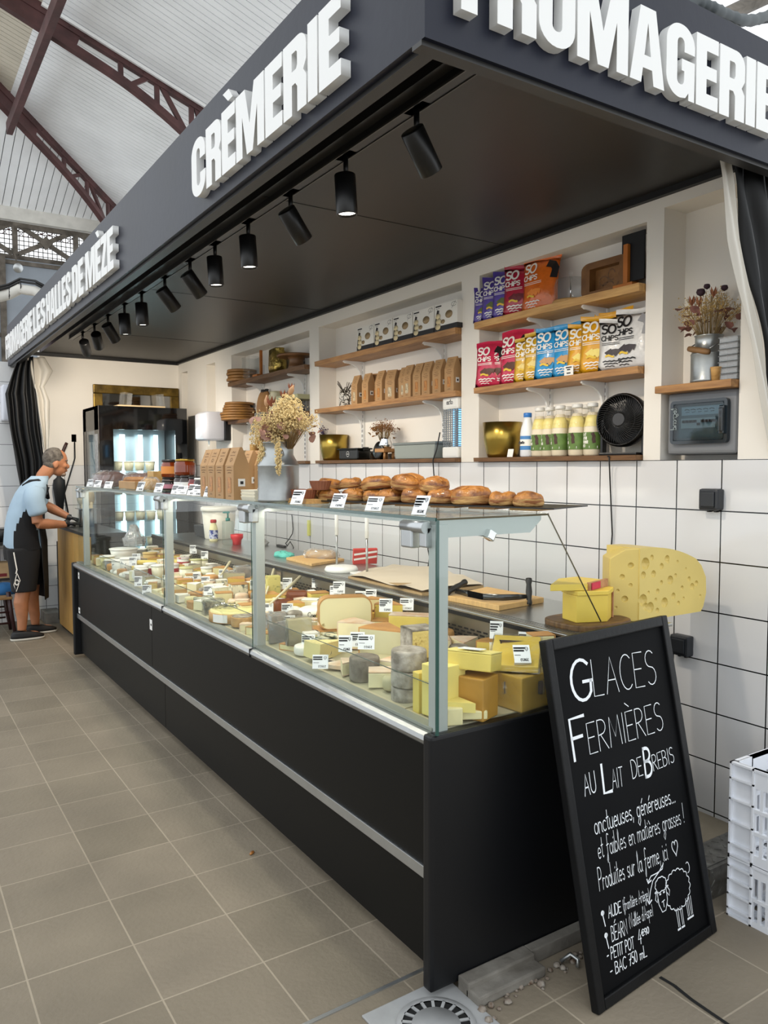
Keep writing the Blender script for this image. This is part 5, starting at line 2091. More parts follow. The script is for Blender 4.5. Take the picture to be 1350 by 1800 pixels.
cj(a, mJamD, mLidGold, mJamD, .055, .19, 'tall gold-lidded jar at the very back', .22, .03)
cj(a, mJamR, mLidBlk, mLabR, .034, .09, 'small jar with a red-white label', .05, -.115)
cj(a, mJamD, mLidWht, mLabK, .034, .085, 'small green-labelled jar touching the kraft pouches', .045, -.2)
cj(a, mJamR, mLidWht, mLabR, .034, .085, 'white-lidded red jar behind the small jars', .13, -.15)

# kraft pouches of the glass top
for i, (p, rz, nut, lb) in enumerate((((1.326,3.614,1.363), 0, 0, 'kraft pouch farthest from the milk churn on the glass top'), ((1.303,3.454,1.363), 0, 0, 'second kraft pouch on the glass top from the jars'), ((1.285,3.302,1.363), 0, 0, 'third kraft pouch on the glass top from the jars'), ((1.275,3.158,1.363), 0, 0, 'kraft pouch at the front corner with its side sticker showing'), ((1.594,3.709,1.363), 0, 0, 'kraft pouch behind the white trays, side sticker showing'), ((1.627,3.684,1.363), 0, 0, 'kraft pouch next to the churn, side sticker showing'))):
 dx, dy = ((.02, .0), (.02, 0), (.02, .0), (.02, .0), (.0, .0), (.0, .0))[i]
 o = (PN if nut else PO).put((p[0] + dx, p[1] + dy, ZT), rz, lb, scale=(1.3, 1.25, 1.28))
 o['group'] = 'kraft snack pouches on the glass top'
p = (1.287,3.008,1.363)
for k in range(3):
 b = BM()
 prism(b, [(-.035, 0), (.035, 0), (.042, .018), (-.042, .018)], -.07, .07, Matrix(((1, 0, 0, 0), (0, 0, 1, 0), (0, 1, 0, 0), (0, 0, 0, 1))), bev=.002)
 tag(obj('carton_tray', b, mat('ivory card', '#e3dcc6', .6), None, (p[0] + .03, p[1], ZT + k * .0135)), ('lowest', 'middle', 'top')[k] + ' ivory tray nested in front of the churn', 'tray', 'nested ivory trays')

# large churn with the big bouquet
p = (1.296,2.747,1.363)
cx, cy = p[0] * 1.03, p[1] * 1.03
t = churn('milk_churn', 'large dull milk churn with a big dried bouquet on the glass top', (cx, cy, ZT), .083, .235, .060)
b = BM()
for s in (-1, 1):
 tube(b, [(-.01, s * .062, .2), (-.02, s * .075, .205), (-.02, s * .08, .19), (-.01, s * .068, .185)], .004, 6, True)
obj('ear_loops', b, mGalv, t)
b = BM()
tube(b, [(-.02, .078, .2), (-.01, .115, .15), (0, .118, .10), (0, .10, .05), (0, .085, .03)], .0028, 6)
obj('wire_handle', b, mBlack, t)
mCreamBud = mat('cream gypsophila', '#dcc48c', .8, var=.15, vs=60)
dried(t, 0.02, -.04, .24, .14, .16, 21, (mStem, mCreamBud, mat('dusty pink leaves', '#a9806f', .7, var=.2, vs=20)), 170, leaves=18)
b = BM()
r = random.Random(4)

def budcloud(bm, c_, R_, n, seed, drop=0.0):
 r = random.Random(seed)
 for i in range(n):
  d = Vector((r.gauss(0, 1), r.gauss(0, 1), r.gauss(0, 1)))
  d = d.normalized() * (r.random() ** .4)
  p_ = Vector(c_) + Vector((d.x * R_[0], d.y * R_[1], d.z * R_[2]))
  s = r.uniform(.003, .0058)
  q = [bm.verts.new(p_ + Vector(e) * s) for e in ((1, 0, 0), (-.5, .8, 0), (-.5, -.8, 0), (0, 0, 1.4))]
  for e in ((0, 2, 1), (0, 1, 3), (1, 2, 3), (2, 0, 3)):
   bm.faces.new([q[j] for j in e])

b = BM()
budcloud(b, (-.0, -.095, .345), (.06, .065, .075), 1100, 1)
budcloud(b, (-.02, -.04, .28), (.05, .05, .06), 500, 2)
budcloud(b, (-.03, .09, .27), (.05, .07, .07), 500, 3)
budcloud(b, (-.065, .015, .16), (.015, .025, .075), 260, 4)
budcloud(b, (-.04, -.085, .18), (.012, .02, .08), 260, 5)
obj('cream_flowers', b, mCreamBud, t)
b = BM()
for p_, r_ in (((-.02, .02, .375), .028), ((0, -.055, .40), .024), ((.01, -.10, .43), .02)):
 bloom(b, p_, r_, 7, L=1.1)
obj('star_blooms', b, mat('terracotta petals', '#9c5e42', .75, var=.2, vs=30), t)
b = BM()
for p_, a in (((-.02, .06, .40), .0), ((.0, -.12, .43), .8)):
 loft(b, [(0, 0, -.02, .002, .002), (0, 0, -.01, .010, .009), (0, 0, .006, .011, .010), (0, 0, .028, .002, .002)], 10, T(*p_, rx=a))
tube(b, [(-.02, .05, .25), (-.02, .06, .40)], .0018, 4)
obj('seed_pods', b, mat('peach pods', '#c79b72', .8), t)
b = BM()
for (x, y, z) in ((-.03, .0, .30), (-.03, -.01, .34), (-.04, .03, .27), (-.03, .02, .32), (-.05, -.02, .26)):
 for k in range(4):
  m = T(x, y, z, rx=k * .9, ry=.6, rz=k * 1.3)
  ring = [b.verts.new(m @ Vector((.024 * math.cos(q), .021 * math.sin(q), .004 * math.cos(2 * q)))) for q in [i * 2 * PI / 9 for i in range(9)]]
  b.faces.new(ring)
obj('pink_leaves', b, mat('dusty pink leaves', '#a9806f', .7), t)

# tartlets
mTart = mat('brown pastry case', '#8a5237', .6, var=.15, vs=20)
b = BM()
p = (1.336,2.719,1.363)
TBx, TBy = p[0] + .05, p[1] + .01
box(b, -.05, .05, -.13, .10, 0, .006)
box(b, -.045, .045, -.125, .095, .006, .018)
tag(obj('wooden_board', b, mWoodL, None, (TBx, TBy, ZT)), 'small wooden board under the brown tartlets', 'board')
for i, (dx, dy, z) in enumerate(((-.005, .045, .018), (-.005, -.05, .018), (.03, -.10, .052))):
 t = thing('tartlet', ('farther', 'nearer', 'upper')[i] + ' brown fluted tartlet case beside the churn', 'tartlet', (TBx + dx, TBy + dy, ZT + z), group='brown tartlets')
 b = BM()
 n = 40
 lo = [b.verts.new(((.030 + .001 * (k % 2)) * math.cos(2 * PI * k / n), (.034 + .001 * (k % 2)) * math.sin(2 * PI * k / n), 0)) for k in range(n)]
 hi = [b.verts.new(((.040 + .002 * (k % 2)) * math.cos(2 * PI * k / n), (.045 + .002 * (k % 2)) * math.sin(2 * PI * k / n), .034)) for k in range(n)]
 inn = [b.verts.new((.036 * math.cos(2 * PI * k / n), .041 * math.sin(2 * PI * k / n), .030)) for k in range(n)]
 b.faces.new(lo[::-1])
 b.faces.new(inn)
 for k in range(n):
  j = (k + 1) % n
  b.faces.new((lo[k], lo[j], hi[j], hi[k]))
  b.faces.new((hi[k], hi[j], inn[j], inn[k]))
 obj('case', b, mTart, t)

# pastry tray on low risers, set a little askew on the glass
TRZ = math.atan2(.34, 1.04)
tr0 = Vector((1.36, 2.74, 0))
TD = Vector((.3107, -.9505, 0))
TN = Vector((.9505, .3107, 0))
for i in range(7):
 c_ = tr0 + TD * (.06 + i * .155) + TN * .11
 b = BM()
 box(b, -.08, .08, -.05, .05, 0, .0085)
 tag(obj('riser_block', b, mWood if i < 6 else mWoodL, None, (c_.x, c_.y, ZT), (0, 0, TRZ)), ('wooden riser block under the far end of the pastry tray', 'wooden riser block second under the pastry tray', 'wooden riser block third under the pastry tray', 'wooden riser block at the middle of the pastry tray', 'wooden riser block fifth under the pastry tray', 'wooden riser block sixth under the pastry tray', 'pale riser block under the near end of the pastry tray')[i], 'riser', 'riser blocks under the pastry tray')
b = BM()
box(b, 0, .24, -1.11, .02, .0087, .0125)
tag(obj('pastry_tray', b, mat('black tray', '#0e0e0f', .4), None, (tr0.x, tr0.y, ZT), (0, 0, TRZ)), 'long black tray carrying the pile of puff pastries', 'tray')
mPuff = mat('golden puff pastry', '#c07f38', .42, col2='#5e2e10', vs=22, bump=.8, bs=55, coat=.25, contrast=(.38, .66))
mPuffS = mat('pastry flank', '#d3a565', .6, col2='#8a4f20', vs=14, bump=1.0, bs=30, stretch=(1, 1, 7), contrast=(.4, .6))

def puff(seed, el):
 r = random.Random(seed)
 t = thing('puff_pastry', '', 'pastry', group='puff pastries on the black tray')
 for nm, prof, m in (('flaky_side', [(.0, 0), (.88, .0), (.97, .10), (1.0, .25), (.985, .42), (.96, .55)], mPuffS), ('browned_top', [(.97, .53), (.93, .68), (.80, .86), (.5, .98), (0, 1.02)], mPuff)):
  b = BM()
  lathe(b, prof, 36, cap=False)
  for v in b.verts:
   a = math.atan2(v.co.y, v.co.x)
   rad = math.hypot(v.co.x, v.co.y)
   k = 1 + .05 * math.sin(3 * a + seed) + .035 * math.sin(7 * a + 2 * seed) * (1 if v.co.z > .2 else .3)
   z = v.co.z
   v.co.x *= .055 * k * el
   v.co.y *= .055 * k
   v.co.z = z * .055 * (1 + .10 * math.sin(2 * a + seed)) + (.0025 * math.sin(16 * a) if .55 < rad < 1 and z > .6 else 0)
  obj(nm, b, m, t)
 b = BM()
 for k in range(4):
  a = seed + k * PI / 2
  ribbon(b, [(.008 * math.cos(a), .008 * math.sin(a)), (.026 * math.cos(a + .2), .026 * math.sin(a + .2)), (.040 * math.cos(a + .1), .040 * math.sin(a + .1))], .003)
 for v in b.verts:
  rr_ = math.hypot(v.co.x, v.co.y) / .055
  v.co.z = .0565 * (1.0 - .30 * rr_ ** 2.6) + .0015
 obj('score_lines', b, mat('pale score', '#c98f4a', .6), t)
 return t

PF = [Kind(lambda s=s, e=e: puff(s, e)) for s, e in ((1, 1.0), (2.3, 1.1), (4.1, .95))]
TZ = ZT + .0128
for i, (x, y, s, lb) in enumerate(((1.432, 2.728, .76, 'small golden pastry at the far end of the black tray'), (1.462, 2.638, .80, 'golden pastry with a star cut second in the front row'), (1.5, 2.521, .85, 'golden pastry third in the front row from the far end'), (1.531, 2.426, .74, 'pale-edged pastry fourth in the front row'), (1.556, 2.349, .84, 'golden pastry fifth in the front row'), (1.59, 2.247, .95, 'golden pastry sixth in the front row'), (1.624, 2.142, .90, 'golden pastry seventh in the front row'), (1.662, 2.025, 1.14, 'largest round pastry on the near half of the tray'), (1.699, 1.911, .86, 'golden pastry second from the near end of the tray'), (1.728, 1.823, .88, 'golden pastry nearest the end of the black tray'))):
 PF[i % 3].put((x, y, TZ), i * .8, lb, scale=(s, s, s * .92))
for i, (x, y, s, lb) in enumerate(((1.484, 2.682, .80, 'browned pastry at the far end of the upper layer'), (1.52, 2.572, .82, 'second browned pastry in the upper layer'), (1.561, 2.448, 1.05, 'pale-sided pastry in the upper layer'), (1.604, 2.316, 1.18, 'big pastry in the middle of the upper layer'), (1.641, 2.201, 1.02, 'topmost glossy pastry near the end of the upper layer'))):
 PF[(i + 1) % 3].put((x, y, TZ + .043 + .004 * (i % 2)), i * 1.3 + .5, lb, rot=(.12 * (-1) ** i, .10, i * 1.3), scale=(s, s, s * .80))
for i, (x, y, lb) in enumerate(((1.505, 2.79, 'pastry in the back row behind the first ones'), (1.575, 2.60, 'pastry in the back row under the upper layer'), (1.633, 2.43, 'pastry in the back row near the middle'), (1.713, 2.15, 'pastry in the back row behind the largest one'))):
 PF[i % 3].put((x, y, TZ), i * 2.1, lb, scale=(.85, .85, .85))

# ------------------------------------------------------------------ the steel worktop and what lies on it
ZW = .9505
mBoardL = mat('pale chopping board', '#cba56c', .55, var=.12, vs=8, stretch=(2, 14, 2))
t = thing('chopping_board', 'pale wooden chopping board under the two-handled knife', 'board', (0, 0, 0))
pts = [(1.942,2.518,0.975), (1.969,2.230,0.975), (2.242,2.267,0.975), (2.238,2.615,0.975)]
b = BM()
prism(b, [(q[0], q[1]) for q in pts], ZW, ZW + .022, bev=.003)
obj('board', b, mBoardL, t)
t = thing('cheese_knife', 'two-handled cheese knife with black grips on the pale board', 'knife', (0, 0, 0))
kp = [Vector((1.984,2.519,0.990)), Vector((1.974,2.425,0.985)), Vector((1.974,2.326,0.985)), Vector((2.030,2.273,0.985)), Vector((2.096,2.257,0.990)), Vector((2.152,2.266,0.995))]
b = BM()
vs = []
for k in range(len(kp)):
 c0 = kp[k]
 hgt = (.020, .026, .026, .025, .022, .014)[k]
 vs.append([b.verts.new((c0.x, c0.y - .001, .978)), b.verts.new((c0.x, c0.y + .0015, .978 + hgt)), b.verts.new((c0.x, c0.y + .004, .978 + hgt)), b.verts.new((c0.x, c0.y + .002, .978))])
for a, c2 in zip(vs, vs[1:]):
 for i in range(4):
  j = (i + 1) % 4
  b.faces.new((a[i], a[j], c2[j], c2[i])).smooth = True
b.faces.new(vs[0])
b.faces.new(vs[-1][::-1])
obj('blade', b, mat('dark steel blade', '#55585a', .25, metal=.9, var=.3, vs=14), t)
for k, m in ((-1, None), (0, None)):
 q = kp[k]
 b = BM()
 top = Vector((q.x + .0, q.y + .02, .0))
 for a_ in (0,):
  lathe(b, [(0, -.052), (.011, -.052), (.013, -.045), (.010, -.03), (.013, 0), (.010, .03), (.014, .045), (.012, .055), (0, .055)], 14, T(q.x + .006, q.y, .978 + .025, rx=-.28 if k else 0, ry=.25 if k else 1.2))
 obj('grip', b, mat('black grip', '#111112', .45), t)
t = thing('paper_sheets', 'stack of greaseproof paper sheets on the steel worktop', 'paper', (0, 0, 0))
b = BM()
pts = [(1.924,3.293,0.955), (1.927,2.674,0.955), (2.289,2.697,0.955), (2.485,3.302,0.955), (2.349,3.537,0.955)]
prism(b, [(q[0], q[1]) for q in pts], ZW, ZW + .012)
obj('lower_sheets', b, mat('kraft paper', '#a58a62', .7, var=.1, vs=6), t)
b = BM()
c_ = Vector((sum(q[0] for q in pts) / 5, sum(q[1] for q in pts) / 5, 0))
pp = [(c_.x + (q[0] - c_.x) * .98 + .004 * (-1) ** i, c_.y + (q[1] - c_.y) * .99) for i, q in enumerate(pts)]
lo = [b.verts.new((x, y, ZW + .014)) for x, y in pp]
b.faces.new(lo)
bmesh.ops.triangulate(b, faces=b.faces[:])
bmesh.ops.subdivide_edges(b, edges=b.edges[:], cuts=4, use_grid_fill=True)
for v in b.verts:
 v.co.z += .008 + .007 * math.sin(v.co.y * 17 + v.co.x * 9)
o = obj('top_sheet', b, mat('greaseproof paper', '#c9bda9', .6, var=.05, vs=3), t, smooth=True)
b = BM()
q = (1.928,2.843,0.970)
prism(b, [(-.05, -.02), (.05, -.03), (.0, .06)], 0, .001, T(q[0], q[1], ZW + .031, rz=.4))
obj('folded_corner', b, mat('kraft paper', '#a58a62', .7), t)
# wire slicer with two posts
q0 = Vector((2.034,3.551,0.955))
t = thing('cheese_slicer', 'white round-based slicer with two steel posts on the worktop', 'slicer', (q0.x, q0.y, ZW))
b = BM()
lathe(b, [(0, 0), (.085, 0), (.09, .012), (.08, .028), (.04, .034), (0, .034)], 30)
obj('base', b, mat('white enamel', '#e6e6e2', .3), t)
w0, w1 = Vector((2.027,3.587,0.985)), Vector((2.062,3.339,0.985))
for wv in (w0, w1):
 b = BM()
 cyl(b, .006, .0, .20, 12, T(wv.x - q0.x, wv.y - q0.y, 0))
 obj('steel_post', b, mSteel, t)
 b = BM()
 cyl(b, .010, .19, .36, 14, T(wv.x - q0.x, wv.y - q0.y, 0), bev=.003)
 obj('white_sleeve', b, MATS['white enamel'], t)
b = BM()
box(b, -.03, .03, -.10, .12, .0, .008, T(w1.x - q0.x, w1.y - q0.y, 0))
obj('foot_plate', b, MATS['white enamel'], t)
q = (2.267,3.776,0.955)
t = thing('paper_packet', 'red and white printed paper packet behind the slicer', 'packet', (q[0] + .05, q[1], ZW), 1.0, rot=(0, -.25, 1.2))
b = BM()
box(b, -.012, .012, -.07, .07, 0, .09, bev=.004)
obj('packet_body', b, mat('red packet', '#c8433c', .5), t)
b = BM()
for k in range(2):
 ribbon(b, [(-.06, .03 + k * .03), (.06, .045 + k * .03)], .012, Matrix(((0, 0, -1, -.0128), (-1, 0, 0, 0), (0, 1, 0, 0), (0, 0, 0, 1))))
obj('white_print', b, mInk, t)
# board with bagged bread
t = thing('chopping_board', 'wooden board with a bagged loaf on the far worktop', 'board', (0, 0, 0))
b = BM()
prism(b, [(q[0], q[1]) for q in ((2.016,4.179,0.965), (2.002,3.826,0.965), (2.274,3.935,0.965), (2.293,4.289,0.965))], ZW, ZW + .015, bev=.002)
obj('board', b, mBoardL, t)
q = (2.182,4.046,0.967)
wrapped('wrapped_loaf', 'sliced loaf in a clear bag on the far chopping board', 'bread', (q[0], q[1], ZW + .016), .6, .10, .20, .045, mat('pale crumb', '#b79a72', .7, var=.2, vs=20), 9)
q = (2.107,4.295,0.955)
b = BM()
loft(b, [(0, 0, 0, .05, .10), (0, 0, .015, .05, .095), (0, 0, .025, .03, .07), (.0, .02, .03, .01, .03)], 18)
crumple(b, .005, 8, 1)
tag(obj('cloth', b, mat('teal cloth', '#5cb7ab', .8, var=.15, vs=12), None, (q[0] - .02, q[1] + .06, ZW)), 'crumpled teal cloth on the worktop beside the far board', 'cloth')
# bucket, bottles, sanitiser, red cup, dark tray
q = (2.098,5.756,0.953)
t = thing('plastic_bucket', 'white lidded plastic bucket on the worktop', 'bucket', (q[0] + .10, q[1] - .02, ZW))
mWP = mat('white bucket plastic', '#e2e0d4', .35)
b = BM()
lathe(b, [(0, 0), (.105, 0), (.11, .01), (.13, .23), (0, .23)], 32)
obj('pail', b, mWP, t)
b = BM()
lathe(b, [(.136, .218), (.139, .222), (.139, .242), (.128, .25), (0, .246)], 32, cap=False)
obj('lid', b, mWP, t)
mYog = mat('cream drink', '#e6dfb0', .35)
for q, lb, dx in (((2.064,5.555,0.953), 'small cream drink bottle with a red cap, nearer', .02), ((2.153,5.661,0.953), 'small cream drink bottle with a red cap, half hidden', .05)):
 t = thing('drink_bottle', lb, 'bottle', (q[0] + dx, q[1], ZW), .4, 'red-capped drink bottles')
 b = BM()
 lathe(b, [(0, 0), (.03, 0), (.032, .006), (.032, .09), (.026, .115), (.020, .13), (.020, .14)], 20)
 obj('bottle', b, mYog, t)
 b = BM()
 cyl(b, .023, .138, .162, 18, bev=.003)
 obj('cap', b, mat('red cap', '#b3262a', .4), t)
 b = BM()
 lathe(b, [(.0325, .02), (.0325, .085)], 20, cap=False)
 obj('label', b, mat('blue-white label', '#c8cce0', .5, col2='#2c3f8c', vs=45, contrast=(.48, .55)), t)
q = (2.049,5.254,0.953)
t = thing('pump_bottle', 'clear pump bottle with a teal pump', 'pump bottle', (q[0] + .03, q[1], ZW))
b = BM()
box(b, -.035, .035, -.035, .035, 0, .17, bev=.01)
obj('bottle', b, glass('clear gel bottle', (.9, .95, .93), 1.6, film=.06), t)
b = BM()
cyl(b, .016, .17, .19, 16)
cyl(b, .006, .19, .23, 10)
box(b, -.035, .012, -.009, .009, .225, .237, bev=.003)
obj('pump', b, mat('teal plastic', '#2f8077', .4), t)
q = (2.109,5.213,0.953)
t = thing('tape_dispenser', 'small red plastic cup-shaped dispenser', 'dispenser', (q[0] + .02, q[1], ZW))
b = BM()
lathe(b, [(0, 0), (.03, 0), (.032, .03), (.045, .05), (.045, .075), (.04, .075), (.038, .05), (0, .04)], 18)
obj('cup', b, mat('red plastic cup', '#c9202a', .35), t)
q = (2.333,5.537,0.953)
b = BM()
prism(b, [(-.07, 0), (.07, 0), (.08, .09), (-.08, .09)], -.14, .14, Matrix(((1, 0, 0, 0), (0, 0, 1, 0), (0, 1, 0, 0), (0, 0, 0, 1))), bev=.006)
tag(obj('plastic_bin', b, mat('charcoal bin', '#33363a', .5), None, (2.20, q[1] + .42, ZW)), 'charcoal plastic bin behind the red dispenser', 'bin')
q = (2.211,5.095,0.953)
b = BM()
loft(b, [(0, 0, 0, .045, .07), (0, 0, .02, .05, .07), (0, 0, .05, .02, .03)], 16)
crumple(b, .008, 3, 1)
tag(obj('foil_scraps', b, mat('grey foil', '#a8a9a6', .3, metal=.6), None, (q[0] + .05, q[1], ZW)), 'crumpled grey foil wrap beside the red dispenser', 'wrap')
q = (2.319,4.831,0.953)
b = BM()
box(b, -.012, .012, -.06, .06, 0, .014, bev=.003)
tag(obj('marker_pen', b, mBlack, None, (q[0] - .0, q[1] + .05, ZW)), 'black flat tool lying on the worktop past the second post', 'tool')
# cheese board at the near end: two comté wedges and the emmental quarter
mBoardO = mat('old olive board', '#7a5a35', .55, col2='#543a20', vs=6, stretch=(3, 14, 3), bump=.1, bs=20)
t = thing('cheese_board', 'dark oval board under the yellow wedges at the near end', 'board', (2.06, 1.87, ZW))
b = BM()
out = [(.14 * math.copysign(abs(math.cos(a)) ** .6, math.cos(a)), .115 * math.copysign(abs(math.sin(a)) ** .6, math.sin(a))) for a in [2 * PI * i / 32 for i in range(32)]]
prism(b, out, 0, .022, bev=.006)
obj('board', b, mBoardO, t)
# ------------------------------------------------------------------ loose cables on the tiles
t = thing('power_cord', 'black cable looping on the tiles behind the middle post', 'cord', (0, 0, 0))
b = BM()
tube(b, [(2.730,5.548,1.126), (2.730,5.530,1.014), (2.720,5.521,0.979), (2.700,5.542,0.933), (2.700,5.604,0.897), (2.700,5.574,0.877), (2.700,5.522,0.917), (2.700,5.463,0.877), (2.700,5.495,0.771)], .004, 6)
obj('cord', b, mBlack, t)
t = thing('power_cord', 'black cable wavering on the tiles beside the near post', 'cord', (0, 0, 0))
b = BM()
tube(b, [(2.730,3.684,1.185), (2.730,3.701,1.083), (2.730,3.729,1.013), (2.730,3.712,0.963), (2.730,3.735,0.876)], .0035, 6)
obj('cord', b, mBlack, t)
q = (2.728,5.256,0.945)
b = BM()
box(b, -.01, .01, -.012, .012, 0, .12, bev=.004)
tag(obj('yellow_sponge_stick', b, mat('pale yellow plastic', '#d8d87a', .4), None, (2.728, q[1], .98)), 'pale yellow stick against the tiles behind the far board', 'stick')

# ------------------------------------------------------------------ the cheeses
cPale = mat('pale paste', '#e3d7a4', .5, var=.07, vs=25, sub=.0)
cCream = mat('cream paste', '#ece1b8', .5, var=.06, vs=20)
cYel = mat('yellow paste', '#dfc765', .48, var=.08, vs=12)
cLem = mat('lemon paste', '#e6d47c', .48, var=.06, vs=12)
cGold = mat('golden paste', '#cfa94a', .45, var=.10, vs=10)
cAmb = mat('amber paste', '#b98a3c', .4, var=.12, vs=10)
cGrey = mat('grey-green paste', '#b9b08c', .5, var=.06, vs=14)
cHole = mat('holey paste', '#e0c97a', .5, col2='#a98a45', vs=60, bump=.8, bs=60, contrast=(.56, .68))
cSpeck = mat('speckled paste', '#e4d596', .5, col2='#4d4a3a', vs=55, contrast=(.66, .72))
cBlue = mat('blue-veined paste', '#e6dfc0', .5, col2='#4f5f58', vs=38, bump=.4, bs=40, contrast=(.50, .64))
cBlueD = mat('dense blue paste', '#cfcdb4', .5, col2='#43554f', vs=30, bump=.5, bs=40, contrast=(.40, .60))
rTan = mat('tan rind', '#b9894e', .6, var=.18, vs=14, bump=.2, bs=40)
rOr = mat('orange rind', '#cf9a5a', .6, col2='#b98450', vs=20, bump=.2, bs=40)
rPink = mat('rosy floured rind', '#d3ab86', .7, col2='#e6d9c6', vs=16, bump=.25, bs=40)
rGrey = mat('grey mould rind', '#7c7468', .8, col2='#b3aba0', vs=26, bump=.5, bs=60, contrast=(.35, .65))
rGreyD = mat('dark grey rind', '#5f564c', .8, col2='#8f867a', vs=22, bump=.5, bs=60)
rWhite = mat('white bloom rind', '#efebdf', .7, var=.05, vs=18, bump=.3, bs=40)
rBrown = mat('smoked brown rind', '#8a451a', .4, col2='#552408', vs=8, bump=.2, bs=20, coat=.2)
rDark = mat('dark brown rind', '#463424', .6, var=.3, vs=18, bump=.2, bs=40)
mWrap = glass('cheese film', (.98, .98, .96), 2.5, .10, film=.05)
mWrapG = glass('grey crinkled film', (.80, .80, .78), 3.0, .15, film=.22)

def sector(bm, R, a0, a1, z0, z1, m=I4, n=14, apex=True, rin=0.0):
 lo, hi = [], []
 pts = []
 if rin:
  pts += [(rin * math.cos(a0 + (a1 - a0) * i / n), rin * math.sin(a0 + (a1 - a0) * i / n)) for i in range(n, -1, -1)]
 elif apex:
  pts.append((0, 0))
 pts += [(R * math.cos(a0 + (a1 - a0) * i / n), R * math.sin(a0 + (a1 - a0) * i / n)) for i in range(n + 1)]
 prism(bm, pts, z0, z1, m)

FOOT = []

def place(t, p, dz, rz, tilt=(0, 0)):
 """set a cheese down, kept inside the glass walls of the case"""
 t.rotation_euler = (tilt[0], tilt[1], rz)
 x, y, z = p[0], p[1], p[2] + dz
 if z < .93:
  R = t.rotation_euler.to_matrix()
  P = [R @ v.co for ch in t.children for v in ch.data.vertices]
  for _ in range(2):
   x = max(x, 1.341 - min(q.x for q in P))
   y = max(y, 1.705 - min(q.y for q in P))
   x = min(x, 1.866 - max(q.x for q in P))
   y = min(y, 6.40 - max(q.y for q in P))
  if dz < .02:
   FOOT.append((x + sum(q.x for q in P) / len(P), y + sum(q.y for q in P) / len(P), max(max(q.x for q in P) - min(q.x for q in P), max(q.y for q in P) - min(q.y for q in P)) * .46, t))
 t.location = (x, y, z)
 return t

def wedge(label, p, R, ang, h, paste, rind=None, rz=0.0, dz=0.0, tilt=(0, 0), flat=True, wrap=False, rt=.004):
 """sector of a wheel, tip at the origin's -x side, crust towards +x"""
 t = thing('cheese_wedge', label, 'cheese', group=None)
 a = ang / 2
 off = T(-R * .55, 0, 0)
 b = BM()
 sector(b, R - (rt if rind else 0), -a, a, rt if (rind and flat) else 0, h - (rt if (rind and flat) else 0), off)
 obj('paste', b, paste, t)
 if rind:
  b = BM()
  sector(b, R, -a, a, 0, h, off, rin=R - rt)
  if flat:
   sector(b, R - rt, -a, a, 0, rt, off)
   sector(b, R - rt, -a, a, h - rt, h, off)
  obj('rind', b, rind, t)
 if wrap:
  b = BM()
  sector(b, R + .003, -a - .03, a + .03, -.0, h + .003, T(-R * .55 - .006, 0, 0))
  crumple(b, .0025, int(R * 9999), 1)
  obj('plastic_film', b, mWrap, t)
 return place(t, p, dz, rz, tilt)

def block(label, p, sx, sy, sz, paste, rind=None, rz=0.0, dz=0.0, tilt=(0, 0), sides='t', wrap=None, bev=.004, rt=.004):
 t = thing('cheese_block', label, 'cheese')
 b = BM()
 z0, z1 = (rt if 'b' in sides and rind else 0), sz - (rt if 't' in sides and rind else 0)
 x1 = sx / 2 - (rt if 'k' in sides and rind else 0)
 y1 = sy / 2 - (rt if 'l' in sides and rind else 0)
 y0 = -sy / 2 + (rt if 'r' in sides and rind else 0)
 box(b, -sx / 2, x1, y0, y1, z0, z1, bev=bev)
 obj('paste', b, paste, t)
 if rind:
  b = BM()
  if 't' in sides:
   box(b, -sx / 2, sx / 2, -sy / 2, sy / 2, sz - rt, sz, bev=rt * .3)
  if 'b' in sides:
   box(b, -sx / 2, sx / 2, -sy / 2, sy / 2, 0, rt, bev=rt * .3)
  if 'k' in sides:
   box(b, sx / 2 - rt, sx / 2, -sy / 2, sy / 2, 0, sz, bev=rt * .3)
  if 'l' in sides:
   box(b, -sx / 2, sx / 2, sy / 2 - rt, sy / 2, 0, sz, bev=rt * .3)
  if 'r' in sides:
   box(b, -sx / 2, sx / 2, -sy / 2, -sy / 2 + rt, 0, sz, bev=rt * .3)
  obj('rind', b, rind, t)
 if wrap:
  b = BM()
  box(b, -sx / 2 - .004, sx / 2 + .004, -sy / 2 - .004, sy / 2 + .004, 0, sz + .004)
  crumple(b, .003, int(sx * 9999 + sy * 777), 3)
  obj('plastic_film', b, wrap, t)
 return place(t, p, dz, rz, tilt)

def wheel(label, p, r_, h, m, rz=0.0, dz=0.0, tilt=(0, 0), cut=None, paste=None, name='round_cheese', soft=.25, cat='cheese'):
 t = thing(name, label, cat)
 b = BM()
 e = h * soft
 lathe(b, [(0, 0), (r_ - e, 0), (r_ - e * .3, e * .3), (r_, e), (r_ * 1.01, h * .5), (r_, h - e), (r_ - e * .3, h - e * .3), (r_ - e, h), (0, h)], 28)
 obj('rind', b, m, t)
 if paste:
  b = BM()
  sector(b, r_ + .001, -.35, .35, h * .18, h * .82, rin=r_ * .96)
  obj('cut_face', b, paste, t)
 return place(t, p, dz, rz, tilt)

def tub(label, p, r_, h, body, lid, band=None, rz=0.0, dz=0.0, name='cheese_tub', taper=.88, tilt=(0, 0)):
 t = thing(name, label, 'tub')
 b = BM()
 lathe(b, [(0, 0), (r_ * taper, 0), (r_, h), (0, h)], 22)
 obj('pot', b, body, t)
 b = BM()
 lathe(b, [(r_ * 1.03, h), (r_ * 1.06, h + .001), (r_ * 1.06, h + .007), (r_ * 1.0, h + .009), (0, h + .008)], 22)
 obj('lid', b, lid, t)
 if band:
  b = BM()
  lathe(b, [(r_ * (taper + (1 - taper) * .2) + .0006, h * .2), (r_ * (taper + (1 - taper) * .75) + .0006, h * .75)], 22, cap=False)
  obj('label_band', b, band, t)
 return place(t, p, dz, rz, tilt)

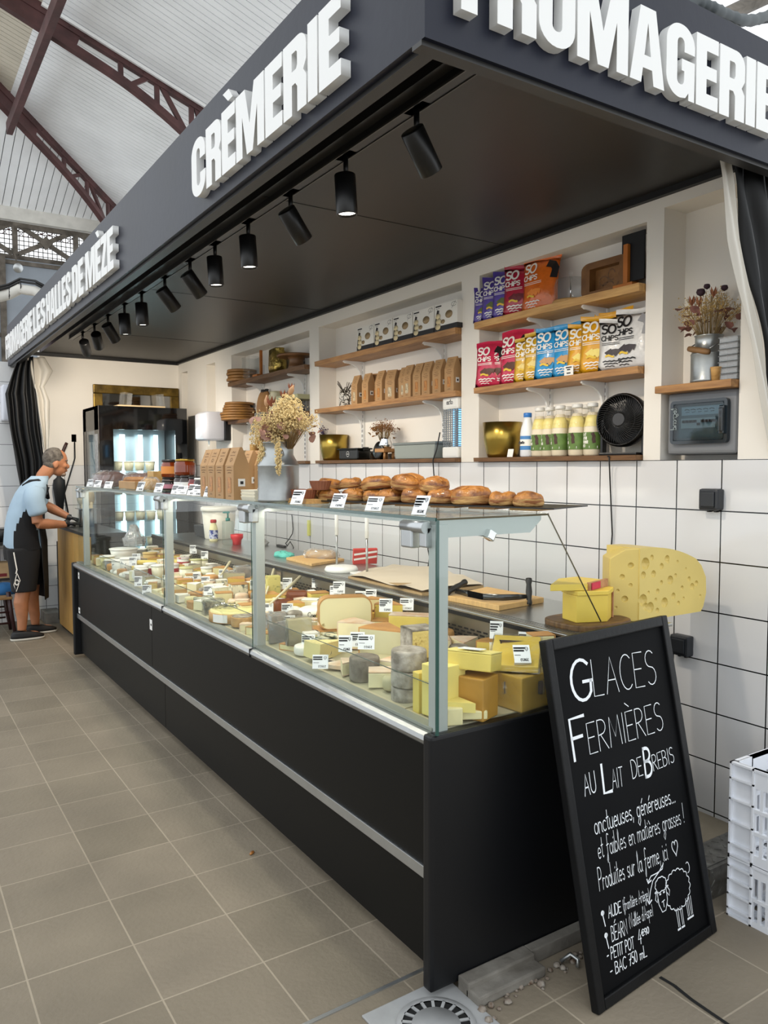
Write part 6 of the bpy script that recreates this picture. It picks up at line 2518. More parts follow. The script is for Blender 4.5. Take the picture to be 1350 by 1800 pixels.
def F_(p, d=0.0):
 return facing(p, d)

# ---- bay nearest the chalkboard: front row
p = (1.336,2.793,0.761)
wedge('flat cream wedge lying under the wrapped square block', p, .16, .9, .026, cPale, rOr, F_(p, .4))
block('square beige block in clear film standing near the second post', p, .045, .098, .105, cGrey, None, F_(p, .25), .027, wrap=mWrap)
p = (1.355,2.975,0.764)
block('lump of crumpled grey-wrapped cheese behind the second post', p, .06, .07, .075, rGreyD, None, F_(p, .1), 0, wrap=mWrapG)
p = (1.441,3.103,0.774)
block('second grey-wrapped lump behind the square beige block', p, .07, .07, .08, rGrey, None, F_(p, .5), 0, wrap=mWrapG)
p = (1.377,2.600,0.766)
wedge('truffle-speckled wedge pointing left along the front glass', p, .17, .62, .06, cSpeck, None, F_(p, 2.2), .008, tilt=(0, -.08))
p = (1.296,2.518,0.756)
for k, (dx, dy) in enumerate(((.0, .0), (.012, -.06), (.008, .05))):
 wedge(('flat orange-rind slice along the front sill, farther', 'flat orange-rind slice along the front sill, nearer', 'flat orange-rind slice on top of the pair by the sill')[k], p, .12, .8, .014, cCream, rPink, F_(p, .5 + k), .0 if k < 2 else .015)
 p = (p[0] + dx, p[1] + dy, p[2])
p = (1.331,2.277,0.761)
wheel('half-cut purplish grey tomme left of the stacked tommes', p, .053, .085, rGreyD, F_(p, .3), soft=.10, paste=None)
p = (1.257,2.012,0.752)
wheel('lowest grey mouldy tomme of the stack of three', p, .058, .052, rGrey, .2, .0, soft=.12)
wheel('middle grey mouldy tomme of the stack of three', p, .058, .052, rGrey, 1.4, .053, soft=.12)
wheel('topmost grey mouldy tomme of the stack of three', p, .057, .064, rGrey, 2.9, .106, soft=.10)
p = (1.295,1.892,0.756)
block('tall yellow slab with a torn edge beside the grey tommes', p, .035, .095, .125, cYel, None, F_(p, .55), 0, bev=.003)
p = (1.331,1.826,0.761)
block('largest lemon-yellow block against the near post', p, .085, .10, .155, cLem, None, F_(p, .75), 0, bev=.003)
p = (1.309,1.754,0.758)
block('small pale block at the foot of the near post', p, .05, .05, .05, cPale, None, F_(p, .3), 0)
p = (1.393,2.099,0.768)
wheel('small round wrapped goat cheese behind the tomme stack, front', p, .033, .05, cGrey, 0, 0, soft=.3)
p = (1.452,2.152,0.775)
wheel('small round wrapped goat cheese behind the tomme stack, rear', p, .033, .05, cGrey, 0, 0.0, soft=.3)
p = (1.475,2.302,0.778)
wheel('flat pale disc behind the topmost grey tomme', p, .06, .045, cGrey, 0, 0, soft=.2)
# second row
p = (1.433,2.753,0.773)
block('pale block with white crust left of the sliced blue cheese', p, .05, .065, .07, cPale, rWhite, F_(p, .3), 0, sides='tr', rt=.012)
p = (1.489,2.704,0.780)
block('dark blue-veined block under the fanned slices', p, .06, .12, .045, cBlueD, None, F_(p, .25), 0)
for k in range(4):
 wedge(('first', 'second', 'third', 'fourth')[k] + ' thin fanned slice of veined cheese on the dark block', (p[0] + .01 - k * .002, p[1] + .035 - k * .022, p[2]), .10, .5, .007, cBlue, None, F_(p, .2 + k * .12), .0455 + k * .002, tilt=(.04, .02), rt=.002)
p = (1.576,2.764,0.790)
block('pale flat cheese base under the big rounded half wheel', p, .12, .25, .05, cPale, rTan, F_(p, .1), 0, sides='tb')
# big half wheel standing
t = thing('cheese_half', 'big pale half wheel with rounded tan rind standing upright', 'cheese')
b = BM()
fill2d(b, [rr(.105, .038, 0, .125, 8, x0=-.105)], .062, Matrix(((0, 0, -1, .031), (-1, 0, 0, 0), (0, 1, 0, 0), (0, 0, 0, 1))))
obj('paste', b, mat('pale holed paste', '#e6dcae', .5, col2='#a89460', vs=30, contrast=(.70, .76)), t)
b = BM()
fill2d(b, [rr(.110, .042, -.004, .130, 8, x0=-.110), rr(.105, .038, 0, .125, 8, x0=-.105)], .064, Matrix(((0, 0, -1, .032), (-1, 0, 0, 0), (0, 1, 0, 0), (0, 0, 0, 1))))
obj('rind', b, rTan, t)
place(t, (p[0] + .01, p[1] - .02, p[2]), .055, F_(p, .12))
p = (1.570,2.600,0.789)
wedge('cream wedge with white crust beside the big half wheel', p, .17, .7, .105, cCream, rPink, F_(p, .95), 0)
p = (1.548,2.368,0.787)
wedge('large grey-cream wedge with orange rind on top, middle of the case', p, .20, .75, .125, mat('grey-cream paste', '#cfc8a2', .45, var=.05, vs=8), rOr, F_(p, .75), 0, wrap=False, rt=.005)
p = (1.530,2.190,0.785)
wedge('flat orange-rind cheese under the holey cube', p, .2, .9, .045, cCream, rPink, F_(p, .7), 0)
p = (1.572,2.204,0.790)
block('yellow holey cube with grey-orange rind by the near post', p, .085, .10, .105, cHole, rGrey, F_(p, .45), .046, sides='tl', rt=.008)
p = (1.637,2.181,0.797)
wedge('rosy-rind cut cheese half behind the near post', p, .15, .9, .09, cCream, rPink, F_(p, .4), 0)
p = (1.755,2.481,0.812)
block('long yellow piece with a pink crust along the rear grille', p, .07, .20, .09, cYel, rPink, F_(p, -.2), .02, sides='t')
p = (1.787,2.709,0.815)
wedge('cumin-speckled yellow wedge below the near rear tag', p, .12, 1.0, .085, mat('cumin paste', '#d9c25c', .5, col2='#514a2a', vs=40, contrast=(.66, .72)), rTan, F_(p, .9), .03)
p = (1.764,2.840,0.813)
block('golden block under the pale triangular wedge at the back', p, .06, .11, .06, cGold, None, F_(p, .2), 0)
p = (1.805,2.843,0.818)
wedge('pale triangular wedge on the golden block at the back', p, .11, .8, .05, cPale, rTan, F_(p, 1.2), .062)
p = (1.767,2.955,0.813)
t = thing('cheese_half', 'bright yellow rounded half cheese at the back by the grille', 'cheese')
b = BM()
fill2d(b, [rr(.046, .022, 0, .085, 6, x0=-.046)], .05, Matrix(((0, 0, -1, .025), (-1, 0, 0, 0), (0, 1, 0, 0), (0, 0, 0, 1))))
obj('paste', b, mat('butter paste', '#e0c24a', .45, var=.08, vs=12), t)
place(t, p, .03, F_(p, .1))
# third row, towards the second post
p = (1.676,3.178,0.802)
wheel('flat white brie with black lettering at the back', p, .075, .05, rWhite, F_(p, 0), .0, soft=.35)
b = BM()
write(b, 'Coeur', -.03, .018, .022, .003, Matrix(((0, 0, -1, -.0775), (-1, 0, 0, 0), (0, 1, 0, 0), (0, 0, 0, 1))), .1, .9)
bpy.data.objects[-1] if False else None
obj('lettering', b, mInkD, [o for o in COL.objects if o.get('label') == 'flat white brie with black lettering at the back'][0])
p = (1.604,3.263,0.793)
wheel('small cracked white cheese beside the flat brie', p, .045, .055, rWhite, 0, .0, soft=.35, paste=cCream)
p = (1.628,3.418,0.796)
block('smoked brown piece under the wooden knife', p, .06, .09, .065, rBrown, None, F_(p, .3), 0, bev=.016)
p = (1.739,3.480,0.810)
block('larger smoked brown piece in the back corner behind the brie', p, .07, .11, .065, rBrown, None, F_(p, -.1), .01, bev=.018)
for i, (p, lb, s) in enumerate((((1.497,3.235,0.781), 'cut brie wedge beside the second post', 1.0), ((1.537,3.032,0.785), 'cut brie wedge with oozing paste left of the half wheel', 1.1), ((1.503,3.093,0.781), 'small crumbly crust piece before the tag pair', .6), ((1.467,2.933,0.777), 'flat brie wedge under the tag left of the half wheel', .9))):
 wedge(lb, p, .13 * s, .85, .045, cLem if i < 2 else cPale, rWhite, F_(p, .5 + .3 * i), 0)
p = (1.710,3.705,0.806)
block('tall yellow veined block behind the second post', p, .05, .07, .12, mat('yellow-green veined paste', '#d6cb7a', .5, col2='#7d824a', vs=30, contrast=(.6, .7)), None, F_(p, .2), .01)
p = (1.603,3.489,0.793)
block('pale speckled block before the tall veined one', p, .05, .07, .06, cSpeck, None, F_(p, .1), 0)
# knives
for p0, p1, lb in (((1.519,3.332,0.783), (1.862,3.690,0.824), 'pale wooden knife laid over the smoked cheese'), ((1.605,3.561,0.794), (1.870,4.035,0.825), 'pale knife handle beside the second post'), ((1.648,4.289,0.799), (1.804,4.531,0.817), 'pale wooden spatula standing among the goat cheeses')):
 b = BM()
 a, c2 = Vector(p0) + Vector((0, 0, .075)), Vector(p1) + Vector((0, 0, .095 if 'spat' not in lb else .10))
 tube(b, [a, a.lerp(c2, .5), c2], [.004, .007, .009], 8)
 tag(obj('wooden_knife', b, mat('bleached wood', '#d9cfae', .6)), lb, 'knife')

# ---- right end behind the end glass
p = (1.475, 1.77, .7575)
block('amber block standing below the tilted yellow slab', p, .09, .10, .125, cAmb, None, .35, 0)
block('tilted yellow slab topping the amber block, label lying on it', (p[0] + .005, p[1] + .02, p[2]), .11, .15, .055, cYel, cLem, .55, .136, tilt=(0, .16), sides='t')
b = BM()
box(b, -.03, .03, -.035, .035, 0, .002)
box(b, -.02, .02, -.025, .0, .002, .0025)
tag(obj('price_tag', b, mTag, None, (p[0], p[1] + .02, p[2] + .198), (0, .16, .55)), 'grey price card lying flat on the tilted yellow slab', 'price tag')
p = (1.378,1.690,0.766)
block('pale flat slab under the small triangle at the end glass', p, .07, .14, .025, cPale, None, F_(p, .2), 0)
wedge('small pale triangle standing in front of the amber block', p, .105, .85, .028, cLem, None, F_(p, 1.1), .026, tilt=(0, 0))
p = (1.675, 1.78, .7575)
block('big golden block in cling film, lower half, at the end glass', p, .16, .14, .105, cGold, None, .12, 0, wrap=mWrap)
t = thing('cheese_wedge', 'big yellow wedge in cling film sloping over the golden block', 'cheese')
b = BM()
prism(b, [(-.08, 0), (.08, 0), (.08, .08), (-.08, .02)], -.075, .075, Matrix(((1, 0, 0, 0), (0, 0, 1, 0), (0, 1, 0, 0), (0, 0, 0, 1))), bev=.004)
obj('paste', b, mat('bright yellow paste', '#dcb938', .4, col2='#e6cb5e', vs=10), t)
b = BM()
prism(b, [(-.084, 0), (.084, 0), (.084, .084), (-.084, .024)], -.079, .079, Matrix(((1, 0, 0, 0), (0, 0, 1, 0), (0, 1, 0, 0), (0, 0, 0, 1))))
crumple(b, .0025, 3, 4)
obj('plastic_film', b, mWrap, t)
place(t, (p[0] + .005, p[1] + .005, p[2]), .111, .75)
p2 = (1.64, 1.745, .7575)
ptag((p2[0], p2[1], p2[2]), 'price tag stuck on the film of the big sloping yellow wedge', 1.0, .75, 1.0, .142)
p = (1.724,1.897,0.808)
block('dark brown-rinded piece behind the tilted yellow slab', p, .09, .08, .11, cGold, rDark, F_(p, .2), .02, sides='tlr')
p = (1.834,1.852,0.821)
block('beige piece with orange crust in the far right corner of the case', p, .06, .08, .10, cPale, rOr, F_(p, .4), .03, sides='tr')
t = thing('pear_cheese', 'amber pear-shaped cheese just right of the near post', 'cheese', (1.486,1.852,0.779))
b = BM()
lathe(b, [(0, 0), (.028, .004), (.036, .03), (.030, .06), (.016, .078), (.019, .09), (0, .1)], 22)
obj('body', b, mat('amber skin', '#a9752f', .3, var=.2, vs=14, coat=.3), t)
p = (1.586,1.994,0.791)
wedge('yellow cheese with rosy crust just right of the near post', p, .12, .9, .10, cYel, rPink, F_(p, .6), 0)
p = (1.671,1.713,0.801)
block('film-wrapped brown slab at the right edge by the chalkboard', p, .10, .12, .04, rDark, None, F_(p, .2), 0, wrap=mWrap)

# ---- on the worktop, near end
mGruy = mat('gruyere paste', '#dcbf4e', .45, var=.06, vs=10)
mCrustB = mat('brown pressed crust', '#8f5a34', .6, col2='#b98a60', vs=30, bump=.3, bs=60)
ZB = ZW + .0225
G0 = Vector((2.055, 1.86, ZB))
t = thing('cheese_wedge', 'thick yellow wedge on the oval board, lower one', 'cheese')
b = BM()
prism(b, [(-.10, -.02), (.0, -.075), (.075, -.04), (.075, .06), (-.07, .06)], 0, .092, bev=.003)
obj('paste', b, mGruy, t)
b = BM()
prism(b, [(-.10, -.025), (.0, -.08), (.08, -.045), (.08, .065), (-.07, .065)], .092, .108, bev=.003)
obj('top_slice', b, mGruy, t)
b = BM()
box(b, .075, .082, -.045, .065, .0, .108, bev=.002)
obj('crust', b, mCrustB, t)
place(t, G0, 0, .12)
t = thing('cheese_slab', 'flat yellow slab with a red label overhanging the lower wedge', 'cheese')
b = BM()
prism(b, [(-.165, .03), (-.06, -.045), (.075, -.03), (.07, .085), (-.02, .10)], 0, .022, bev=.002)
obj('paste', b, mGruy, t)
b = BM()
prism(b, [(-.055, -.052), (.08, -.036), (.078, -.026), (-.056, -.041)], -.001, .026)
obj('crust', b, mCrustB, t)
b = BM()
prism(b, [(-.045, -.0545), (.02, -.0455), (.02, -.0425), (-.045, -.052)], .001, .024)
obj('red_label', b, mat('red cheese label', '#c01f45', .5), t)
place(t, (G0.x - .005, G0.y + .01, G0.z), .109, .15)
# emmental quarter with real eyes
t = thing('emmental_quarter', 'large emmental quarter full of round holes on the near worktop', 'cheese', (2.245, 1.80, ZW))
mEm = mat('emmental paste', '#cfb868', .42, var=.05, vs=6)
b = BM()
n = 18
prof = []
for k in range(n + 1):
 f = k / n
 prof.append((f, .262 * (1 - .33 * max(0, f - .12) ** 2.1)))
W, D = .375, .17
pts = [(-.0, .0)]
outl = [(0, 0), (W, .0)]
arcp = [(W + .014 * math.sin(PI * k / 8), .09 + .0 * k) for k in range(0)]
face = [(0, 0), (W - .02, .0), (W - .004, .018)]
side = [(W + .012, .07), (W + .008, .13), (W - .02, .175)]
top = [(W * (1 - f), .262 - .085 * (1 - f) ** 2.4) for f in [(k + 1) / 14 for k in range(14)]]
loop = face + side + [q for q in top if q[0] < W - .03]
prism(b, loop, 0, .15, Matrix(((1, 0, 0, 0), (0, 0, 1, 0), (0, 1, 0, 0), (0, 0, 0, 1))))
bmesh.ops.triangulate(b, faces=b.faces[:])
paste = obj('paste', b, mEm, t)
cuts = [(.03, .205, .020), (.02, .165, .012), (.065, .225, .009), (.075, .165, .012), (.10, .10, .009), (.02, .075, .020), (.05, .10, .006), (.06, .045, .018), (.035, .05, .013), (.12, .19, .010), (.15, .215, .012), (.155, .205, .007), (.17, .135, .015), (.20, .15, .007), (.19, .075, .011), (.24, .10, .008), (.28, .13, .009), (.30, .10, .012), (.325, .11, .010), (.14, .055, .017), (.10, .03, .009), (.22, .045, .008), (.25, .06, .006), (.35, .06, .006), (.12, .13, .008), (.09, .07, .007), (.21, .20, .006), (.26, .17, .005)]

def carve(target, spheres):
 """hollow round eyes out of a mesh and keep only the carved mesh"""
 b = BM()
 for (x, y, z, r_) in spheres:
  bmesh.ops.create_icosphere(b, subdivisions=2, radius=r_, matrix=T(x, y, z))
 me = bpy.data.meshes.new('eyes')
 b.to_mesh(me)
 b.free()
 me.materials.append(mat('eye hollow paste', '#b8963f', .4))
 co = bpy.data.objects.new('eyes', me)
 COL.objects.link(co)
 co.parent = target.parent
 co.location = target.location
 co.rotation_euler = target.rotation_euler
 md = target.modifiers.new('eyes', 'BOOLEAN')
 md.operation = 'DIFFERENCE'
 md.object = co
 md.solver = 'EXACT'
 md.use_self = True
 bpy.context.view_layer.update()
 dg = bpy.context.evaluated_depsgraph_get()
 nm = bpy.data.meshes.new_from_object(target.evaluated_get(dg))
 target.modifiers.clear()
 target.data = nm
 bpy.data.objects.remove(co)

carve(paste, [(x, -r_ * .30, z, r_ * 1.2) for x, z, r_ in cuts if x > .012])
b = BM()
prism(b, [(-.105, .0), (.004, .0), (.004, .262), (-.05, .258), (-.105, .225)], .004, .11, Matrix(((1, 0, 0, 0), (0, 0, 1, 0), (0, 1, 0, 0), (0, 0, 0, 1))), bev=.004)
bmesh.ops.triangulate(b, faces=b.faces[:])
side = obj('side_cut', b, mEm, t, (.0, .0, 0), (0, 0, -.62))
carve(side, [(-.03, .002, .20, .012), (-.06, .002, .16, .010), (-.05, .002, .08, .013), (-.075, .002, .11, .007), (-.03, .002, .13, .008), (-.08, .002, .05, .006)])

# ---- middle bay: fresh cheeses, blues
mPotG = mat('cream glass pot', '#e9e4c8', .15, coat=.4)
mLidY = mat('pale green lid', '#c9c690', .4)
mLidR = mat('white lid with red print', '#e9dcd8', .4, col2='#b8323a', vs=22, contrast=(.55, .62))
mTubW = mat('white tub', '#ebe9e0', .4)
mTubP = mat('printed white tub', '#ebe8e0', .4, col2='#3d3835', vs=40, contrast=(.62, .66))
mTubB = mat('taupe tub', '#a5917a', .4)
mRedBand = mat('red band', '#b2252c', .5)
for p, r_, h, bd, ld, bn, lb in (((1.599,4.755,0.793), .040, .075, mPotG, mLidY, None, 'large cream glass pot with a pale green lid in front'), ((1.760,5.024,0.812), .036, .07, mPotG, mLidY, None, 'cream glass pot behind the large green-lidded one'), ((1.812,5.037,0.818), .034, .06, mPotG, mLidY, None, 'cream glass pot nearest the rear grille'), ((1.725,4.725,0.808), .038, .055, mPotG, mLidW if False else mLidWht, None, 'short cream glass pot with white lid beside the grille'), ((1.587,4.990,0.791), .042, .075, mTubW, mLidR, mRedBand, 'white pot with red-printed lid next to the third post'), ((1.719,5.167,0.807), .04, .075, mTubW, mLidR, mRedBand, 'white pot with red-printed lid behind the green lids')):
 tub(lb, p, r_, h, bd, ld, bn, name='yoghurt_pot', taper=.97)
p = (1.716,5.208,0.807)
wheel('yellow butter pat stacked at the back left of the middle bay', (p[0] + .03, p[1] + .05, p[2]), .06, .04, mat('butter', '#dcc468', .45), 0, .02, soft=.3)
p = (1.511,4.507,0.782)
t = thing('serving_tray', 'smoky plastic tray of orange marinated pieces', 'tray', p, F_(p, .3))
b = BM()
box(b, -.05, .05, -.07, .07, 0, .004)
for s in (-1, 1):
 box(b, s * .05 - .002, s * .05 + .002, -.07, .07, .004, .03)
 box(b, -.05, .05, s * .07 - .002, s * .07 + .002, .004, .03)
obj('tray', b, glass('smoky plastic', (.55, .52, .48), 1.5, film=.1), t)
b = BM()
r = random.Random(2)
for i in range(60):
 lathe(b, [(0, -.006), (.008, 0), (0, .006)], 6, T(r.uniform(-.04, .04), r.uniform(-.055, .055), .012 + r.uniform(0, .012), rx=r.uniform(0, 3), ry=r.uniform(0, 3)))
tag(obj('marinated_pieces', b, mat('orange marinade', '#c9551f', .3, var=.3, vs=40, coat=.3), None, (p[0], p[1], p[2]), (0, 0, F_(p, .3))), 'orange marinated pieces heaped in the smoky tray', 'antipasti', kind='stuff')
p = (1.657,4.659,0.800)
b = BM()
for i in range(90):
 lathe(b, [(0, -.006), (.007, 0), (0, .006)], 6, T(r.uniform(-.045, .045), r.uniform(-.06, .06), .008 + abs(r.gauss(0, .010)), rx=r.uniform(0, 3), ry=r.uniform(0, 3)))
tag(obj('green_olives', b, mat('olive green', '#76763a', .35, var=.3, vs=30), None, p, (0, 0, F_(p, .3))), 'heap of green olives behind the orange pieces', 'olives', kind='stuff')
gl = [((1.698,4.590,0.805), .03, .045, rWhite, 'small white goat drum behind the tag row'), ((1.637,4.410,0.797), .026, .04, rWhite, 'small white goat drum beside the grey disc'), ((1.530,4.324,0.785), .034, .05, cCream, 'white fresh goat drum before the orange tray'), ((1.510,4.186,0.782), .030, .045, rGrey, 'ashen goat drum left of the blue wedge'), ((1.588,4.333,0.792), .026, .036, rGrey, 'ashen goat drum under a white tag'), ((1.657,4.351,0.800), .05, .04, rGrey, 'flat grey mould disc before the spatula'), ((1.743,4.516,0.810), .04, .03, rWhite, 'flat white disc behind the grey one'), ((1.395,4.071,0.768), .034, .035, cPale, 'cream drum left of the dark blue block')]
for p, r_, h, m, lb in gl:
 wheel(lb, p, r_, h, m, 0, 0, soft=.2)
p = (1.598,3.895,0.793)
block('tall blue-veined block with tan crust beside the second post', p, .07, .095, .09, cBlue, rTan, F_(p, .25), 0, sides='tr', rt=.006)
p = (1.540,4.027,0.786)
block('blue-veined wedge left of the tall blue block', p, .06, .085, .065, cBlue, rWhite, F_(p, .4), 0, sides='t')
p = (1.755,4.327,0.812)
wedge('grey-green wedge with a white label behind the tall blue block', p, .14, .8, .06, cGrey, rGrey, F_(p, .8), .01)
p = (1.821,4.329,0.819)
block('pale wrapped block in the rear of the middle bay', p, .07, .10, .075, rGrey, None, F_(p, .3), .015, wrap=mWrapG)
p = (1.283,3.748,0.755)
block('dark blue-veined block in film at the front of the middle bay', p, .07, .095, .075, cBlueD, None, F_(p, .2), 0, wrap=mWrap)
p = (1.416,3.936,0.771)
block('flat blue-veined piece behind the dark blue block', p, .06, .10, .045, cBlueD, None, F_(p, .1), 0)
# round wooden box with crumpled paper
p = (1.381,3.525,0.767)
t = thing('boxed_cheese', 'wide round cheese in a wooden rim with crumpled film', 'cheese', (p[0] + .05, p[1], p[2]))
b = BM()
lathe(b, [(.128, 0), (.13, 0), (.13, .045), (.126, .045), (.126, .006), (0, .006), (0, 0)], 40, cap=False)
obj('wooden_rim', b, mWoodL, t)
b = BM()
lathe(b, [(0, .006), (.125, .006), (.125, .05), (.11, .054), (0, .056)], 40)
obj('paste', b, mat('runny paste', '#e3d894', .4, var=.08, vs=30, bump=.5, bs=30), t)
b = BM()
lathe(b, [(.02, .060), (.07, .064), (.12, .058)], 26, T(-.01, .05, 0, s=(.8, .7, 1)), cap=False)
crumple(b, .006, 6, 1)
obj('crumpled_film', b, mWrap, t)
b = BM()
sector(b, .1306, 3.35, 4.0, .004, .042, rin=.1300)
obj('paper_label', b, mSticker, t)
p = (1.384,3.358,0.767)
wheel('small boxed cheese with a brown printed top before the wide round one', p, .055, .045, mWoodL, 0, .0, soft=.08)
b = BM()
cyl(b, .05, .0455, .047, 24)
obj('printed_top', b, mat('brown print top', '#5c4a3c', .5, col2='#c9bfae', vs=40), [o for o in COL.objects if o.get('label', '').startswith('small boxed cheese with a brown')][0])
for i, (p, lb, R, rz) in enumerate((((1.277,3.264,0.754), 'cream wedge with rolled crust at the front sill', .11, 1.2), ((1.294,3.160,0.756), 'tan-crusted wedge beside the rolled one', .12, .6), ((1.288,3.490,0.756), 'flat white wedge at the front sill of the middle bay', .13, 1.0), ((1.265,3.016,0.753), 'flat striped wedge at the front sill before the second post', .14, .8), ((1.285,3.624,0.755), 'thin flat slice at the front sill beside the dark blue block', .10, .9), ((1.302,3.962,0.757), 'long pale wedge near the third post', .15, 1.9), ((1.376,4.164,0.766), 'second long pale wedge behind it near the third post', .15, 1.8), ((1.252,3.920,0.751), 'pale cut piece at the foot of the third post', .10, .7))):
 wedge(lb, p, R, .62, .04, (cCream, cPale, rWhite, cPale)[i % 4], (rPink, rTan, rWhite, rTan)[i % 4], F_(p, rz), 0)
p = (1.420,4.397,0.771)
t = thing('wooden_tray', 'little wooden box of cheese pieces next to the third post', 'tray', p, F_(p, .2))
b = BM()
box(b, -.05, .05, -.07, .07, 0, .005)
for s in (-1, 1):
 box(b, s * .05 - .003, s * .05 + .003, -.07, .07, .005, .032)
 box(b, -.05, .05, s * .07 - .003, s * .07 + .003, .005, .032)
obj('box', b, mWoodL, t)
block('pale cheese piece in the little wooden box', p, .06, .10, .045, cCream, None, F_(p, .25), .006)
p = (1.454,4.157,0.775)
for k in range(3):
 wheel(('lowest', 'middle', 'top')[k] + ' thin tan crust disc stacked left of the goat drums', p, .045, .012, rTan, 0, k * .0125, soft=.2)
p = (1.734,4.004,0.809)
block('yellow block half hidden by the second post', p, .06, .06, .05, cYel, None, F_(p, .1), 0)
p = (1.583,3.671,0.791)
block('cream block half hidden by the second post, lower', p, .07, .09, .03, cLem, None, F_(p, .1), 0)

# ---- far bay: tubs
for p, r_, h, bd, ld, bn, lb in (((1.316,5.919,0.759), .055, .085, mat('butter tub', '#d9cf98', .4), mTubW, None, 'pale yellow tub at the far end by the last post'), ((1.329,5.782,0.760), .045, .07, glass('clear tub', (.93, .93, .92), 2, film=.3), mTubW, None, 'clear tub beside the pale yellow one'), ((1.342,5.577,0.762), .050, .085, mTubP, mTubW, None, 'printed white tub with dark goat drawing, left'), ((1.442,5.510,0.774), .055, .09, mTubP, mTubW, None, 'printed white tub with dark goat drawing, right'), ((1.524,5.944,0.784), .10, .05, mTubW, mTubW, None, 'wide white tub at the bottom of the back stack'), ((1.636,5.656,0.797), .050, .08, mat('straw tub', '#c9a65e', .6), mat('straw tub lid', '#d6b670', .6), None, 'straw-coloured tub behind the yellow rolls'), ((1.471,5.091,0.778), .040, .09, mTubW, mTubW, mRedBand, 'tall white pot with a red band'), ((1.493,4.991,0.780), .042, .085, mPotG, mTubW, None, 'tall cream pot beside the third post')):
 tub(lb, p, r_, h, bd, ld, bn, taper=.86)
p = (1.524,5.944,0.784)
tub('wide white tub on top of the back stack', p, .10, .045, mTubW, mTubW, None, dz=.0605, taper=.9)
for i, (p, dz, lb) in enumerate((((1.319,4.979,0.759), .0, 'taupe tub under the front tub stack'), ((1.325,4.999,0.760), .050, 'taupe tub on top of the front tub stack'), ((1.398,5.028,0.769), .0, 'taupe tub under the right tub stack'), ((1.403,5.048,0.769), .050, 'taupe tub on top of the right tub stack'), ((1.318,5.221,0.759), .0, 'taupe printed tub left of the front stack'), ((1.306,4.726,0.758), .0, 'taupe tub in the lowest row, middle'), ((1.367,4.735,0.765), .0, 'taupe tub with a white label in the lowest row'), ((1.246,4.768,0.750), .0, 'taupe tub in the lowest row, left'))):
 tub(lb, p, .043, .040, mTubB, mTubW, mSticker if 'label' in lb else None, dz=dz, taper=.9)
p = (1.252,5.089,0.751)
tub('white tub lying on its side among the tubs', p, .04, .05, mTubW, mTubW, None, dz=.04, tilt=(0, -1.2), rz=F_(p))
for k, (p, dz) in enumerate((((1.523,5.404,0.784), 0), ((1.562,5.482,0.788), .0), ((1.542,5.443,0.786), .032))):
 t = thing('butter_roll', ('front', 'rear', 'upper')[k] + ' yellow butter roll behind the tall white pot', 'butter', group='butter rolls')
 b = BM()
 lathe(b, [(0, -.09), (.016, -.088), (.018, -.08), (.018, .08), (.016, .088), (0, .09)], 16, T(0, 0, .018, rx=PI / 2))
 obj('roll', b, mat('butter yellow', '#ddc35a', .4), t)
 place(t, (p[0] + .0 + k * .015, p[1], p[2]), dz, .9)
p = (1.602,6.014,0.793)
b = BM()
loft(b, [(0, 0, 0, .07, .09), (0, 0, .05, .08, .10), (0, 0, .10, .04, .05), (.0, .01, .15, .02, .03)], 18)
crumple(b, .012, 12, 1)
tag(obj('plastic_bag', b, mWrapG, None, (p[0] + .02, p[1], p[2] + .115)), 'crumpled clear plastic bag on the wide white tubs', 'bag')
p = (1.559,6.935,0.788)
for i, (p, lb) in enumerate((((1.272,4.433,0.754), 'flat pale cheese slab at the front sill of the far bay, nearest the third post'), ((1.283,4.326,0.755), 'flat pale cheese slab at the foot of the third post'), ((1.288,4.601,0.756), 'flat pale slab before the lowest tubs'), ((1.349,4.458,0.763), 'flat cream slab against the third post'))):
 block(lb if len(lb.split()) < 17 else 'flat pale cheese slab at the front sill, far bay', p, .06, .10, .022, (cCream, cPale)[i % 2], None, F_(p, .2 + i * .2), 0)
for i, (p, lb) in enumerate((((1.297,5.516,0.757), 'small wrapped pale cheese under the printed tubs, left'), ((1.281,5.612,0.755), 'small wrapped pale cheese at the far sill corner'), ((1.306,5.368,0.758), 'small wrapped pale cheese near the tipped tub'))):
 wheel(lb, p, .04, .03, rWhite, 0, 0, soft=.4)

# ---- smaller pieces tucked into the gaps of the display
def short(l):
 return re.split(r' (?:in|at|by|before|behind|beside|with|under|along|left|next|of|on|nearest|against|from|standing|lying|near|topping|below|just) ', l.split(',')[0])[0]

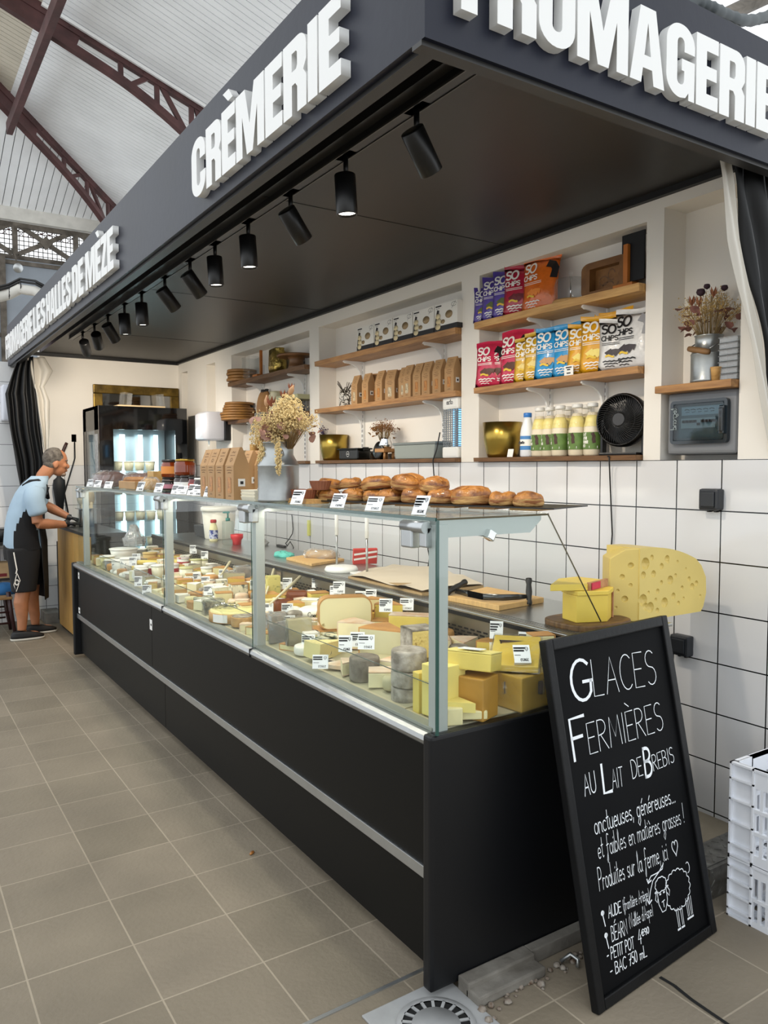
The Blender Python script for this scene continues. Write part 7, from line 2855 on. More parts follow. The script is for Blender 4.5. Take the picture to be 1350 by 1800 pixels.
rf = random.Random(31)
seen = set()
FK = (('cream', cCream, rPink), ('pale', cPale, rTan), ('yellow', cYel, rTan), ('white-crusted', cCream, rWhite), ('grey-crusted', cGrey, rGrey), ('blue-veined', cBlue, rWhite), ('golden', cGold, rOr))
for iy in range(66):
 for ix in range(7):
  x, y = (1.376 if ix == 0 else 1.34 + ix * .078 + rf.uniform(-.01, .01)), 1.76 + iy * .068 + rf.uniform(-.01, .01)
  near = sorted((math.hypot(x - f[0], y - f[1]) - f[2], k) for k, f in enumerate(FOOT))
  if near[0][0] < (.008 if ix == 0 else .022) or (x > 1.44 and y < 2.0):
   continue
  nb = short(FOOT[near[0][1]][3]['label'])
  sh_ = rf.choice(('wedge', 'block', 'round', 'wedge'))
  for nm, pm, rm in rf.sample(FK, 7):
   lb = 'small %s cheese %s tucked beside the %s' % (nm, sh_, nb)
   if lb not in seen and len(lb.split()) < 17:
    break
  else:
   continue
  seen.add(lb)
  g_ = min(.058, near[0][0] + (.022 if ix == 0 else .012))
  p = (x, y, .757 + .12 * (x - 1.3))
  if sh_ == 'wedge':
   wedge(lb, p, g_ * 2.1, .9, rf.uniform(.04, .065), pm, rm, F_(p, rf.uniform(-.6, 1.6)), .0005)
  elif sh_ == 'block':
   block(lb, p, g_ * 1.3, g_ * 1.7, rf.uniform(.045, .07), pm, rm, F_(p, rf.uniform(-.3, .7)), .0005, sides='tr')
  else:
   wheel(lb, p, g_ * .85, rf.uniform(.035, .055), rm, 0, .0005, soft=.2)

# ---- tags standing among the cheeses
TAGS = [((1.699,2.989,0.805), .135, 'on the big pale half wheel near its foot'), ((1.853,3.293,0.823), .05, 'behind the big pale half wheel against the grille'), ((1.882,3.549,0.827), .05, 'above the flat lettered brie'), ((1.775,3.670,0.814), .05, 'behind the smoked brown pieces'), ((1.564,3.237,0.789), .03, 'in front of the small cracked white cheese'), ((1.480,3.052,0.779), .025, 'on the brie wedges left of the half wheel, lower'), ((1.459,2.891,0.776), .02, 'standing before the flat brie wedge'), ((1.611,2.904,0.794), .06, 'leaning on the half wheel above the fanned slices'), ((1.397,2.705,0.769), .02, 'beside the pale white-crusted block'), ((1.307,2.438,0.758), .02, 'in front of the truffle-speckled wedge'),
  ((1.533,2.625,0.785), .05, 'on the dark veined block beside the half wheel'), ((1.378,2.381,0.766), .075, 'on the half-cut purplish tomme'), ((1.447,2.412,0.775), .07, 'between the purplish tomme and the cream wedge'), ((1.372,2.229,0.766), .115, 'on the topmost grey tomme of the stack'), ((1.720,2.842,0.807), .10, 'above the cream wedge with white crust'), ((1.840,2.947,0.822), .07, 'before the pale triangular wedge at the back'), ((1.680,2.579,0.803), .12, 'on the large grey-cream wedge with orange rind'), ((1.826,2.643,0.820), .085, 'on the long yellow piece along the grille'),
  ((1.790,2.041,0.816), .085, 'behind the tilted yellow slab at the right end'), ((1.802,1.907,0.817), .07, 'behind the big sloping yellow wedge'), ((1.816,1.855,0.819), .06, 'small and edge-on in the right rear corner'),
  ((1.524,4.485,0.784), .02, 'on the smoky tray of orange pieces'), ((1.567,4.469,0.789), .025, 'before the green olives'), ((1.554,4.286,0.787), .03, 'on the ashen goat drum'), ((1.479,4.030,0.779), .03, 'in front of the blue-veined wedge'), ((1.722,4.435,0.808), .03, 'beside the wooden spatula'), ((1.819,5.024,0.819), .06, 'on the glass pot nearest the rear grille'), ((1.851,5.341,0.823), .07, 'leaning among the green-lidded pots'), ((1.700,3.917,0.805), .03, 'next to the second post, middle bay'), ((1.530,3.383,0.785), .02, 'right of the second post on the cut brie'),
  ((1.307,4.778,0.758), .02, 'in the lowest row of taupe tubs'), ((1.419,5.308,0.771), .07, 'large and dark among the stacked taupe tubs'), ((1.302,4.580,0.757), .0, 'tiny on the flat slabs of the far bay'), ((1.513,5.568,0.783), .06, 'before the printed white tubs')]
for p, dz, on in TAGS:
 ptag(p, 'white price tag ' + on, facing(p, -.1), .25, .95, dz)

# ------------------------------------------------------------------ leaning chalkboard
mFrame = mat('black stained frame', '#090a0c', .45, var=.3, vs=10, spec=.25, bump=.1, bs=40)
mSlate = mat('chalkboard slate', '#07080a', .7, var=.25, vs=5, spec=.12)
mChalk = mat('white chalk ink', '#e8ecf0', .7)
BW_, BH_ = .622, 1.02
t = thing('chalkboard', 'tall black chalkboard with white lettering and a drawn sheep leaning on the counter end', 'chalkboard', (1.60, 1.393, 0.003), rot=(1.373, 0, .092))
b = BM()
fr = .032
for x0, x1, y0, y1 in ((0, fr, 0, BH_), (BW_ - fr, BW_, 0, BH_), (fr, BW_ - fr, 0, fr), (fr, BW_ - fr, BH_ - fr, BH_)):
 box(b, x0, x1, y0, y1, -.026, 0, bev=.004)
obj('frame', b, mFrame, t)
b = BM()
box(b, fr - .004, BW_ - fr + .004, fr - .004, BH_ - fr + .004, -.020, -.012)
obj('panel', b, mSlate, t)
b = BM()
LZ = -.0112

def fit(s, p0, p1, h, w, gap=.16, slant=0.0):
 p0, p1 = Vector((*p0, 0)), Vector((*p1, 0))
 d = p1 - p0
 k = d.length / textw(s, h, gap)
 m = Matrix.Translation((p0.x, p0.y, 0)) @ Matrix.Rotation(math.atan2(d.y, d.x), 4, 'Z') @ Matrix.Diagonal((k, 1, 1, 1))
 write(b, s, 0, 0, h, w, m, gap, 1.0, slant, 0.0, LZ)

fit('G', (0.098,0.827), (0.188,0.824), .118, .0095)
fit('LACES', (0.197,0.827), (0.520,0.810), .108, .0032)
fit('F', (0.066,0.669), (0.124,0.669), .115, .0095)
fit('ERMI\u00c8RES', (0.137,0.670), (0.518,0.663), .088, .0030)
fit('AU', (0.088,0.563), (0.141,0.562), .058, .0040)
fit('L', (0.175,0.548), (0.211,0.546), .080, .0100)
fit('AIT', (0.218,0.551), (0.271,0.547), .055, .0030)
fit('DE', (0.320,0.555), (0.374,0.554), .055, .0030)
fit('B', (0.387,0.544), (0.423,0.542), .085, .0100)
fit('REBIS', (0.432,0.552), (0.549,0.553), .048, .0026)
fit('onctueuses, g\u00e9n\u00e9reuses...', (0.107,0.449), (0.521,0.433), .060, .0036, .10)
fit('et faibles en mati\u00e8res grasses !', (0.107,0.381), (0.553,0.360), .060, .0030, .10)
fit('Produites sur la ferme, ici', (0.091,0.298), (0.435,0.281), .062, .0034, .10)
fit('AUDE', (0.113,0.216), (0.172,0.211), .031, .0032, .12)
fit('(fronti\u00e8re Ari\u00e8ge)', (0.183,0.211), (0.311,0.203), .036, .0024, .08)
fit('B\u00c9ARN', (0.113,0.151), (0.186,0.146), .040, .0032, .12)
fit("(Vall\u00e9e d'Aspe)", (0.200,0.156), (0.318,0.153), .038, .0024, .08)
fit('- PETIT POT', (0.081,0.110), (0.207,0.099), .031, .0034, .12)
fit('4', (0.230,0.100), (0.245,0.099), .038, .0034)
fit('\u20ac90', (0.249,0.116), (0.286,0.113), .018, .0026, .12)
fit('- BAC 750 mL', (0.086,0.066), (0.259,0.057), .031, .0032, .12)
for px, py in ((0, 0), (1, 0)):
 a = Vector((*((0.089,0.237) if px == 0 else (0.090,0.176)), 0))
 ribbon(b, arc(a.x, a.y, .004, .004, 0, 360, 10), .007, I4, LZ)
 ribbon(b, [(a.x, a.y - .006), (a.x + .004, a.y - .036)], .0035, I4, LZ)
# heart, arrows and the sheep
H0 = Vector((*(0.480,0.304), 0))
ribbon(b, [(H0.x + .016 * math.sin(q) ** 3, H0.y + .0016 * (13 * math.cos(q) - 5 * math.cos(2 * q) - 2 * math.cos(3 * q) - math.cos(4 * q))) for q in [2 * PI * i / 24 for i in range(25)]], .0030, I4, LZ)
ribbon(b, [(0.406,0.278), (0.398,0.263), (0.366,0.260), (0.336,0.261), (0.318,0.250)], .0032, I4, LZ)
ribbon(b, [(0.405,0.275), (0.378,0.260), (0.341,0.245), (0.322,0.221), (0.309,0.195)], .0032, I4, LZ)
for q in (((1143, 1551), (1145, 1556), (1150, 1552)), ):
 pass
ribbon(b, [(0.314,0.258), (0.317,0.246), (0.333,0.249)], .0045, I4, LZ)
ribbon(b, [(0.302,0.201), (0.307,0.189), (0.321,0.195)], .0045, I4, LZ)
S0 = Vector((*(0.460,0.182), 0))

def fluff(cx, cy, rx, ry, a0, a1, n, amp=.10):
 pts = []
 for i in range(n * 6 + 1):
  f = i / (n * 6)
  a = math.radians(a0 + (a1 - a0) * f)
  k = 1 + amp * abs(math.sin(PI * f * n))
  pts.append((cx + rx * k * math.cos(a), cy + ry * k * math.sin(a)))
 return pts

u0, v0 = S0.x, S0.y
ribbon(b, fluff(u0, v0, .064, .055, 150, -165, 15), .0030, I4, LZ)
hx, hy = Vector((*(0.378,0.191), 0)).xy
ribbon(b, fluff(hx, hy + .032, .028, .020, 200, -30, 6), .0030, I4, LZ)
ribbon(b, fluff(hx, hy + .020, .026, .006, 180, 360, 4, .5), .0026, I4, LZ)
ribbon(b, [(hx - .024, hy + .02), (hx - .024, hy - .02), (hx - .012, hy - .046), (hx + .006, hy - .046), (hx + .022, hy - .02), (hx + .024, hy + .02)], .0028, I4, LZ)
ribbon(b, [(hx - .026, hy + .022), (hx - .038, hy - .002), (hx - .030, hy - .012), (hx - .024, hy)], .0026, I4, LZ)
ribbon(b, [(hx + .026, hy + .022), (hx + .040, hy + .002), (hx + .034, hy - .012), (hx + .025, hy)], .0026, I4, LZ)
for s in (-.010, .010):
 ribbon(b, [(hx + s - .002, hy + .006), (hx + s + .002, hy + .006)], .0048, I4, LZ)
ribbon(b, [(hx - .007, hy - .018), (hx + .007, hy - .016)], .0028, I4, LZ)
ribbon(b, [(hx, hy - .017), (hx, hy - .034)], .0028, I4, LZ)
ribbon(b, arc(u0 + .070, v0 + .045, .010, .016, 120, -100, 8), .0028, I4, LZ)
for lx in (-.020, .002, .038, .056):
 for s in (-.005, .005):
  ribbon(b, [(u0 + lx + s, v0 - .052 + (.012 if lx > .03 else 0)), (u0 + lx + s * .7, v0 - .105 + (.012 if lx > .03 else 0))], .0024, I4, LZ)
 ribbon(b, [(u0 + lx - .008, v0 - .112 + (.012 if lx > .03 else 0)), (u0 + lx + .004, v0 - .112 + (.012 if lx > .03 else 0))], .006, I4, LZ)
obj('chalk_lettering', b, mChalk, t)

# ------------------------------------------------------------------ white crates
mCrate = mat('white crate plastic', '#dfe2e8', .42)

def crate(label, loc, h, rows, lx=.40, ly=.56):
 t = thing('plastic_crate', label, 'crate', loc, group='stacked white crates')
 b = BM()
 # left (-x) long side: solid rib panel then slotted panel
 w = .014

 def side(axis_len, m):
  cpw = .085
  zs = [0.0] + [h * f for f in (.12, .36, .60, .82)] + [h]
  for e0, e1 in ((0, cpw), (axis_len - cpw, axis_len)):
   box(b, e0, e1, .012, .018, 0, h, m)
   for z in zs:
    zz = min(z, h - .006)
    box(b, e0, e1, 0, .014, zz, zz + .006, m)
   for xx in (e0, e1 - .006):
    box(b, xx, xx + .006, 0, .018, 0, h, m)
  box(b, cpw, axis_len - cpw, 0.004, .018, 0, h * .10, m)
  box(b, cpw, axis_len - cpw, 0.004, .018, h * .80, h * .90, m)
  box(b, cpw, cpw + .10, 0.004, .018, h * .90, h, m)
  box(b, axis_len - cpw - .10, axis_len - cpw, 0.004, .018, h * .90, h, m)
  box(b, cpw, axis_len - cpw, 0, .018, h - .008, h, m)
  n = int((axis_len - 2 * cpw) / .026)
  st = (axis_len - 2 * cpw) / n
  for i in range(n + 1):
   box(b, cpw + i * st - .005, cpw + i * st + .005, .004, .014, h * .1, h * .8, m)
  for k in range(1, rows):
   z = h * (.1 + .7 * k / rows)
   box(b, cpw, axis_len - cpw, .002, .016, z - .006, z + .006, m)
 side(ly, Matrix(((0, 1, 0, 0), (-1, 0, 0, 0), (0, 0, 1, 0), (0, 0, 0, 1))))
 side(ly, Matrix(((0, -1, 0, lx), (-1, 0, 0, 0), (0, 0, 1, 0), (0, 0, 0, 1))))
 side(lx - .038, Matrix(((1, 0, 0, .019), (0, -1, 0, 0), (0, 0, 1, 0), (0, 0, 0, 1))))
 side(lx - .038, Matrix(((1, 0, 0, .019), (0, 1, 0, -ly), (0, 0, 1, 0), (0, 0, 0, 1))))
 obj('walls', b, mCrate, t)
 b = BM()
 for i in range(12):
  box(b, .018, lx - .018, -.03 - i * .044, -.012 - i * .044, .004, .010)
 for i in range(8):
  box(b, .03 + i * .048, .042 + i * .048, -ly + .018, -.018, .003, .009)
 obj('slatted_bottom', b, mCrate, t)
 return t

crate('lower white slotted plastic crate right of the chalkboard', (2.336, 1.496, 0.0), .205, 2)
crate('upper white slotted plastic crate stacked right of the chalkboard', (2.336, 1.496, .207), .317, 3)

# ------------------------------------------------------------------ floor drain, strip, rubble
mPlas = mat('grey drain plastic', '#9a9b9b', .5, var=.1, vs=12, bump=.1, bs=30)
t = thing('floor_drain', 'round grey floor drain grate at the counter corner', 'drain', (1.205, 1.605, 0))
b = BM()
box(b, -.145, .145, -.145, .145, 0, .006, T(rz=.02), bev=.002)
obj('surround', b, mPlas, t)
b = BM()
lathe(b, [(.092, .006), (.108, .006), (.108, .0095), (.092, .0095)], 48, cap=False)
lathe(b, [(0, .006), (.064, .006), (.066, .0095), (0, .0105)], 40, cap=False)
for i in range(18):
 a = 2 * PI * i / 18
 box(b, .062, .094, -.0042, .0042, .006, .0095, T(rz=a))
obj('grate', b, mPlas, t)
b = BM()
lathe(b, [(.064, .0063), (.092, .0063)], 40, cap=False)
obj('dark_openings', b, mDark, t)
b = BM()
q0, q1 = Vector((0.920,1.805,-0.000)), Vector((1.318,1.818,0.000))
d = (q1 - q0).normalized()
n = Vector((-d.y, d.x, 0)) * .006
q0 = q0 - d * .5
vs = [b.verts.new(p) for p in (q0 - n, q1 - n, q1 + n, q0 + n)]
vt = [b.verts.new(v.co + Vector((0, 0, .003))) for v in vs]
b.faces.new(vt)
for i in range(4):
 j = (i + 1) % 4
 b.faces.new((vs[i], vs[j], vt[j], vt[i]))
b.faces.new(vs[::-1])
tag(obj('floor_strip', b, mAlu), 'thin pale metal joint strip set in the floor tiles', 'floor strip')
r = random.Random(9)
b = BM()
box(b, 1.345, 1.60, 1.595, 1.655, 0, .030, bev=.006)
box(b, 1.345, 1.60, 1.640, 1.69, 0, .046, bev=.005)
box(b, 1.60, 2.2, 1.655, 1.69, 0, .045, bev=.004)
tag(obj('concrete_plinth', b, mConc), 'broken grey concrete plinth under the black end panel', 'plinth')
b = BM()
for i in range(46):
 x = r.uniform(1.33, 1.9)
 s = r.uniform(.004, .014)
 lathe(b, [(0, -s * .4), (s, 0), (s * .7, s * .6), (0, s * .8)], 6, T(x, 1.59 - abs(r.gauss(0, .02)) + (x - 1.35) * .08, s * .3, rz=r.uniform(0, 3), rx=r.uniform(-.3, .3)))
tag(obj('mortar_crumbs', b, mat('mortar crumbs', '#9a948a', .9, col2='#5c4634', vs=60)), 'loose mortar crumbs and dirt along the concrete plinth', 'rubble', kind='stuff')
b = BM()
tube(b, [(1.676,1.611,0.010), (1.705,1.598,0.030), (1.709,1.572,0.025), (1.703,1.568,0.006)], .006, 7)
tag(obj('bent_pipe', b, mGalv), 'short bent metal pipe end by the concrete plinth', 'pipe')
b = BM()
pts = [(1.878,1.409,0.000), (1.881,1.362,0.000), (1.871,1.299,0.000), (1.869,1.243,0.000), (1.867,1.174,0.000)]
for a, c2 in zip(pts, pts[1:]):
 a, c2 = Vector(a), Vector(c2)
 d = (c2 - a).normalized()
 n = Vector((-d.y, d.x, 0)) * .006
 b.faces.new([b.verts.new(p + Vector((0, 0, .0012))) for p in (a - n, c2 - n, c2 + n, a + n)])
o = struct('trim_4', b, mDark)
b = BM()
lathe(b, [(0, 0), (.012, .003), (.008, .009), (0, .010)], 8, T(*(1.168,2.749,0.000), rz=.6, s=(1.3, .6, 1)))
tag(obj('pastry_crumb', b, mPuff), 'single brown pastry crumb on the aisle floor', 'crumb')

# ------------------------------------------------------------------ curtains under the canopy
mVinyl = mat('black vinyl curtain', '#08090b', .48, bump=.05, bs=10, spec=.35)
mLining = mat('white curtain lining', '#cfcac0', .6, bump=.1, bs=8)

def cloth(rows, pleats, amp, nu=44, sub_=6):
 bm = BM()
 R = []
 for (l0, r0), (l1, r1) in zip(rows, rows[1:]):
  for k in range(sub_):
   f = k / sub_
   R.append((Vector(l0).lerp(Vector(l1), f), Vector(r0).lerp(Vector(r1), f)))
 R.append((Vector(rows[-1][0]), Vector(rows[-1][1])))
 g = []
 for j, (l, r_) in enumerate(R):
  row = []
  for i in range(nu + 1):
   u = i / nu
   p = l.lerp(r_, u)
   ph = u * pleats * 2 * PI + .5 * math.sin(j * .35)
   p = p + Vector((.25 * amp * math.cos(ph * 1.3), -amp * math.sin(ph), 0))
   row.append(bm.verts.new(p))
  g.append(row)
 for a, c2 in zip(g, g[1:]):
  for i in range(nu):
   bm.faces.new((a[i], a[i + 1], c2[i + 1], c2[i])).smooth = True
 return bm

def drape(name, label, parts):
 t = thing(name, label, 'curtain')
 for nm, rows, pl, amp, m in parts:
  o = obj(nm, cloth(rows, pl, amp), m, t)
  md = o.modifiers.new('thickness', 'SOLIDIFY')
  md.thickness = .003
 return t

drape('curtain', 'black vinyl curtain with white lining gathered under the right fascia', (
 ('black_side', [((2.424,1.600,2.521), (2.932,1.620,2.559)), ((2.444,1.600,2.417), (2.976,1.620,2.480)), ((2.486,1.600,2.273), (3.024,1.620,2.340)), ((2.549,1.600,2.109), (3.034,1.620,2.150)), ((2.622,1.600,1.940), (3.086,1.620,1.960)), ((2.683,1.600,1.764), (3.139,1.620,1.766)), ((2.825,1.600,1.331), (3.208,1.620,1.317))], 4, .022, mVinyl),
 ('white_lining', [((2.374,1.615,2.538), (2.421,1.600,2.532)), ((2.396,1.615,2.450), (2.447,1.600,2.427)), ((2.438,1.615,2.269), (2.489,1.600,2.274)), ((2.503,1.615,2.106), (2.553,1.600,2.110)), ((2.581,1.615,1.939), (2.625,1.600,1.940)), ((2.647,1.615,1.763), (2.686,1.600,1.764)), ((2.813,1.615,1.330), (2.829,1.600,1.331))], 1, .010, mLining)))
drape('curtain', 'black vinyl curtain with white lining gathered at the far end of the stall', (
 ('black_side', [((1.108,7.950,2.504), (1.246,7.950,2.546)), ((1.056,7.950,2.355), (1.251,7.950,2.393)), ((0.999,7.950,2.185), (1.261,7.950,2.208)), ((1.017,7.950,1.961), (1.280,7.950,1.970)), ((1.041,7.950,1.778), (1.300,7.950,1.783)), ((1.069,7.950,1.568), (1.315,7.950,1.569)), ((1.097,7.950,1.356), (1.304,7.950,1.353)), ((1.119,7.950,1.089), (1.287,7.950,1.083))], 4, .018, mVinyl),
 ('white_lining', [((1.189,7.970,2.534), (1.346,7.990,2.548)), ((1.216,7.970,2.419), (1.419,7.990,2.424)), ((1.241,7.970,2.262), (1.334,7.990,2.269)), ((1.267,7.970,2.130), (1.381,7.990,2.132)), ((1.292,7.970,1.918), (1.376,7.990,1.921)), ((1.312,7.970,1.730), (1.361,7.990,1.731)), ((1.329,7.970,1.623), (1.353,7.990,1.623))], 1.5, .02, mLining)))

# ------------------------------------------------------------------ tall black display fridge, mirror, side counter
mGloss = mat('gloss black glass', '#08090b', .06, coat=.5)
mFrIn = mat('fridge interior', '#9aa3a6', .35, metal=.4)
mLed = mat('cool LED strip', '#d6f4ff', .4, emit=5.0)
FXa, FXb, FYa, FYb, FZt = 1.74, 2.585, 7.60, 8.24, 2.085
t = thing('display_fridge', 'tall black glass-fronted fridge lit inside, behind the far counter end', 'fridge', (FXa, FYa, 0))
W_, D_ = FXb - FXa, FYb - FYa

def fbox(bm, x0, x1, y0, y1, z0, z1, bev=0.0):
 return box(bm, x0, x1, y0, y1, z0, z1, bev=bev)

b = BM()
fbox(b, 0, W_, D_ - .03, D_, .1, FZt)
fbox(b, W_ - .03, W_, 0, D_, .1, FZt)
fbox(b, 0, W_, 0, D_, FZt - .03, FZt)
fbox(b, 0, W_, .0, D_, .05, .45)
fbox(b, 0, .03, .0, .16, .1, FZt)
fbox(b, 0, .03, D_ - .12, D_, .1, FZt)
fbox(b, 0, .03, 0, D_, 1.86, FZt)
obj('cabinet', b, mat('satin black metal', '#0c0d0e', .3), t)
b = BM()
fbox(b, 0, W_, -.02, .0, 1.865, FZt)
fbox(b, 0, .13, -.02, 0, .45, 1.865)
fbox(b, W_ - .12, W_, -.02, 0, .45, 1.865)
obj('door_surround', b, mGloss, t)
b = BM()
fbox(b, .13, W_ - .12, -.016, -.010, .45, 1.865)
obj('door_glass', b, mGlass, t)
b = BM()
fbox(b, .002, .008, .16, D_ - .12, .45, 1.86)
obj('side_glass', b, glass('grey side glass', (.75, .80, .82), 1.2, film=.05), t)
b = BM()
fbox(b, .035, W_ - .035, D_ - .04, D_ - .032, .45, 2.0)
obj('back_liner', b, mFrIn, t)
for i, x in enumerate((.20, .36, .54, .70)):
 b = BM()
 fbox(b, x - (.022 if i != 1 else .03), x + .022, D_ - .10, D_ - .09, .5, 1.84)
 obj('led_strip', b, mLed, t)
ld = bpy.data.lights.new('fridge_light', 'AREA')
ld.shape = 'RECTANGLE'
ld.size, ld.size_y, ld.energy, ld.color = .5, .3, 5.0, (.85, .96, 1)
lo = bpy.data.objects.new('fridge_light', ld)
COL.objects.link(lo)
lo.parent = t
lo.location = (W_ / 2, D_ / 2, 1.83)
SHZ = (.72, .98, 1.24, 1.47)
for z in SHZ:
 b = BM()
 fbox(b, .035, W_ - .035, .05, D_ - .12, z - .008, z)
 obj('glass_shelf', b, mGlassTop, t)
mPotW = mat('pale yoghurt tub', '#e3dfc6', .4)
nth = ('first', 'second', 'third', 'fourth', 'fifth')
lev = ('bottom', 'second', 'third', 'top')
for k, z in enumerate(SHZ):
 for i in range(4 if k != 1 else 5):
  tt = tub('%s pale tub from the left on the %s glass shelf of the black fridge' % (nth[i], lev[k]), (FXa + .22 + i * .105, FYa + .20, z + .0005), .048, .085, mPotW, mTubW, None, name='yoghurt_tub', taper=.82)
  tt['group'] = 'tubs in the black fridge'
  tt.location = (FXa + .22 + i * .105, FYa + .20, z + .0008)
b = BM()
fbox(b, -.0035, -.001, .03, .14, 1.42, 1.82)
obj('notice_paper', b, mat('grey notice paper', '#b9bbbd', .6, col2='#8d9092', vs=30), t)
# things on the fridge
t = thing('wood_tray', 'pale wooden tray on top of the black fridge', 'tray', (FXa + .42, FYa + .15, FZt + .001))
b = BM()
box(b, -.22, .24, -.08, .1, 0, .02, bev=.004)
obj('tray', b, mat('very pale wood', '#dcc39a', .6), t)
for i, x in enumerate((-.13, .20)):
 b = BM()
 box(b, -.04, .04, -.05, -.046, 0, .12)
 box(b, -.04, -.036, -.05, .05, 0, .12)
 box(b, .036, .04, -.05, .05, 0, .12)
 tag(obj('acrylic_stand', b, mAcryl, None, (FXa + .42 + x, FYa + .15, FZt + .0215), (0, .12 * (-1) ** i, .2)), ('left' if i == 0 else 'right') + ' clear acrylic stand on the pale tray above the fridge', 'stand')
t = thing('wall_mirror', 'wide mirror in a mottled gold frame above the black fridge', 'mirror', (2.29, 8.285, 2.04))
mGold = mat('mottled gold leaf', '#8f7434', .38, metal=.7, col2='#4a3a18', vs=9, bump=.2, bs=20)
b = BM()
for x0, x1, z0, z1 in ((-.44, .44, .22, .31), (-.44, .44, -.31, -.22), (-.44, -.35, -.22, .22), (.35, .44, -.22, .22)):
 box(b, x0, x1, -.03, .01, z0, z1, bev=.008)
obj('frame', b, mGold, t)
b = BM()
box(b, -.36, .36, -.012, .008, -.23, .23)
obj('mirror_glass', b, mat('mirror', '#8a8a8a', .04, metal=1), t)

mPanelW = mat('knotty oak panel', '#c29a57', .5, col2='#a67b3c', vs=4, stretch=(9, 9, 1), bump=.05, bs=20)
t = thing('side_counter', 'oak-fronted side counter where the man is working', 'counter', (1.392, 6.50, 0))
b = BM()
box(b, 0, .018, 0.0, 1.30, .03, .945)
obj('oak_panel', b, mPanelW, t)
b = BM()
box(b, .018, .30, 0.0, 1.30, .0, .945)
box(b, .01, .03, 1.30, 1.42, .05, .80)
obj('carcass', b, mat('dark carcass', '#1c1a18', .6), t)
b = BM()
box(b, -.02, .32, 0, 1.36, .945, .972, bev=.004)
obj('worktop', b, mat('dark slate top', '#1d1f21', .4), t)
b = BM()
box(b, 1.30, 1.45, 7.97, 8.28, 0, .10)
o = struct('trim_5', b, mConc)
t = thing('kitchen_machine', 'cream and steel kitchen machine on the oak-fronted counter', 'machine', (1.56, 7.35, .973))
b = BM()
lathe(b, [(0, -.05), (.07, -.05), (.085, -.03), (.085, .03), (.07, .05), (0, .05)], 26, T(0, 0, .26, rx=PI / 2, ry=.0, rz=.9))
box(b, -.05, .05, -.05, .05, .16, .22, bev=.01)
obj('cream_head', b, mat('aged cream plastic', '#b9ab8c', .45), t)
b = BM()
cyl(b, .065, 0, .16, 24, bev=.004)
box(b, -.08, .08, -.08, .08, .158, .165, bev=.002)
obj('steel_base', b, mSteel, t)
t = thing('umbrella', 'black folded umbrella hanging on the far tiles behind the man', 'umbrella', (1.50, 8.24, 1.05))
b = BM()
lathe(b, [(0, 0), (.03, .02), (.06, .25), (.055, .33), (.02, .36), (.012, .5), (0, .5)], 14, T(s=(1, .6, 1)))
obj('canopy', b, mat('black nylon', '#0d0d0f', .6), t)
b = BM()
tube(b, [(0, 0, .48), (.02, 0, .56), (.06, 0, .66), (.08, 0, .70)], .016, 8)
obj('handle', b, mat('dark red-brown handle', '#3a1f1a', .4), t)
b = BM()
box(b, -.05, .0, -.035, .035, -.05, .05, T(0, 0, 0, rz=PI / 2), bev=.012)
tag(obj('wall_socket', b, mSock, None, (1.66, 8.30, 1.80), (0, 0, PI)), 'black wall socket left of the tall fridge', 'socket')
t = thing('power_cord', 'black cord hanging from the socket beside the tall fridge', 'cord', (0, 0, 0))
b = BM()
tube(b, [(1.66, 8.27, 1.76), (1.655, 8.25, 1.6), (1.60, 8.25, 1.42), (1.55, 8.26, 1.25), (1.58, 8.26, 1.05)], .007, 6)
obj('cord', b, mBlack, t)

# ------------------------------------------------------------------ far left: table with boxes, chair, dispenser
t = thing('market_table', 'dark table behind the man', 'table', (.62, 8.13, 0))
b = BM()
box(b, 0, .52, -.15, .15, .78, .81)
box(b, 0, .52, -.15, .15, .45, .47)
obj('tabletop', b, mat('dark table', '#2a2724', .6), t)
for sx in (.03, .49):
 for sy in (-.12, .12):
  b = BM()
  box(b, sx - .02, sx + .02, sy - .02, sy + .02, 0, .78)
  obj('leg', b, MATS['dark table'], t)
b = BM()
box(b, -.14, .14, -.1, .1, 0, .14)
t = tag(obj('wooden_crate', b, mat('pale crate wood', '#b99b72', .7, var=.15, vs=8), None, (.88, 8.1, .472)), 'pale wooden crate with red stencil on the shelf behind the man', 'crate')
b = BM()
for i in range(3):
 ribbon(b, [(-.1 + i * .07, .03), (-.06 + i * .07, .03)], .03, Matrix(((1, 0, 0, 0), (0, 0, -1, -.1006), (0, 1, 0, 0), (0, 0, 0, 1))))
obj('stencil_marks', b, mat('dark red stencil', '#7a2326', .6), t)
for i, (x, m, h, lb) in enumerate(((.80, '#4a2328', .16, 'dark red box on the table behind the man'), (.96, '#1b1b1d', .12, 'black appliance on the table behind the man'))):
 b = BM()
 loft(b, [(0, 0, 0, .07, .08), (0, 0, h * .8, .07, .08), (0, 0, h, .05, .06)], 16, power=5)
 tag(obj('table_item', b, mat('item ' + m, m, .4), None, (x, 8.1, .811)), lb, 'appliance')
for o_ in [o for o in COL.objects if o.name.startswith('table_item')]:
 o_.name = 'small_appliance'
b = BM()
loft(b, [(0, 0, 0, .10, .10), (0, 0, .05, .11, .10), (0, 0, .09, .06, .06)], 16, power=3)
crumple(b, .006, 2, 1)
tag(obj('blue_cloth', b, mat('blue cloth', '#1f5c8f', .8), None, (.93, 7.78, .36)), 'folded blue cloth on the chair seat behind the man', 'cloth')
t = thing('wooden_chair', 'dark wooden chair with a straw seat at the left edge', 'chair', (.86, 7.74, 0))
mCh = mat('dark red-brown wood', '#34191a', .45, var=.2, vs=8)
for sx, sy in ((-.16, -.16), (.07, -.16), (-.16, .16), (.07, .16)):
 b = BM()
 tube(b, [(sx + (.05 if sx > 0 else -.02), sy, 0), (sx + .02, sy, .2), (sx, sy, .40)], [.014, .018, .02], 8)
 obj('leg', b, mCh, t)
b = BM()
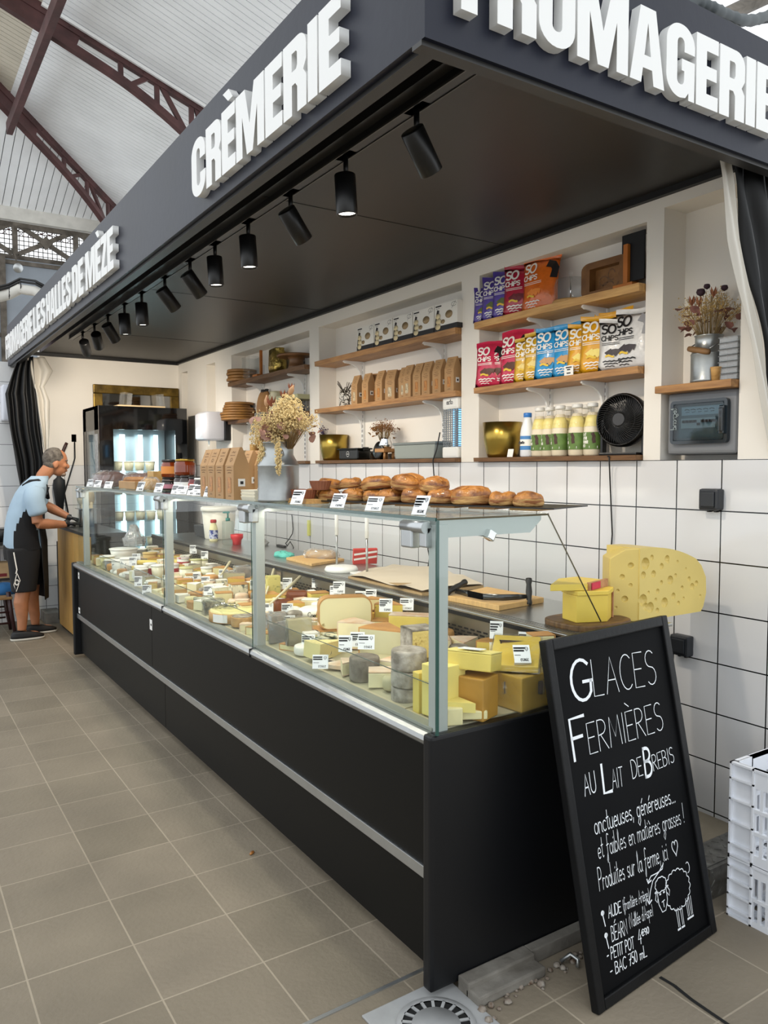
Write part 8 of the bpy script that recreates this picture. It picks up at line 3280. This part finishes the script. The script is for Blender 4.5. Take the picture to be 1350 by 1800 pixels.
box(b, -.19, .10, -.19, .19, .335, .359, bev=.006)
obj('straw_seat', b, mat('straw seat', '#8a6a42', .8, var=.25, vs=40), t)
b = BM()
for z in (.12, .22):
 for sy in (-.16, .16):
  tube(b, [(-.15, sy, z), (.08, sy, z)], .009, 6)
obj('rungs', b, mCh, t)
b = BM()
loft(b, [(0, 0, 0, .05, .07), (0, 0, .02, .055, .08), (0, 0, .32, .055, .08), (0, 0, .34, .04, .06)], 20, power=5)
tag(obj('towel_dispenser', b, MATS['glossy white plastic'], None, (1.05, 8.24, 1.95)), 'white dispenser on the far left tiles', 'dispenser')
b = BM()
box(b, -.05, .05, -.02, .02, -.02, .02, bev=.004)
tag(obj('wall_clip', b, mGreyBox, None, (1.165, 8.275, 1.795)), 'small grey clip on the tiles left of the far curtain', 'clip')

# ------------------------------------------------------------------ the man at the side counter
mSkin = mat('tanned skin', '#a9714f', .55, var=.12, vs=14, bump=.08, bs=40)
mShirt = mat('pale blue shirt', '#9db4c6', .8, var=.05, vs=6, bump=.15, bs=14)
mBlk = mat('black cotton', '#0d0d10', .8, bump=.15, bs=20)
mHair = mat('grey-brown short hair', '#3a332d', .8, col2='#6d675f', vs=30, bump=.5, bs=80)
PYc = 7.47
man = thing('person', 'man in pale blue shirt and black shorts bending over the oak-fronted counter', 'person', (1.05, PYc, 0))

def W(x, y, z):
 return Vector((x - 1.05, y - PYc, z))

def ell(bm, c_, rx, ry, rz, rot=(0, 0, 0), n=20):
 m = Matrix.Translation(c_) @ Matrix.Rotation(rot[2], 4, 'Z') @ Matrix.Rotation(rot[1], 4, 'Y') @ Matrix.Rotation(rot[0], 4, 'X') @ Matrix.Diagonal((rx, ry, rz, 1))
 lathe(bm, [(math.sin(PI * k / 12), -math.cos(PI * k / 12)) if 0 < k < 12 else (0, -math.cos(PI * k / 12)) for k in range(13)], n, m)

def remesh(o, vox, smooth=4):
 md = o.modifiers.new('skin', 'REMESH')
 md.mode = 'VOXEL'
 md.voxel_size = vox
 md.use_smooth_shade = True
 ms = o.modifiers.new('smooth', 'SMOOTH')
 ms.factor = .5
 ms.iterations = smooth
 return o

b = BM()
HC = W(1.335, PYc, 1.565)
tl = .42           # the head nods forward
ell(b, HC, .098, .075, .108, (0, tl, 0))
ell(b, HC + Vector((.028, 0, -.065)), .066, .056, .075, (0, tl, 0))
ell(b, HC + Vector((.052, 0, -.115)), .030, .034, .024, (0, tl, 0))
tube(b, [HC + Vector((.085, 0, -.020)), HC + Vector((.104, 0, -.052)), HC + Vector((.098, 0, -.068))], [.010, .017, .013], 8)
ell(b, HC + Vector((.088, 0, -.090)), .012, .024, .008, (0, tl, 0))
ell(b, HC + Vector((.084, 0, .0)), .014, .050, .010, (0, tl, 0))
for s in (-1, 1):
 ell(b, HC + Vector((-.012, s * .077, -.035)), .022, .010, .034, (0, .2, 0))
 ell(b, HC + Vector((.062, s * .040, -.045)), .03, .022, .025)
tube(b, [W(1.185, PYc, 1.35), W(1.225, PYc, 1.43), W(1.29, PYc, 1.51)], [.050, .058, .060], 14)
# trunk, kept just under the clothes
for z, cx, rx, ry in ((.86, 1.045, .125, .15), (1.0, 1.045, .12, .145), (1.15, 1.075, .115, .16), (1.24, 1.10, .09, .15)):
 ell(b, W(cx, PYc, z), rx, ry, .09)
for s in (-1, 1):
 sh = W(1.13, PYc + s * .16, 1.285)
 el = W(1.135 if s < 0 else 1.27, PYc + s * .21, 1.02 if s < 0 else 1.16)
 wr = W(1.385, PYc + s * .10 - .03, .997 if s < 0 else 1.035)
 if s > 0:
  wr = W(1.45, PYc + .10, 1.05)
 tube(b, [sh, sh.lerp(el, .5), el], [.048, .050, .044], 12)
 tube(b, [el, el.lerp(wr, .35), wr], [.044, .046, .030], 12)
 hip = W(1.04, PYc + s * .085, .84)
 fx = 1.0 if s < 0 else 1.145
 kn = W(1.03 if s < 0 else 1.13, PYc + s * .10, .46)
 an = W(fx, PYc + s * .115, .085)
 tube(b, [hip, hip.lerp(kn, .5), kn], [.095, .085, .062], 14)
 mid = kn.lerp(an, .35) + Vector((-.018, 0, 0))
 tube(b, [kn, mid, kn.lerp(an, .75), an], [.060, .062, .044, .036], 14)
 ell(b, W(fx + .05, PYc + s * .115, .045), .10, .036, .030)
body = obj('body', b, mSkin, man)
remesh(body, .007, 3)
# eyes, brows, stubble
b = BM()
for s in (-1, 1):
 ell(b, HC + Vector((.086, s * .030, -.022)), .006, .011, .005, (0, tl, 0), 10)
obj('eyes', b, mat('dark eyes', '#20160f', .3), man)
b = BM()
for s in (-1, 1):
 tube(b, [HC + Vector((.094, s * .012, .0)), HC + Vector((.092, s * .032, .006)), HC + Vector((.074, s * .052, .0))], .005, 6)
obj('eyebrows', b, mHair, man)
b = BM()
ell(b, HC + Vector((-.012, 0, .022)), .101, .080, .098, (0, tl, 0), 26)
ell(b, HC + Vector((-.045, 0, -.035)), .062, .068, .060, (0, tl, 0), 22)
bmesh.ops.bisect_plane(b, geom=b.verts[:] + b.edges[:] + b.faces[:], plane_co=HC + Vector((.068, 0, 0)), plane_no=(1, 0, .35), clear_outer=True)
for s in (-1, 1):
 pass
h = obj('hair', b, mHair, man)
b = BM()
ell(b, HC + Vector((.054, 0, -.118)), .031, .036, .024, (0, tl, 0), 16)
obj('stubble', b, mat('grey stubble', '#8d7868', .8, var=.2, vs=60), man)
# shirt
mShirtB = mat('black shirt panel', '#0c0c0f', .85, bump=.15, bs=16)
b = BM()
secs = [(.785, 1.062, .172, .185), (.84, 1.055, .168, .185), (.92, 1.053, .160, .180), (1.0, 1.055, .154, .178), (1.1, 1.070, .146, .186), (1.2, 1.095, .136, .200), (1.28, 1.122, .126, .215), (1.335, 1.145, .112, .205), (1.375, 1.165, .096, .160), (1.41, 1.190, .082, .095), (1.43, 1.203, .074, .082)]
nU = 56
sx_ = []
for A_, B_ in zip(secs, secs[1:]):
 for k in range(4):
  sx_.append(tuple(p + (q - p) * k / 4 for p, q in zip(A_, B_)))
secs = sx_ + [secs[-1]]
g = []
rS = random.Random(3)
for z, cx, rx, ry in secs:
 ring = []
 for i in range(nU):
  a = 2 * PI * i / nU
  wv = 1 + .018 * math.sin(5 * a + z * 9) * (1 if z < 1.2 else .3)
  ring.append(b.verts.new(W(cx + rx * wv * math.cos(a), PYc + ry * wv * math.sin(a), z + (.02 * math.cos(a) if z < .8 else 0))))
 g.append(ring)
for k, (A_, B_) in enumerate(zip(g, g[1:])):
 z = (secs[k][0] + secs[k + 1][0]) / 2
 for i in range(nU):
  j = (i + 1) % nU
  f = b.faces.new((A_[i], A_[j], B_[j], B_[i]))
  f.smooth = True
  a = (2 * PI * (i + .5) / nU)
  near = min(abs(a - 1.5 * PI), abs(a - .5 * PI))
  half = .66 - max(0, z - .92) ** 1.2 * 2.6 + .10 * max(0, .92 - z)
  if near < half:
   f.material_index = 1
sh = obj('shirt', b, [mShirt, mShirtB], man)
sh.modifiers.new('round', 'SUBSURF').levels = 1
sh.modifiers['round'].render_levels = 1
for s in (-1, 1):
 b = BM()
 a0 = W(1.135, PYc + s * .13, 1.325)
 a1 = W(1.115 if s < 0 else 1.19, PYc + s * .20, 1.22)
 a2 = W(1.150 if s < 0 else 1.26, PYc + s * .215, 1.085 if s < 0 else 1.155)
 tube(b, [a0, a0.lerp(a1, .6), a1, a1.lerp(a2, .6), a2], [.085, .088, .084, .080, .082], 18)
 o = obj('sleeve', b, mShirt, man)
 o.modifiers.new('round', 'SUBSURF').levels = 1
# apron: bib, skirt and shoulder straps
b = BM()
ap = [(1.23, .07), (1.12, .11), (1.0, .13), (.86, .16), (.70, .16), (.5, .16), (.34, .15)]
gg = []
for z, hw in ap:
 row = []
 for i in range(11):
  u = -1 + 2 * i / 10
  xf = 1.225 + (.012 if z < 1.0 else 0) - .055 * u * u + .010 * math.sin(6 * u + z * 5)
  row.append(b.verts.new(W(xf + (.008 if z > 1.1 else 0), PYc + hw * u, z)))
 gg.append(row)
for A_, B_ in zip(gg, gg[1:]):
 for i in range(10):
  b.faces.new((A_[i], A_[i + 1], B_[i + 1], B_[i])).smooth = True
o = obj('apron', b, mBlk, man)
o.modifiers.new('thickness', 'SOLIDIFY').thickness = .004
b = BM()
for s in (-1, 1):
 tube(b, [W(1.055, PYc + s * .05, 1.345), W(1.10, PYc + s * .10, 1.385), W(1.165, PYc + s * .125, 1.392), W(1.228, PYc + s * .12, 1.345), W(1.25, PYc + s * .075, 1.23)], .015, 8)
obj('apron_straps', b, mBlk, man)
b = BM()
box(b, -.004, .004, -.022, .022, -.035, .035, Matrix.Translation(W(1.245, PYc - .09, 1.30)) @ T(ry=.3))
obj('chest_emblem', b, mat('dark grey print', '#2b3036', .7), man)
# shorts
b = BM()
loft(b, [(*W(1.045, PYc, 0).xy, .70, .155, .175), (*W(1.045, PYc, 0).xy, .78, .160, .178), (*W(1.05, PYc, 0).xy, .86, .158, .176)], 30)
for s in (-1, 1):
 c_ = [(1.045, .09, .80, .145, .092), (1.035 if s < 0 else 1.075, .095, .62, .122, .095), (1.028 if s < 0 else 1.115, .10, .425 if s < 0 else .455, .100, .092)]
 loft(b, [(x - 1.05, s * yy_, z, rx, ry) for x, yy_, z, rx, ry in c_[::-1]], 26, power=2.4)
sho = obj('shorts', b, mBlk, man)
remesh(sho, .010, 4)
b = BM()
F = Matrix(((1, 0, 0, 0), (0, 0, -1, -.1915), (0, 1, 0, 0), (0, 0, 0, 1)))
ribbon(b, [(-.105, .775), (-.095, .70), (-.085, .63), (-.092, .60)], .010, F)
ribbon(b, [(-.085, .60), (-.062, .535), (-.095, .44), (-.112, .50), (-.085, .60)], .006, F)
ribbon(b, arc(-.088, .52, .014, .022, 0, 360, 12), .010, F)
obj('side_emblem', b, mInk, man)
# shoes
mShoe = mat('black slip-on shoe', '#141416', .6, bump=.1, bs=40)
mSole = mat('pale sole', '#c9c6bc', .6)
for s, fx in ((-1, 1.0), (1, 1.145)):
 yy_ = s * .115
 b = BM()
 loft(b, [(fx - 1.05 + .045, yy_, .018, .136, .046), (fx - 1.05 + .045, yy_, .04, .134, .046), (fx - 1.05 + .02, yy_, .062, .105, .043), (fx - 1.05 - .01, yy_, .078, .062, .040)], 26, power=2.5)
 sh_ = obj('shoe', b, mShoe, man)
 b = BM()
 loft(b, [(fx - 1.05 + .045, yy_, .002, .136, .047), (fx - 1.05 + .045, yy_, .020, .140, .049)], 26, power=2.5)
 obj('sole', b, mSole, sh_)
# gloved hands: palm, thumb and four fingers each
mGlove = mat('dark nitrile glove', '#17191c', .4)

def hand(wr, aim, up, side_, lab=None):
 aim, up = aim.normalized(), up.normalized()
 lat = aim.cross(up).normalized() * side_
 b = BM()
 tube(b, [wr - aim * .02, wr + aim * .02], [.033, .032], 10)
 c_ = wr + aim * .055
 m = Matrix((aim, lat, up)).transposed().to_4x4()
 m.translation = c_
 loft(b, [(0, 0, -.014, .040, .036), (0, 0, 0, .046, .041), (0, 0, .013, .040, .036)], 16, m, 3)
 for i, (L, o_) in enumerate(((.068, -.028), (.078, -.010), (.073, .009), (.058, .027))):
  base = c_ + aim * .040 + lat * o_
  d1 = (aim * .92 - up * .38).normalized()
  d2 = (aim * .45 - up * .9).normalized()
  tube(b, [base - aim * .01, base + d1 * L * .45, base + d1 * L * .45 + d2 * L * .35, base + d1 * L * .45 + d2 * L * .6 - aim * .01], [.010, .0095, .0085, .007], 8)
 tb = c_ - aim * .018 - lat * .034
 tube(b, [tb, tb - lat * .020 + aim * .025 - up * .012, tb - lat * .012 + aim * .055 - up * .028], [.012, .011, .008], 8)
 return b

g1 = obj('glove', hand(W(1.39, PYc - .13, .997 + .01), Vector((1, .12, -.05)), Vector((0, 0, 1)), 1), mGlove, man)
remesh(g1, .005, 2)
g2 = obj('glove', hand(W(1.452, PYc + .10, 1.045), Vector((1, -.15, -.25)), Vector((.2, 0, 1)), -1), mGlove, man)
remesh(g2, .005, 2)
